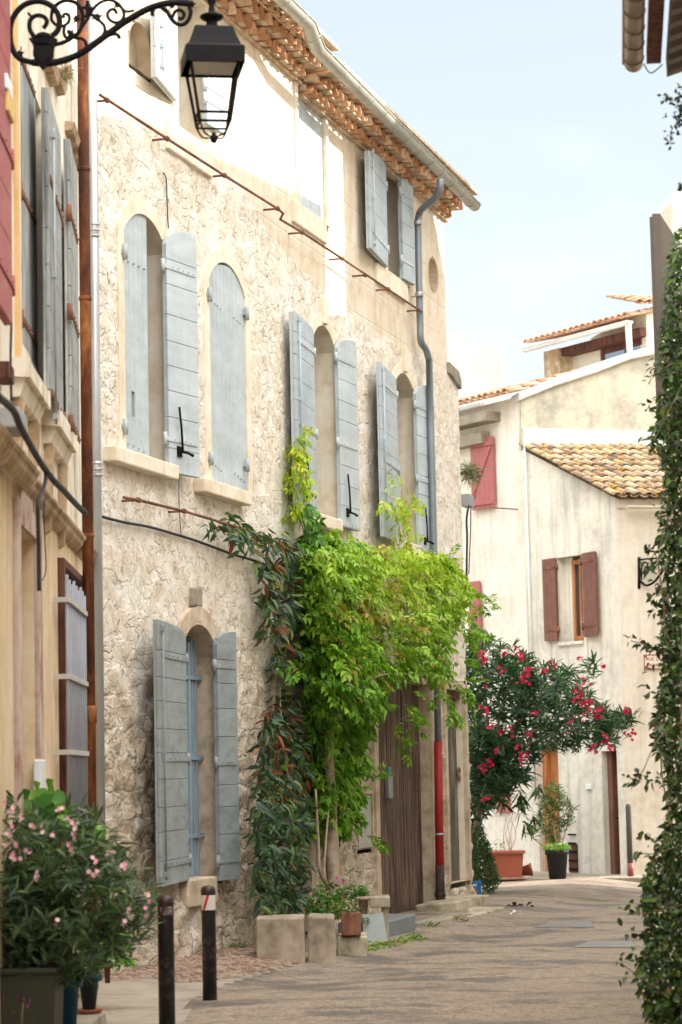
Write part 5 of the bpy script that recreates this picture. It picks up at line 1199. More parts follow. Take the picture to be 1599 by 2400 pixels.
def domes(name, poly, sp, lift, mat):
    xs = [p[0] for p in poly]; ys = [p[1] for p in poly]; V = []; Fs = []; T = []; y = min(ys); r_ = 0
    while y < max(ys):
        x = min(xs) + (r_ % 2) * sp / 2
        while x < max(xs):
            cx = x + random.uniform(-.25, .25) * sp; cy = y + random.uniform(-.25, .25) * sp
            if poly_in(poly, cx, cy):
                k = len(V); rx = sp * random.uniform(.34, .5); ry = sp * random.uniform(.4, .62); h = random.uniform(.006, .018); g0 = random.uniform(0, 1); tt = random.random(); z = gz(cx, cy) + lift
                for ring, (q, hh) in enumerate(((1, -.01), (.85, h * .7), (.45, h))):
                    for i in range(7): g = g0 + 2 * pi * i / 7; V.append((cx + cos(g) * rx * q, cy + sin(g) * ry * q, z + hh)); T.append(tt)
                V.append((cx, cy, z + h * 1.03)); T.append(tt)
                for i in range(7):
                    j = (i + 1) % 7; Fs += [(k + i, k + j, k + 7 + j, k + 7 + i), (k + 7 + i, k + 7 + j, k + 14 + j, k + 14 + i), (k + 14 + i, k + 14 + j, k + 21)]
            x += sp
        y += sp * .9; r_ += 1
    me = bpy.data.meshes.new(name); me.from_pydata(V, [], Fs); me.polygons.foreach_set('use_smooth', [True] * len(Fs))
    at1 = me.attributes.new('tint', 'FLOAT', 'POINT'); at1.data.foreach_set('value', T); o = new_obj(name, me, mat); o['kind'] = 'structure'
domes('cobbles', cbp, .075, .008, M['cobble'])
# far pavement with kerb
kp = [at(1120, 2062, 41.2), at(1620, 2056, 40.6)]
kz = gz(5, 41); mb = MB(); PF = Frame((kp[0].x, kp[0].y, 0), (kp[1].x - kp[0].x, kp[1].y - kp[0].y)); PLn = (kp[1] - kp[0]).length
n_ = 9
for i in range(n_): mb = MB(); mb.fbox(PF, i * PLn / n_ + .004, (i + 1) * PLn / n_ - .004, kz - .2, kz + .10, -.28, 0); o = mb.build('kerb_stone', M['kerb'], None, bevel=.015); tag(o, kind='structure')
mb = MB(); mb.add([PF.p(-1, kz + .096, -.28), PF.p(PLn + 4, kz + .096, -.28), PF.p(PLn + 4, kz + .12, -8), PF.p(-1, kz + .12, -8)], [(0, 1, 2, 3)]); tag(mb.build('pavement', M['concrete'], None), kind='structure')
PZ = kz + .10
# steel access plates let into the road
M['plate'] = paint('steel_plate', (.19, .185, .18), .15, 5, .45, .1, .002, metal=.3)
# doorsteps and stones
M['mossy'] = plaster('mossy_stone', (.16, .14, .08), (.36, .31, .22), (.48, .43, .33), bump=.6, s1=4)
def rough_block(mb, fr, a0, a1, h0, h1, d0, d1, j=.02):
    q = []
    for h in (h0, h1):
        for a, d in ((a0, d1), (a1, d1), (a1, d0), (a0, d0)): q.append(fr.p(a + random.uniform(-j, j), h + random.uniform(-j, j) * .6, d + random.uniform(-j, j)))
    return mb.hexa(q)
def gz_at(a, d): p = S.p(a, 0, d); return gz(p.x, p.y)
def stone_thing(name, a0, a1, d0, d1, h, mat, label, cat, base=None, bev=.02, j=.02):
    zb_ = gz_at((a0 + a1) / 2, d1) - .05; mb = MB(); rough_block(mb, S, a0, a1, zb_ if base is None else base, zb_ + .05 + h if base is None else base + h, d0, d1, j); o = mb.build(name, M[mat], None, bevel=bev)
    return tag(o, label, cat)
def pxa(px, d): return S.hit(px, 2150, d)[0]
stone_thing('doorstep', pxa(1044, .45), pxa(1135, .45), .06, .55, .11, 'mossy', 'mossy overhanging stone doorstep below the narrow grey door', 'doorstep', j=.03)
stone_thing('lower_step', pxa(1046, .75), pxa(1150, .75), .10, .95, .03, 'mossy', 'low flat stone slab on the road under the mossy doorstep', 'step', j=.03)
stone_thing('threshold_slab', pxa(975, .7), pxa(1075, .7), .07, .85, .03, 'kerb', 'flat grey threshold slab in front of the red pipe', 'step', j=.04)
stone_thing('drain_block', pxa(905, 1.0), pxa(962, .9), .45, .95, .18, 'zinc_dark', 'small dark grey concrete block by the wide brown door', 'concrete block', j=.02)
# trough made of two upright slabs
M['slab'] = plaster('trough_stone', (.19, .15, .11), (.36, .30, .23), (.50, .42, .33), ((.12, .09, .07), .5), .5, 3)
def upright(name, pxs, yt, yb, mat, label, cat, depth=.5, th=None, tint=None):
    x0, x1 = pxs; A = gat(x0, yb); B = gat(x1, yb + (0)); Y = (A.y + B.y) / 2; fr = Frame((A.x, Y, 0), (1, 0)); h = at((x0 + x1) / 2, yt, Y).z
    mb = MB(); q = []
    w_ = at(x1, yb, Y).x - A.x; zb_ = A.z - .05
    for z, k in ((zb_, 0), (h, .01)):
        for x, d in ((0, 0), (w_, 0), (w_, -depth), (0, -depth)): q.append(fr.p(x + random.uniform(-.012, .012), z + random.uniform(-.01, .01), d + random.uniform(-.01, .01)))
    mb.hexa(q); return tag(mb.build(name, M[mat], None, bevel=.018), label, cat), Y
tr, YT = upright('stone_trough', (597, 716), 2150, 2254, 'slab', 'long weathered stone trough at the foot of the dark climber', 'planter', .55)
tr2, _ = upright('stone_block', (724, 788), 2148, 2258, 'slab', 'upright pale grooved stone block beside the long trough', 'stone block', .45)
stp, YS = upright('stone_step', (792, 862), 2196, 2240, 'mossy', 'low mossy step between the grooved block and the leaning board', 'step', .6)
# slate board leaning
Yb = gat(880, 2212).y; mb = MB(); pts = [at(848, 2146, Yb + .18), at(898, 2138, Yb + .18), at(909, 2206, Yb), at(856, 2216, Yb)]
mb.slab([pts[3], pts[2], pts[1], pts[0]], (-.01, .035, .0)); M['slate'] = paint('pale_slate', (.27, .30, .29), .15, 4, .6, .2, .004, dirt=(.20, .22, .17), dirt_amt=.5); tag(mb.build('leaning_board', M['slate'], None, bevel=.004), 'pale grey-blue board leaning against the little stone bench', 'board')
bench = thing('stone_bench', gat(895, 2200), 'little stone bench slab on a leg beside the wide brown door', 'bench'); Yq = Yb + .45
mb = MB(); c0, c1 = at(866, 2112, Yq), at(914, 2112, Yq); mb.box((c0 + c1) / 2, c1.x - c0.x, .5, .11); mb.build('seat', M['slab'], bench, bevel=.012)
c = at(903, 2160, Yq); mb = MB(); mb.box((c.x, Yq, (at(903, 2124, Yq).z + gz(c.x, Yq)) / 2), .07, .4, at(903, 2124, Yq).z - gz(c.x, Yq)); mb.build('leg', M['slab'], bench, bevel=.01)
def potprof(r0, r1, h, lip=.02): return [(r0, 0), (r1 * .98, h * .82), (r1 + lip, h * .82), (r1 + lip, h), (r1 - .015, h), (r1 - .03, h * .86), (.01, h * .84)]
M['clay'] = plaster('old_clay', (.30, .19, .13), (.44, .31, .23), (.54, .43, .34), bump=.2, s1=5)
M['soil'] = plaster('soil', (.03, .02, .015), (.07, .05, .035), bump=.8, s1=20)
def pot(name, px, yb, ytop, wpx, mat, label, Y=None, taper=.75, cat='plant pot', lip=.02, z=None):
    if Y is None: g_ = gat(px, yb); Y = g_.y; z0 = g_.z
    else: z0 = at(px, yb, Y).z
    if z is not None: z0 = z
    h = at(px, ytop, Y).z - z0; r = wpx / 2 * Y / F - lip; c = at(px, yb, Y); t = thing(name, (c.x, Y, z0), label, cat)
    mb = MB(); mb.lathe((c.x, Y, z0), potprof(r * taper, r, h, lip), 22); mb.build('pot_body', M[mat], t); return t, Vector((c.x, Y, z0 + h)), r
pot('clay_pot', 852, 2142, 2102, 33, 'clay', 'tall pale clay pot on the stone step', Yq - .1)
Yx = YS + .1; pbx = thing('rusty_planter', at(820, 2190, Yx), 'rust-brown square planter with trailing greenery on the mossy step', 'planter'); mb = MB(); c = at(823, 2164, Yx); mb.box(c, 45 * Yx / F, .3, 52 * Yx / F); mb.build('planter_box', M['rustrod'], pbx, bevel=.01)
# blue painted board by the corner
Yc = gat(1118, 2108).y; bb = thing('painted_board', at(1118, 2108, Yc), 'small blue board with white and red painted shapes by the house corner', 'board'); mb = MB(); fr = Frame((at(1098, 2100, Yc).x, Yc, 0), (1, -.12))
bw = at(1128, 2100, Yc).x - at(1098, 2100, Yc).x; z0, z1 = at(1110, 2108, Yc).z, at(1110, 2066, Yc).z; mb.fbox(fr, 0, bw, z0, z1, -.05, 0); mb.build('panel', paint('blue_board_paint', (.01, .13, .36), .1, 4, .5), bb, bevel=.004)
hh = z1 - z0; fs_ = lambda P: [(x * bw, z0 + y * hh) for x, y in P]
mb = MB(); mb.prism(fr, fs_([(.02, .25), (.30, .12), (.42, .38), (.38, .62), (.22, .52)]), .001, .004); mb.prism(fr, fs_([(.22, .82), (.34, .70), (.44, .80), (.56, .70), (.68, .84), (.66, .92), (.56, .80), (.44, .90), (.34, .80), (.26, .90)]), .001, .004); mb.build('white_shape', M['white'], bb)
mb = MB(); mb.prism(fr, fs_([(.46, .10), (.72, .04), (.74, .42), (.62, .66), (.44, .60)]), .001, .004); mb.build('red_shape', paint('board_red', (.42, .04, .06)), bb)

# ------------------------------------------------------------------ bollards
def bollard(px_t, y_t, px_b, y_b, Y, label, worn):
    b = at(px_b, y_b, Y); z0 = gz(b.x, Y); zt_ = at(px_t, y_t, Y).z; t = thing('bollard', (b.x, Y, z0), label, 'bollard', 'black bollards at the kerb'); r = .0535
    mb = MB(); mb.lathe((b.x, Y, z0 - .05), [(r, 0), (r, zt_ - z0 - .02), (r * .93, zt_ - z0 + .018), (r * .9, zt_ - z0 + .02)], 24)
    mb.build('post', bolm, t); hh = zt_ - z0
    mb = MB(); mb.lathe((b.x, Y, z0 + hh - .055), [(r * 1.03, 0), (r * 1.05, .012), (r * 1.05, .035), (r * .9, .058), (r * .5, .068), (.002, .070)], 24); mb.build('cap', bolc, t)
    # reflective band with slanted red stripe
    V = []; Fs = []; n = 24; h0 = hh - .165 if not worn else hh - .12; h1 = hh - .055; rr = r + .0012; a0_, a1_ = (-2.9, -.2) if not worn else (-2.2, -.4)
    for i in range(n + 1):
        g = a0_ + (a1_ - a0_) * i / n; lo_ = h0 + (.02 * noise.noise(Vector((g * 3, worn, 1))) + .01 if worn else .006 * noise.noise(Vector((g * 4, 0, 1))))
        V += [(b.x + cos(g) * rr, Y + sin(g) * rr, z0 + lo_), (b.x + cos(g) * rr, Y + sin(g) * rr, z0 + h1)]
    for i in range(n): Fs.append((2 * i, 2 * i + 2, 2 * i + 3, 2 * i + 1))
    bm_ = MB(); bm_.add(V, Fs, True); bm_.build('white_band', bandm if not worn else wornm, t)
    V = []; Fs = []; rr = r + .0026
    for i in range(9):
        g = -2.35 + .95 * i / 8; q = i / 8; w0 = h0 + (h1 - h0) * max(0, q * 1.5 - .55); w1 = h0 + (h1 - h0) * min(1, q * 1.5 + .05)
        V += [(b.x + cos(g) * rr, Y + sin(g) * rr, z0 + w0), (b.x + cos(g) * rr, Y + sin(g) * rr, z0 + max(w1, w0 + .002))]
    for i in range(8): Fs.append((2 * i, 2 * i + 2, 2 * i + 3, 2 * i + 1))
    bm_ = MB(); bm_.add(V, Fs, True); bm_.build('red_stripe', redm if not worn else wornred, t)
bolm = paint('chipped_black_paint', (.012, .012, .014), .3, 9, .38, .5, .003, 30, dirt=(.11, .075, .06), dirt_amt=1.0); bolc = paint('brown_black_cap', (.035, .02, .016), .3, 6, .35, .2, .002)
bandm = paint('white_reflective', (.62, .60, .56), .08, 6, .5); redm = paint('red_reflective', (.50, .03, .03), .08, 6, .5); wornm = paint('worn_band', (.10, .08, .08), .3, 25, .5, dirt=(.5, .48, .46), dirt_amt=1); wornred = paint('worn_red', (.10, .02, .02), .3, 15, .5)
bollard(387, 2104, 392, 2400, 15.9, 'black bollard with a worn grey-red top, the nearer of the two by the cobbles', 1)
bollard(491, 2080, 492, 2328, 18.3, 'black bollard with a clean white and red band near its brown cap', 0)
fb = at(1478, 2040, 41.3); t = thing('bollard', (fb.x, fb.y, PZ), 'thin grey-brown post standing on the far pavement by the cream house', 'bollard'); mb = MB(); mb.lathe((fb.x, fb.y, PZ), [(.048, 0), (.048, at(1471, 1890, 41.3).z - PZ), (.03, at(1471, 1884, 41.3).z - PZ)], 12); mb.build('post', paint('grey_post', (.075, .07, .06), .15, 4), t); mb = MB(); mb.lathe((fb.x, fb.y, PZ), [(.052, 0), (.052, .22)], 12); mb.build('red_base', M['signred'], t)

# ================================================================== plants
def rdir(n, rng=RNG): v = rng.standard_normal((n, 3)); return v / np.linalg.norm(v, axis=1, keepdims=True)
SN = np.array(S.n)
def sprays(P, D, nl, Lr, leafL, leafW, rng=RNG, drop=.5, spread=1.0, up=None):
    """compound leaves: pairs of leaflets along a drooping rachis; returns P,D,N for leaflets"""
    OP, OD, ON, OI = [], [], [], []
    for i in range(len(P)):
        p = np.array(P[i], float); d = np.array(D[i], float); d /= np.linalg.norm(d); step = Lr / nl; nrm = np.array(up if up is not None else (0, 0, 1), float) + .35 * rng.standard_normal(3)
        s_ = np.cross(d, nrm); s_ /= np.linalg.norm(s_) + 1e-6
        for k in range(nl):
            d = d + np.array((0, 0, -drop * .18)); d /= np.linalg.norm(d); p = p + d * step
            s_ = np.cross(d, nrm); s_ /= np.linalg.norm(s_) + 1e-6; n_ = np.cross(s_, d)
            for sg_ in (-1, 1):
                dd = s_ * sg_ * spread + d * .75 + np.array((0, 0, -.22)) + .18 * rng.standard_normal(3); OP.append(p); OD.append(dd); ON.append(n_ + .25 * rng.standard_normal(3)); OI.append(i)
        OP.append(p); OD.append(d); ON.append(n_); OI.append(i)
    return np.array(OP), np.array(OD), np.array(ON), np.array(OI)
def vine_stem(pts, r, parent, mat='bark', name='stem', fr=S, n=6):
    mb = MB(); P = crom([fr.w(x, y, o) for x, y, o in pts], n); R = [r * (1 - .55 * i / len(P)) * (1 + .15 * noise.noise(Vector((i * .4, r * 50, 0)))) for i in range(len(P))]; mb.tube(P, R, 8); return mb.build(name, M[mat], parent)

# --- bright green wisteria
wis = thing('wisteria', S.w(775, 2150, .45), 'big bright green wisteria cascading over the wide brown door of the stone house', 'climbing plant')
W_main = [(700, 1300), (735, 1262), (790, 1266), (850, 1278), (900, 1295), (950, 1302), (1000, 1298), (1050, 1320), (1080, 1350), (1105, 1385), (1110, 1415), (1090, 1430), (1075, 1465), (1050, 1490), (1042, 1540), (1055, 1570), (1035, 1600), (990, 1595), (950, 1605), (925, 1590), (895, 1625), (905, 1660), (865, 1700), (845, 1760), (845, 1820), (835, 1900), (815, 1960), (785, 1965), (745, 1972), (722, 1940), (728, 1870), (716, 1790), (722, 1700), (712, 1600), (714, 1500), (704, 1400)]
def wout(x, y):
    top = smoothstep(1250, 1330, y) * (1 - smoothstep(1620, 1760, y)); side = smoothstep(690, 800, x) * (1 - .35 * smoothstep(1000, 1130, x))
    return .12 + .50 * top * side + .22 * (1 - smoothstep(1900, 2010, y)) * side
pts = rand_in_poly(W_main, 2000); P = []; D = []; cols = []
for x, y in pts:
    o = wout(x, y); dep = RNG.uniform(.25, 1.0) ** .6; out = max(.05, o * dep + .05 * RNG.standard_normal()); P.append(S.w(x, y, out))
    D.append(SN * RNG.uniform(.2, .9) + np.array((RNG.normal(0, .5), RNG.normal(0, .5), RNG.uniform(-.9, .35))))
    yel = smoothstep(1700, 1300, y) if False else max(0, min(1, (1640 - y) / 300)) * (.35 + .65 * smoothstep(780, 960, x)); band = math.exp(-(((x - 900) / 90) ** 2 + ((y - 1450) / 130) ** 2))
    cols.append((yel, band))
cols = np.array(cols)
_d = np.array(D); _d /= np.linalg.norm(_d, axis=1, keepdims=True); P = np.array([tuple(p) for p in P]) - _d * .14 + np.array((0, 0, .07))
LP, LD, LN, LI = sprays(P, D, 4, .26, .1, .05, up=tuple(SN * .8 + np.array((0, 0, .9))))
dk = np.array((.075, .21, .018)); md = np.array((.20, .40, .03)); yl_ = np.array((.42, .54, .05)); br_ = np.array((.36, .30, .06))
tn = np.zeros((len(LP), 3)); k_ = RNG.uniform(0, 1, len(P)); c_ = dk + (md - dk) * k_[:, None]; c_ = c_ + (yl_ - c_) * (np.clip(cols[:, 0] * .85 + .15 * RNG.standard_normal(len(P)), 0, 1))[:, None]
isb = RNG.uniform(0, 1, len(P)) < cols[:, 1] * .40; c_[isb] = br_ * RNG.uniform(.8, 1.3, (isb.sum(), 1))
tn = np.clip(c_[LI] * (1 + .16 * RNG.standard_normal((len(LI), 1))), .003, .9)
lsz = RNG.uniform(.05, .125, len(LP)) * np.where(cols[LI, 1] > .6, .75, 1)
leaves('foliage', M['leaf'], LP, LD, LN, lsz, lsz * .50, tn, wis, .25, .15)
# long outer sprays past the outline
sp = [(1120, 1420, 1165, 1415), (1100, 1380, 1140, 1400), (1060, 1600, 1120, 1600), (1080, 1540, 1125, 1560), (1085, 1470, 1130, 1500), (1050, 1640, 1068, 1678), (930, 1690, 985, 1672), (920, 1720, 955, 1755), (945, 1650, 985, 1672), (860, 1960, 885, 1968), (1000, 1640, 1050, 1625), (700, 1555, 655, 1540), (705, 1700, 740, 1690), (1020, 1300, 1070, 1310), (960, 1700, 1000, 1690), (870, 1830, 905, 1810), (1090, 1600, 1110, 1660), (1100, 1440, 1120, 1490), (720, 1560, 680, 1580)]
P = []; D = []; mbs = MB()
for x0, y0, x1, y1 in sp:
    A = S.w(x0, y0, wout(x0, y0)); B = S.w(x1, y1, wout(x0, y0) + .1); d = B - A; n_ = 5
    for i in range(n_): P.append(A + d * (i / n_) + Vector(RNG.normal(0, .02, 3))); D.append(np.array(d) / d.length + np.array(RNG.normal(0, .5, 3)))
    mbs.tube([A, (A + B) / 2 + Vector((0, 0, .02)), B], .004, 5)
LP, LD, LN, LI = sprays(P, D, 4, .2, .1, .05); t_ = pick_tints(len(LP), [(.16, .34, .03), (.26, .42, .035), (.09, .24, .02)], [3, 2, 2]); leaves('foliage', M['leaf'], LP, LD, LN, .085, .036, t_, wis, .2, .1); mbs.build('tendril', M['twig'], wis)
# young yellow shoots on the wall
def shoots(path, n, out, cols, ll=.075, nl=3):
    P = []; D = []; C = crom([Vector((x, y, 0)) for x, y in path], 10)
    for i in range(n):
        c = C[int(RNG.uniform(0, len(C) - 1))]; P.append(S.w(c.x + RNG.normal(0, 5), c.y + RNG.normal(0, 6), out + abs(RNG.normal(0, .04)))); D.append(np.array((RNG.normal(0, .6), RNG.normal(0, .6), RNG.normal(-.6, .4))) + SN * .5)
    LP, LD, LN, LI = sprays(P, D, nl, .16, .1, .05, up=tuple(SN)); leaves('young_shoots', M['leaf'], LP, LD, LN, ll, ll * .42, pick_tints(len(LP), cols, [3, 2, 1]), wis, .2, .2)
YG = [(.46, .56, .04), (.34, .50, .04), (.55, .50, .05)]
shoots([(698, 1015), (686, 1060), (690, 1110), (697, 1150), (688, 1195)], 105, .06, YG, .075)
shoots([(700, 1190), (715, 1230), (730, 1260), (760, 1270)], 26, .15, [(.05, .15, .02), (.10, .25, .02), (.2, .3, .03)], .11)
shoots([(905, 1180), (930, 1150), (965, 1165), (945, 1190), (920, 1185), (935, 1215), (925, 1240), (955, 1235), (945, 1270), (930, 1290), (950, 1300)], 60, .22, YG, .075)
shoots([(935, 1185), (940, 1150), (925, 1120), (905, 1110), (900, 1150)], 10, .16, YG, .05)
vine_stem([(782, 2150, .45), (783, 2080, .42), (779, 2010, .35), (777, 1900, .3), (770, 1750, .35), (780, 1550, .4), (800, 1400, .4)], .088, wis, name='trunk')
vine_stem([(780, 2130, .5), (768, 2080, .5), (750, 2040, .48), (747, 1980, .45), (740, 1850, .4)], .026, wis); vine_stem([(790, 2120, .5), (762, 2060, .48), (763, 1990, .45), (770, 1900, .4)], .02, wis)
vine_stem([(800, 1400, .4), (880, 1380, .6), (980, 1380, .5), (1080, 1400, .4)], .03, wis, 'twig'); vine_stem([(770, 1700, .35), (850, 1600, .8), (950, 1580, .8), (1050, 1600, .5)], .02, wis, 'twig'); vine_stem([(692, 1010, .05), (688, 1120, .05), (697, 1200, .08), (720, 1260, .12)], .008, wis, 'twig'); vine_stem([(903, 1140, .16), (908, 1110, .18), (925, 1100, .18), (942, 1130, .18), (940, 1180, .2), (935, 1300, .2)], .006, wis, 'twig')

# --- dark evergreen climber
clb = thing('dark_climber', S.w(650, 2160, .5), 'dark glossy climber with reddish leaves hanging beside the ground-floor window', 'climbing plant')
P = []; D = []; N = []; T = []; Lg = []
def add_long(x, y, out, cols, wts, big=1.0, down=1.0):
    P.append(S.w(x, y, out)); D.append(np.array((RNG.normal(0, .8), RNG.normal(0, .4), -RNG.uniform(-.2, 1.1) * down)) + SN * RNG.uniform(0, .6)); N.append(SN + np.array(RNG.normal(0, .75, 3)) + np.array((0, 0, .4))); T.append(np.array(cols[RNG.choice(len(cols), p=np.array(wts) / sum(wts))]) * (1 + .2 * RNG.standard_normal())); Lg.append(big * RNG.uniform(.10, .17))
DKC = [(.028, .062, .026), (.05, .11, .035), (.12, .18, .035), (.15, .04, .02), (.22, .09, .035), (.05, .10, .075)]
low_poly = [(618, 1670), (650, 1620), (690, 1625), (706, 1720), (720, 1830), (728, 1920), (712, 2000), (724, 2060), (705, 2120), (675, 2150), (612, 2150), (598, 2060), (588, 1950), (600, 1850), (608, 1750)]
for x, y in rand_in_poly(low_poly, 1050):
    red = 2.2 if 1640 < y < 1880 else .15; add_long(x, y, RNG.uniform(.06, .16 + .5 * smoothstep(1600, 1950, y)), DKC, [4, 4, 1.2, red * .5, red * .5, 2])
for x, y in rand_in_poly([(480, 1215), (520, 1195), (560, 1225), (600, 1240), (660, 1275), (715, 1270), (725, 1330), (700, 1420), (712, 1520), (690, 1560), (640, 1500), (625, 1420), (600, 1330), (560, 1290), (520, 1250), (485, 1240)], 170): add_long(x, y, RNG.uniform(.04, .28), DKC, [2, 4, 4.5, .5, .5, 2])
for (x0, y0, x1, y1, nn_) in ((480, 1225, 700, 1280, 90), (618, 1300, 632, 1500, 60), (640, 1500, 650, 1680, 34), (660, 1290, 700, 1450, 40), (590, 1420, 640, 1400, 8), (597, 1480, 640, 1470, 8), (700, 1450, 712, 1560, 30), (700, 1560, 715, 1640, 20)):
    for _ in range(nn_): t = RNG.uniform(); add_long(x0 + (x1 - x0) * t + RNG.normal(0, 7), y0 + (y1 - y0) * t + RNG.normal(0, 9), RNG.uniform(.06, .2), DKC, [3, 4, 4, .8, .5, 1.5])
leaves('foliage', M['leaf_gloss'], [tuple(p) for p in P], D, N, np.array(Lg), np.array(Lg) * .36, np.clip(np.array(T), .004, 1), clb, .3, .25)
vine_stem([(650, 2140, .3), (645, 1900, .15), (650, 1650, .1), (648, 1500, .1), (635, 1350, .12), (625, 1290, .14)], .022, clb); vine_stem([(625, 1290, .14), (560, 1245, .15), (480, 1212, .15)], .012, clb); vine_stem([(670, 2140, .35), (690, 1950, .3), (660, 1700, .2), (656, 1500, .1)], .014, clb); vine_stem([(640, 1290, .1), (700, 1290, .12), (760, 1320, .2)], .012, clb)

# --- little plants by the steps
def tuft(name, c, r, h, n, cols, wts, label, cat, ll=.06, lw=.4, flowers=None, parent=None, mat='leaf', up=.6, part='foliage'):
    t = parent or thing(name, c, label, cat); c = np.array(c); a = RNG.uniform(0, 2 * pi, n); q = np.sqrt(RNG.uniform(0, 1, n)) * r; z = RNG.uniform(0, 1, n) * h * (1 - .5 * (q / r) ** 2)
    P = c + np.stack([np.cos(a) * q, np.sin(a) * q, z], 1); D = np.stack([np.cos(a) * .8, np.sin(a) * .8, np.full(n, up)], 1) + RNG.normal(0, .5, (n, 3)); leaves(part, M[mat], P, D, RNG.normal(0, .5, (n, 3)) + np.array((0, -.3, 1)), RNG.uniform(.7, 1.2, n) * ll, RNG.uniform(.7, 1.2, n) * ll * lw, pick_tints(n, cols, wts), t, .2, .3)
    if flowers:
        nf, fc, fs = flowers; a = RNG.uniform(0, 2 * pi, nf); q = RNG.uniform(.3, 1.1, nf) * r; P = c + np.stack([np.cos(a) * q, np.sin(a) * q, RNG.uniform(.4, 1.1, nf) * h], 1); flower_heads(P, fs, fc, t)
    return t
def flower_heads(P, size, cols, parent, petals=5, name='flowers', jit=.5):
    FP = []; FD = []; FN = []; T = []
    for p in P:
        ax = np.array((RNG.normal(0, jit), -1 + RNG.normal(0, jit), .3 + RNG.normal(0, jit))); ax /= np.linalg.norm(ax); u_ = np.cross(ax, (0, 0, 1)); u_ /= np.linalg.norm(u_) + 1e-6; v_ = np.cross(ax, u_); g0 = RNG.uniform(0, 6); c = np.array(cols[RNG.integers(len(cols))]) * RNG.uniform(.85, 1.15)
        for k in range(petals): g = g0 + 2 * pi * k / petals; FP.append(p); FD.append(u_ * cos(g) + v_ * sin(g) + ax * .25); FN.append(ax); T.append(c)
    return leaves(name, M['petal'], FP, FD, FN, size, size * .75, np.array(T), parent, .1, 0)
GR = [(.05, .14, .02), (.09, .22, .03), (.16, .30, .04)]
tuft('flowering_plant', at(765, 2150, YS + .5), .20, .36, 320, GR, [3, 3, 1], 'low leafy plant with tiny magenta flowers beside the grooved block', 'plant', .055, .8, (14, [(.62, .05, .30), (.5, .08, .25)], .022))
tuft('', at(808, 2150, Yx), .15, .20, 240, [(.06, .12, .02), (.14, .20, .03), (.20, .20, .05)], [3, 2, 1], '', '', .04, .6, parent=pbx)
tuft('ivy_tuft', at(828, 2108, Yq + .1), .17, .16, 260, GR, [4, 2, 1], 'small dark green bush behind the clay pot', 'plant', .045, .7)
tuft('grass_tuft', at(850, 2165, Yb + .1), .07, .08, 90, [(.10, .18, .03), (.16, .22, .05)], [1, 1], 'small green tuft on top of the leaning board', 'plant', .035, .4)
# fallen leaves at the wall foot
n_ = 240; P = []
for _ in range(n_): x = RNG.uniform(850, 985); y = 2228 - (x - 850) * .22 + RNG.normal(0, 5); q = gat(x, y); P.append((q.x, q.y, q.z + .006 + RNG.uniform(0, .03)))
o = leaves('fallen_leaves', M['leaf'], P, RNG.normal(0, 1, (n_, 3)) * (1, 1, .2), RNG.normal(0, .25, (n_, 3)) + (0, 0, 1), .055, .03, pick_tints(n_, [(.12, .28, .03), (.36, .42, .05), (.25, .2, .06)], [3, 2, 1]), None); tag(o, kind='stuff')

# --- oleanders: whorls of narrow leaves on branching stems
def oleander(tips, parent, ll, lw, cols, wts, per=14, up=.6, part='foliage', rad=.10, gloss='leaf'):
    P = []; D = []; N = []
    for c in tips:
        c = np.array(c); ax = np.array((RNG.normal(0, .45), RNG.normal(0, .45), up)); ax /= np.linalg.norm(ax)
        u_ = np.cross(ax, (1, 0, .1)); u_ /= np.linalg.norm(u_); v_ = np.cross(ax, u_)
        for k in range(per): g = RNG.uniform(0, 2 * pi); tl = RNG.uniform(.15, 1.25); P.append(c - ax * rad * RNG.uniform(0, 1.6)); D.append(ax * tl + (u_ * cos(g) + v_ * sin(g))); N.append(ax + .2 * RNG.standard_normal(3))
    n = len(P); L = RNG.uniform(.65, 1.15, n) * ll; return leaves(part, M[gloss], P, D, N, L, L * 0 + lw, pick_tints(n, cols, wts, .22), parent, .15, .22)
ole = thing('red_oleander', gat(1108, 2098), 'large oleander with crimson flowers leaning over the street beside the stone house', 'shrub')
O_poly = [(1092, 1490), (1110, 1470), (1165, 1505), (1200, 1515), (1240, 1540), (1285, 1560), (1310, 1545), (1350, 1570), (1395, 1545), (1405, 1565), (1375, 1610), (1400, 1650), (1450, 1655), (1490, 1670), (1470, 1700), (1430, 1735), (1390, 1745), (1330, 1750), (1290, 1755), (1260, 1765), (1245, 1800), (1220, 1830), (1215, 1850), (1180, 1870), (1150, 1900), (1115, 1940), (1092, 1930)]
YO = 36.6
tips = [tuple(at(x, y, YO + RNG.uniform(-1.1, .9))) for x, y in rand_in_poly(O_poly, 520)]
tips += [tuple(at(x, y, YO + RNG.uniform(-.9, .3))) for x, y in rand_in_poly([(1098, 1700), (1220, 1720), (1200, 1830), (1150, 1880), (1098, 1900)], 120)]
OG_ = [(.030, .075, .040), (.055, .125, .055), (.11, .20, .07), (.09, .14, .10)]
oleander(tips, ole, .25, .034, OG_, [4, 4, 1.3, 2], 11)
tips2 = [tuple(at(x + RNG.normal(0, 10), y + RNG.normal(0, 10), YO - .8)) for x, y in ((1225, 1890), (1240, 1930), (1260, 1870), (1190, 1900), (1215, 1860), (1245, 1900), (1265, 1930))]
oleander(tips2, ole, .26, .04, [(.05, .10, .04), (.10, .18, .06)], [3, 2], 12, -.8)
def clusters(px, n_each, Yc_, sd, size, cols, parent):
    for x, y in px:
        P = [np.array(at(x + RNG.normal(0, sd), y + RNG.normal(0, sd), Yc_ + RNG.uniform(-.15, .15))) for _ in range(max(2, int(n_each * RNG.uniform(.5, 1.3))))]
        flower_heads(P, size, cols, parent, name='flower_cluster')
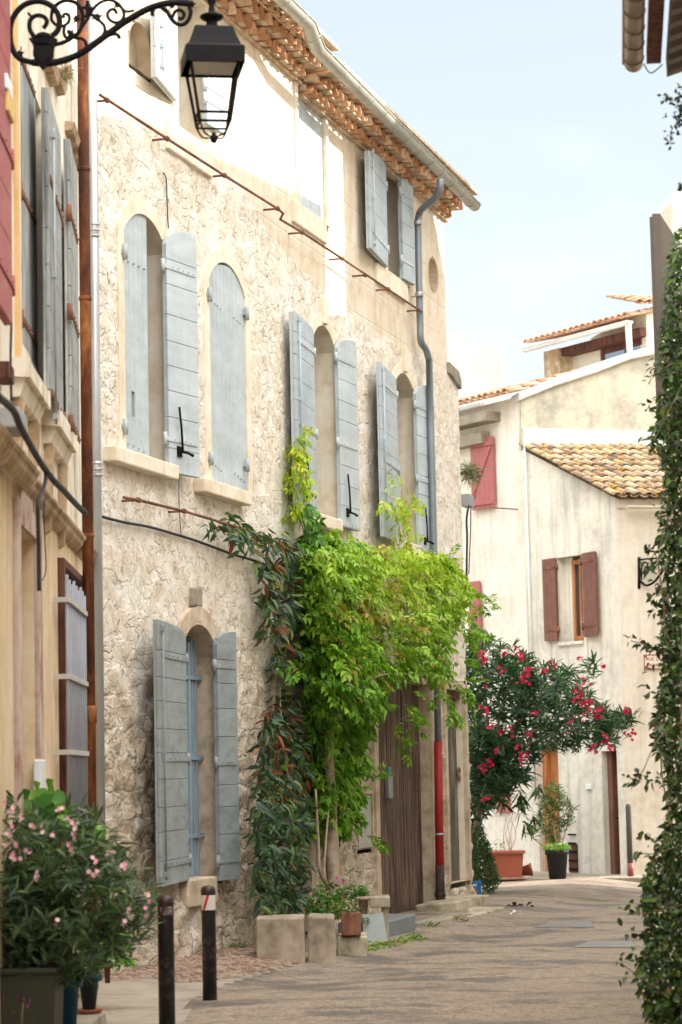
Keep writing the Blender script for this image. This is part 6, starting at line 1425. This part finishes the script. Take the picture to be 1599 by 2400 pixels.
clusters([(1135, 1548), (1128, 1530), (1215, 1530), (1222, 1540), (1180, 1530), (1175, 1570), (1135, 1600), (1222, 1590), (1230, 1600), (1350, 1615), (1358, 1630), (1345, 1640), (1362, 1655), (1375, 1640), (1380, 1650), (1398, 1665), (1405, 1680), (1412, 1665), (1370, 1685), (1357, 1545), (1412, 1560), (1463, 1660), (1468, 1672), (1480, 1722), (1420, 1740), (1427, 1755), (1418, 1725), (1216, 1745), (1226, 1765), (1228, 1780), (1240, 1720), (1200, 1715), (1137, 1665), (1300, 1560), (1275, 1575), (1240, 1570), (1150, 1700), (1150, 1785), (1135, 1800), (1165, 1760), (1340, 1690), (1390, 1760), (1142, 1870), (1375, 1600), (1175, 1715), (1255, 1670)], 7, YO - 1.15, 5.5, .032, [(.52, .012, .07), (.42, .01, .05), (.66, .05, .13)], ole)
def branch(pts, r, parent, name='branch', mat='bark'): mb = MB(); P = crom([Vector(p) for p in pts], 6); mb.tube(P, [r * (1 - .6 * i / len(P)) for i in range(len(P))], 7); return mb.build(name, M[mat], parent)
g0_ = gat(1108, 2096)
branch([(g0_.x, YO - .2, g0_.z), at(1112, 1960, YO - .4), at(1130, 1880, YO - .5), at(1150, 1790, YO - .5), at(1175, 1700, YO - .2)], .06, ole, 'trunk')
for e in ((1260, 1660), (1350, 1680), (1430, 1700), (1130, 1560), (1200, 1580), (1300, 1600)): branch([at(1150, 1790, YO - .4), at((1150 + e[0]) / 2, (1790 + e[1]) / 2 - 20, YO - .3), at(e[0], e[1], YO - .3)], .028, ole)
# low dark shrub under it
shr = thing('corner_shrub', gat(1125, 2085), 'dark green fine-leaved shrub at the stone house corner, under the oleander', 'shrub')
P = [tuple(at(x, y, YO - RNG.uniform(-.3, .9))) for x, y in rand_in_poly([(1098, 1930), (1130, 1940), (1150, 1990), (1165, 2040), (1172, 2070), (1150, 2095), (1120, 2075), (1098, 2070)], 2600)]
n = len(P); leaves('foliage', M['leaf'], P, RNG.normal(0, .7, (n, 3)) + (0, 0, .3), RNG.normal(0, .5, (n, 3)) + (0, -.5, .5), .07, .018, pick_tints(n, [(.02, .06, .02), (.05, .11, .025), (.09, .16, .03)], [4, 3, 1]), shr)
branch([gat(1118, 2096), at(1118, 2040, YO), at(1125, 1970, YO)], .03, shr, 'stem')

# --- far pavement pots
bp_, top, r_ = pot('black_pot', 1307, 2046, 1990, 56, 'cable', 'round black plastic pot with trailing greenery on the far pavement', 41.0, .78, z=PZ)
tuft('', top - Vector((0, 0, .03)), r_ * 1.25, .12, 260, [(.18, .30, .05), (.12, .24, .04), (.28, .38, .08)], [2, 2, 1], '', '', .06, .7, parent=bp_)
YP = 41.2
tp_ = thing('terracotta_planter', at(1197, 2045, YP), 'rectangular terracotta planter with bare stems on the far pavement', 'planter'); c0 = at(1138, 2043, YP); c1 = at(1222, 2043, YP); zt_ = at(1197, 1994, YP).z; cx = (c0.x + c1.x) / 2; W_ = c1.x - c0.x
mb = MB(); q = [];
for z, s_ in ((PZ, .88), (zt_, 1.0)):
    for x, y in ((-1, -1), (1, -1), (1, 1), (-1, 1)): q.append((cx + x * W_ / 2 * s_ * 1.12, YP + y * .19 * s_, z))
mb.hexa(q); mb.build('planter_box', M['terra'], tp_, bevel=.01); mb = MB(); mb.box((cx, YP, zt_ - .02), W_ * 1.22, .44, .05); mb.build('rim', M['terra'], tp_, bevel=.008); mb = MB(); mb.box((cx, YP, PZ + .015), W_ * 1.16, .42, .03); mb.build('saucer', M['clay'], tp_, bevel=.006)
for i in range(5): b_ = Vector((cx + RNG.uniform(-.1, .15), YP, zt_)); branch([b_, b_ + Vector((RNG.uniform(-.1, .1), 0, .3)), b_ + Vector((RNG.uniform(-.12, .12), 0, .62))], .009, tp_, 'bare_stem', 'clay')
tuft('', Vector((cx - .05, YP, zt_)), .1, .2, 24, GR, [1, 2, 2], '', '', .05, .6, parent=tp_)
tpd = thing('tipped_pot', at(1232, 2030, YP + .2), 'small terracotta pot lying on its side beside the planter', 'plant pot'); c = at(1233, 2026, YP + .1); M3 = Matrix.Rotation(radians(80), 3, 'Y'); prof = potprof(.07, .10, .19, .012); mb = MB(); mb.lathe((0, 0, 0), prof, 16); mb.v = [tuple(Vector((c.x - .09, c.y, PZ + .115)) + M3 @ Vector(v)) for v in mb.v]; mb.build('pot_body', M['terra'], tpd)
yo = thing('young_oleander', at(1300, 2040, 42.0), 'thin young oleander rising behind the black pot', 'shrub')
tips = [tuple(at(x, y, 42 + RNG.uniform(-.4, .4))) for x, y in rand_in_poly([(1262, 1900), (1280, 1835), (1300, 1830), (1330, 1870), (1342, 1900), (1335, 1960), (1300, 1975), (1260, 1960), (1225, 1950), (1240, 1920)], 95)]
oleander(tips, yo, .17, .024, [(.06, .12, .04), (.12, .20, .07), (.22, .26, .10)], [3, 3, 1.5], 9)
for e in ((1290, 1850), (1335, 1880), (1245, 1930), (1310, 1900)): branch([Vector((at(1306, 2000, 41.6).x, 41.3, PZ + .35)), at(e[0], e[1] + 30, 42), at(e[0], e[1], 42)], .012, yo, 'stem', 'twig')

# --- jasmine at the right
jas = thing('jasmine', at(1590, 2390, 15.6), 'tall star jasmine with small white flowers covering the wall at the right edge', 'climbing plant')
J = [(540, 1590), (600, 1574), (650, 1566), (760, 1558), (810, 1546), (850, 1542), (900, 1556), (950, 1545), (1000, 1538), (1050, 1545), (1100, 1558), (1200, 1556), (1250, 1546), (1290, 1540), (1330, 1560), (1450, 1560), (1490, 1545), (1540, 1556), (1620, 1544), (1700, 1534), (1740, 1532), (1800, 1562), (1900, 1570), (1950, 1558), (2000, 1536), (2040, 1516), (2100, 1512), (2150, 1510), (2200, 1514), (2250, 1505), (2290, 1496), (2340, 1510), (2385, 1525), (2400, 1560)]
jpoly = [(x, y) for y, x in J] + [(1680, 2400), (1680, 500)]
P = []; D = []; N = []
def jz(y): return 17.2 - 1.9 * smoothstep(1400, 2300, y)
for x, y in rand_in_poly(jpoly, 12500):
    P.append(at(x, y, jz(y) + RNG.normal(0, .28) + .5 * (RNG.uniform() ** 2)))
for (x, y), nn_ in (((1500, 1508), 8), ((1520, 1515), 10), ((1538, 1520), 16), ((1478, 1500), 4), ((1478, 1832), 8), ((1485, 1840), 5), ((1510, 1822), 10), ((1530, 1828), 10), ((1472, 2142), 5), ((1466, 2252), 4), ((1462, 2285), 3), ((1490, 2255), 8), ((1535, 860), 12), ((1525, 955), 8), ((1530, 1040), 10), ((1545, 1010), 10), ((1525, 1025), 6), ((1530, 1285), 12), ((1540, 1320), 10), ((1545, 1370), 10), ((1535, 1410), 8), ((1510, 1960), 7), ((1530, 1975), 9), ((1500, 2000), 8), ((1470, 2200), 5), ((1485, 2115), 6), ((1522, 880), 4), ((1545, 1200), 8), ((1520, 1330), 5), ((1540, 1440), 8), ((1522, 1560), 6), ((1518, 1620), 8)):
    for _ in range(nn_): P.append(at(x + RNG.normal(0, 9), y + RNG.normal(0, 8), jz(y) - .25 + RNG.normal(0, .06)))
P = np.array([tuple(p) for p in P]); n = len(P); cl = np.array([noise.noise(Vector(tuple(p)) * 2.2) for p in P])
T = pick_tints(n, [(.018, .048, .012), (.035, .085, .016), (.07, .14, .022), (.13, .20, .03), (.10, .05, .025)], [4, 4, 2, .6, .3], .2); T = T * (1 + .6 * cl[:, None])
Lj = RNG.uniform(.034, .076, n); leaves('foliage', M['leaf_gloss'], P, RNG.normal(0, .6, (n, 3)) + (-.3, -.2, -.15), RNG.normal(0, .5, (n, 3)) + (-.5, -.6, .5), Lj, Lj * .52, np.clip(T, .004, 1), jas, .2, .2)
FPt = [np.array(at(x, y, jz(y) - RNG.uniform(.25, .5))) for x, y in rand_in_poly(jpoly, 180) if x < 1620]
wf_ = flower_heads(FPt, .010, [(.82, .80, .70), (.75, .72, .58)], jas, name='white_flowers'); wf_['kind'] = 'stuff'
def jv(pts, r=.004, dy=-.3): mb = MB(); mb.tube(crom([at(x, y, jz(y) + dy) for x, y in pts], 6), r, 5); mb.build('twining_stem', M['twig'], jas)
for pts in ([(1610, 1500), (1570, 1520), (1540, 1520), (1505, 1508), (1478, 1502)], [(1600, 1690), (1560, 1715), (1530, 1755), (1505, 1810), (1482, 1828)], [(1600, 2120), (1520, 2140), (1472, 2142)], [(1590, 1540), (1560, 1500), (1555, 1400), (1535, 1290)], [(1600, 900), (1560, 980), (1530, 1040)], [(1600, 1150), (1555, 1250), (1545, 1330), (1560, 1450)], [(1600, 1980), (1540, 2000), (1500, 2000)], [(1560, 2330), (1500, 2290), (1462, 2262)], [(1580, 850), (1545, 870), (1520, 885)]): jv(pts)
for i in range(16): x = RNG.uniform(1565, 1640); y0 = RNG.uniform(600, 1900); jv([(x, y0), (x + RNG.uniform(-20, 20), y0 + 150), (x + RNG.uniform(-25, 25), y0 + 320), (x + RNG.uniform(-30, 20), y0 + 470)], .006, .1)
branch([at(1600, 2420, 15.5), at(1590, 2300, 15.6), at(1610, 2000, 16), at(1600, 1600, 16.8), at(1620, 1200, 17.2)], .035, jas, 'trunk')
jt = thing('jasmine_spray', at(1610, 200, 14.2), 'dark leafy spray hanging against the sky under the top right eaves', 'climbing plant'); P = []
for (x, y), nn_ in (((1555, 228), 5), ((1567, 232), 5), ((1580, 235), 8), ((1592, 225), 10), ((1590, 250), 12), ((1585, 272), 10), ((1592, 285), 10), ((1564, 282), 3), ((1582, 305), 4), ((1560, 315), 3), ((1566, 325), 3), ((1574, 335), 4), ((1598, 210), 8), ((1600, 260), 10), ((1603, 290), 10), ((1592, 432), 4), ((1600, 440), 8)):
    for _ in range(nn_): P.append(tuple(at(x + RNG.normal(0, 5), y + RNG.normal(0, 5), 14.2 + RNG.normal(0, .05))))
n = len(P); leaves('foliage', M['leaf_gloss'], P, RNG.normal(0, .7, (n, 3)), RNG.normal(0, .5, (n, 3)) + (0, -1, 0), .036, .018, pick_tints(n, [(.02, .04, .02), (.035, .06, .025)], [1, 1]), jt); mb = MB(); mb.tube(crom([at(1640, 180, 14.2), at(1600, 240, 14.2), at(1590, 280, 14.2), at(1572, 310, 14.2), at(1572, 335, 14.2)], 6), .003, 5); mb.tube(crom([at(1600, 240, 14.2), at(1575, 235, 14.2), at(1552, 230, 14.2)], 5), .0025, 5); mb.build('stem', M['twig'], jt)

# --- foreground pots at the left
M['olive'] = paint('dark_olive_plastic', (.028, .030, .018), .15, 3, .5, .1, .002); M['bluepot'] = paint('blue_glazed_pot', (.008, .075, .16), .2, 4, .35, .1, .002, 60, (6, 6, .6)); M['tealpot'] = paint('dark_teal_pot', (.012, .04, .05), .15, 4, .35, .1, .002)
YL = 14.0; lpz = gz(-2, YL)
pk = thing('olive_planter', (at(40, 2350, YL).x, YL, lpz), 'large dark olive rectangular planter at the bottom left corner', 'planter'); x0 = at(-90, 2340, YL).x; x1 = at(131, 2340, YL).x; zt_ = at(60, 2276, YL).z; cx = (x0 + x1) / 2; W_ = x1 - x0; q = []
for z, s_ in ((lpz, .92), (zt_, 1.0)):
    for x, y in ((-1, -1), (1, -1), (1, 1), (-1, 1)): q.append((cx + x * W_ / 2 * s_, YL + .22 + y * .24 * s_, z))
mb = MB(); mb.hexa(q); mb.build('planter_box', M['olive'], pk, bevel=.012); mb = MB(); mb.box((cx, YL + .22, zt_), W_ * 1.04, .52, .035); mb.build('rim', M['olive'], pk, bevel=.01)
bl, btop, br_2 = pot('blue_pot', 152, 2425, 2288, 86, 'bluepot', 'ribbed blue pot between the olive planter and the teal pot', 15.0, .72)
tl_, ttop, tr_2 = pot('teal_pot', 209, 2366, 2284, 62, 'tealpot', 'dark teal pot standing on a terracotta saucer at the wall foot', 16.4, .62)
slab_z = ttop.z - (at(209, 2284, 16.4).z - at(209, 2366, 16.4).z)
mb = MB(); mb.lathe((ttop.x, 16.4, slab_z - .025), [(.05, 0), (.085, .008), (.095, .03), (.085, .03), (.05, .012)], 18); tag(mb.build('saucer', M['terra'], None), 'terracotta saucer under the dark teal pot', 'saucer')
a_, b_ = at(168, 2380, 16.4), at(246, 2380, 16.4); mb = MB(); zz0 = gz(a_.x, 16.2) - .03; mb.hexa([(a_.x, 15.7, zz0), (b_.x - .02, 15.75, zz0), (b_.x, 16.55, zz0), (a_.x, 16.6, zz0), (a_.x, 15.7, slab_z - .026), (b_.x - .03, 15.75, slab_z - .026), (b_.x - .01, 16.55, slab_z - .026), (a_.x, 16.6, slab_z - .026)]); tag(mb.build('stone_slab', M['kerb'], None, bevel=.012), 'pale stone slab carrying the dark teal pot', 'stone block')
tr_t, q_, _r = pot('small_brown_pot', 252, 2304, 2262, 28, 'rustrod', 'small dark brown pot at the corner of the two houses', 17.6, .8)
pol = thing('pink_oleander', (at(60, 2300, 14.4).x, 14.4, lpz + .4), 'bushy oleander with pale pink flowers in the foreground pots', 'shrub')
PO = [(-60, 1920), (0, 1895), (40, 1915), (80, 1905), (150, 1915), (190, 1905), (215, 1940), (245, 1990), (300, 2060), (320, 2110), (330, 2160), (300, 2215), (260, 2230), (220, 2270), (150, 2290), (60, 2275), (-60, 2280)]
tips = [tuple(at(x, y, 14.5 + RNG.uniform(-.45, .9))) for x, y in rand_in_poly(PO, 470)]
tips += [tuple(at(x, y, 14.4 + RNG.uniform(-.3, .3))) for x, y in ((10, 1880), (35, 1872), (75, 1890), (165, 1885), (185, 1895), (230, 1920), (255, 1950), (300, 2020), (285, 2000), (330, 2060), (345, 2090), (350, 2120), (340, 2150), (310, 2180), (275, 1975), (320, 2040), (265, 2010), (205, 1890), (335, 2110), (300, 2060), (325, 2180))]
tips += [tuple(at(x, y, 14.3 + RNG.uniform(-.4, .3))) for x, y in rand_in_poly([(-60, 2020), (140, 2020), (220, 2150), (180, 2270), (-60, 2270)], 160)]
oleander(tips, pol, .14, .018, [(.05, .09, .05), (.095, .15, .08), (.17, .23, .11), (.10, .05, .03)], [4, 4, 2, .25], 12, .8, rad=.07)
clusters([(28, 1915 + 30), (10, 1980), (15, 1950), (35, 1990), (45, 2010), (30, 2000), (75, 1930), (115, 1960), (100, 1945), (160, 1905 + 25), (150, 1900 + 20), (180, 1940), (175, 1955), (140, 1900), (225, 2015), (230, 2045), (215, 2050), (90, 2045), (87, 2055), (285, 2020), (290, 2030), (300, 2125), (345, 2100), (350, 2110), (340, 2130), (290, 2165), (110, 2165), (130, 2160), (8, 1888), (25, 1900), (50, 1920), (60, 2000), (165, 1990)], 3, 14.0, 5, .0175, [(.82, .48, .60), (.86, .60, .68), (.76, .34, .50)], pol)
for i in range(12): b0 = Vector((RNG.uniform(x0 + .1, x1 - .05), YL + .25 + RNG.uniform(-.1, .2), zt_ - .03)); e_ = at(RNG.uniform(0, 300), RNG.uniform(1990, 2150), 14.6); branch([b0, (b0 + e_) / 2 + Vector((0, 0, .08)), e_], .008, pol, 'stem', 'twig')
# broad-leaved plant behind it
brd = thing('broadleaf_plant', (at(90, 2050, 15.8).x, 15.8, lpz + .3), 'bright green plant with broad round leaves standing behind the pink oleander', 'plant')
P = [tuple(at(x, y, 15.6 + RNG.uniform(-.2, .3))) for x, y in rand_in_poly([(20, 1935), (30, 1880), (75, 1855), (100, 1850), (130, 1850), (150, 1880), (155, 1930), (230, 1935), (238, 1970), (200, 1985), (60, 1980)], 100)]
n = len(P); leaves('foliage', M['leaf'], P, RNG.normal(0, .5, (n, 3)) + (0, -.4, -.1), RNG.normal(0, .35, (n, 3)) + (0, -.7, .7), RNG.uniform(.10, .15, n), RNG.uniform(.10, .14, n), pick_tints(n, [(.10, .26, .03), (.06, .18, .025), (.16, .32, .05)], [3, 3, 1]), brd, .12, .2)
for e in ((60, 1900), (110, 1870), (150, 1920), (215, 1960)): branch([Vector((at(120, 2250, 15.8).x, 15.8, lpz + .3)), at(e[0] + 10, e[1] + 150, 15.8), at(e[0], e[1], 15.6)], .008, brd, 'stem', 'twig')
tuft('lime_green_plant', q_ - Vector((.0, 0, .02)), .17, .36, 380, [(.12, .34, .03), (.20, .42, .04), (.08, .24, .03)], [3, 2, 2], 'small lime-green leafy plant in the small brown pot', 'plant', .05, .75)
prp = thing('purple_plant', at(40, 2385, 13.5), 'dark purple-leaved plant in front of the olive planter', 'plant'); P = [tuple(at(x, y, 13.6)) for x, y in ((50, 2350), (62, 2345), (70, 2355), (60, 2365), (30, 2370), (45, 2385), (10, 2350), (80, 2385), (25, 2400), (75, 2400), (66, 2352), (38, 2352))]
n = len(P); leaves('foliage', M['leaf_gloss'], P, RNG.normal(0, .6, (n, 3)) + (0, -.3, .5), RNG.normal(0, .5, (n, 3)) + (0, -1, .3), .07, .02, pick_tints(n, [(.06, .015, .05), (.10, .03, .08)], [2, 1]), prp); branch([at(50, 2420, 13.6), at(52, 2380, 13.6), at(55, 2350, 13.6)], .006, prp, 'stem', 'twig')
# --- dry tufts
def drytuft(name, c, r, n, label, cols, down=-.3, L_=.16, nrm=(0, -1, 0), dirn=(0, 0, 0)):
    t = thing(name, c, label, 'dry tuft'); P = np.array(c) + RNG.normal(0, r * .25, (n, 3)); D = RNG.normal(0, 1, (n, 3)) + np.array((0, 0, down)) + np.array(dirn); leaves('stalks', M['leaf'], P, D, np.tile(nrm, (n, 1)).astype(float), RNG.uniform(.5, 1, n) * L_, .006, pick_tints(n, cols, [1] * len(cols)), t, .0, .3)
drytuft('dry_tuft', Lf.w(155, 168, .12), .07, 150, 'dried grass tuft on the ochre house moulding under the lamp bracket', [(.30, .24, .14), (.22, .17, .09), (.36, .30, .18)], -.2, .10)
drytuft('corner_tuft', S.w(1096, 1108, .02), .16, 420, 'grey-green dry tuft sprouting from the corner of the stone house', [(.26, .25, .16), (.34, .32, .22), (.20, .22, .12)], .2, .26, (0, -1, 0), (.5, -.2, .1))
# litter on the road
lt = leaves('paper_litter', M['white'], [tuple(gat(1202, 2142) + Vector((0, 0, .01))), tuple(gat(1198, 2146) + Vector((0, 0, .01)))], [(1, .2, .5), (-.4, 1, .3)], [(0, -.5, 1), (.2, -.6, 1)], .06, .05, (.7, .7, .7), None, .4); lt.location = (0, 0, 0); tag(lt, 'crumpled scrap of white paper lying by the doorstep', 'litter')
P = [tuple(gat(1200 + i * 7, 2124 + (i % 3)) + Vector((0, 0, .01))) for i in range(8)]; lt = leaves('leaf_litter', M['leaf'], P, RNG.normal(0, 1, (8, 3)), RNG.normal(0, .3, (8, 3)) + (0, 0, 1), .11, .06, pick_tints(8, [(.02, .012, .012), (.06, .02, .02), (.25, .12, .04)], [4, 2, 1]), None, .3, .2); tag(lt, kind='stuff')
for i_, (x0, y0, x1, y1, nm) in enumerate(((1340, 2207, 1490, 2222, 'wide'), (1250, 2162, 1395, 2174, 'small'))):
    A = [gat(x0, y1), gat(x1, y1), gat(x1 - 10, y0), gat(x0 + 40, y0)]; mb = MB(); mb.add([p + Vector((0, 0, .006)) for p in A], [(0, 1, 2, 3)]); tag(mb.build('access_plate', M['plate'], None), kind='structure')

# weeds in the joint between wall and street
for i_, (x, y, lb) in enumerate(((560, 2226, 'tiny weeds at the wall foot between the bollard and the stone trough'), (1012, 2172, 'small weed tuft below the red pipe'), (1078, 2160, 'small weed tuft in front of the lower step'), (980, 2205, 'small weed tuft beside the dark concrete block'))):
    q = gat(x, y); tuft('weeds', q, .09, .07, 70, [(.08, .15, .03), (.16, .22, .05), (.22, .20, .08)], [2, 2, 1], lb, 'plant', .045, .3)
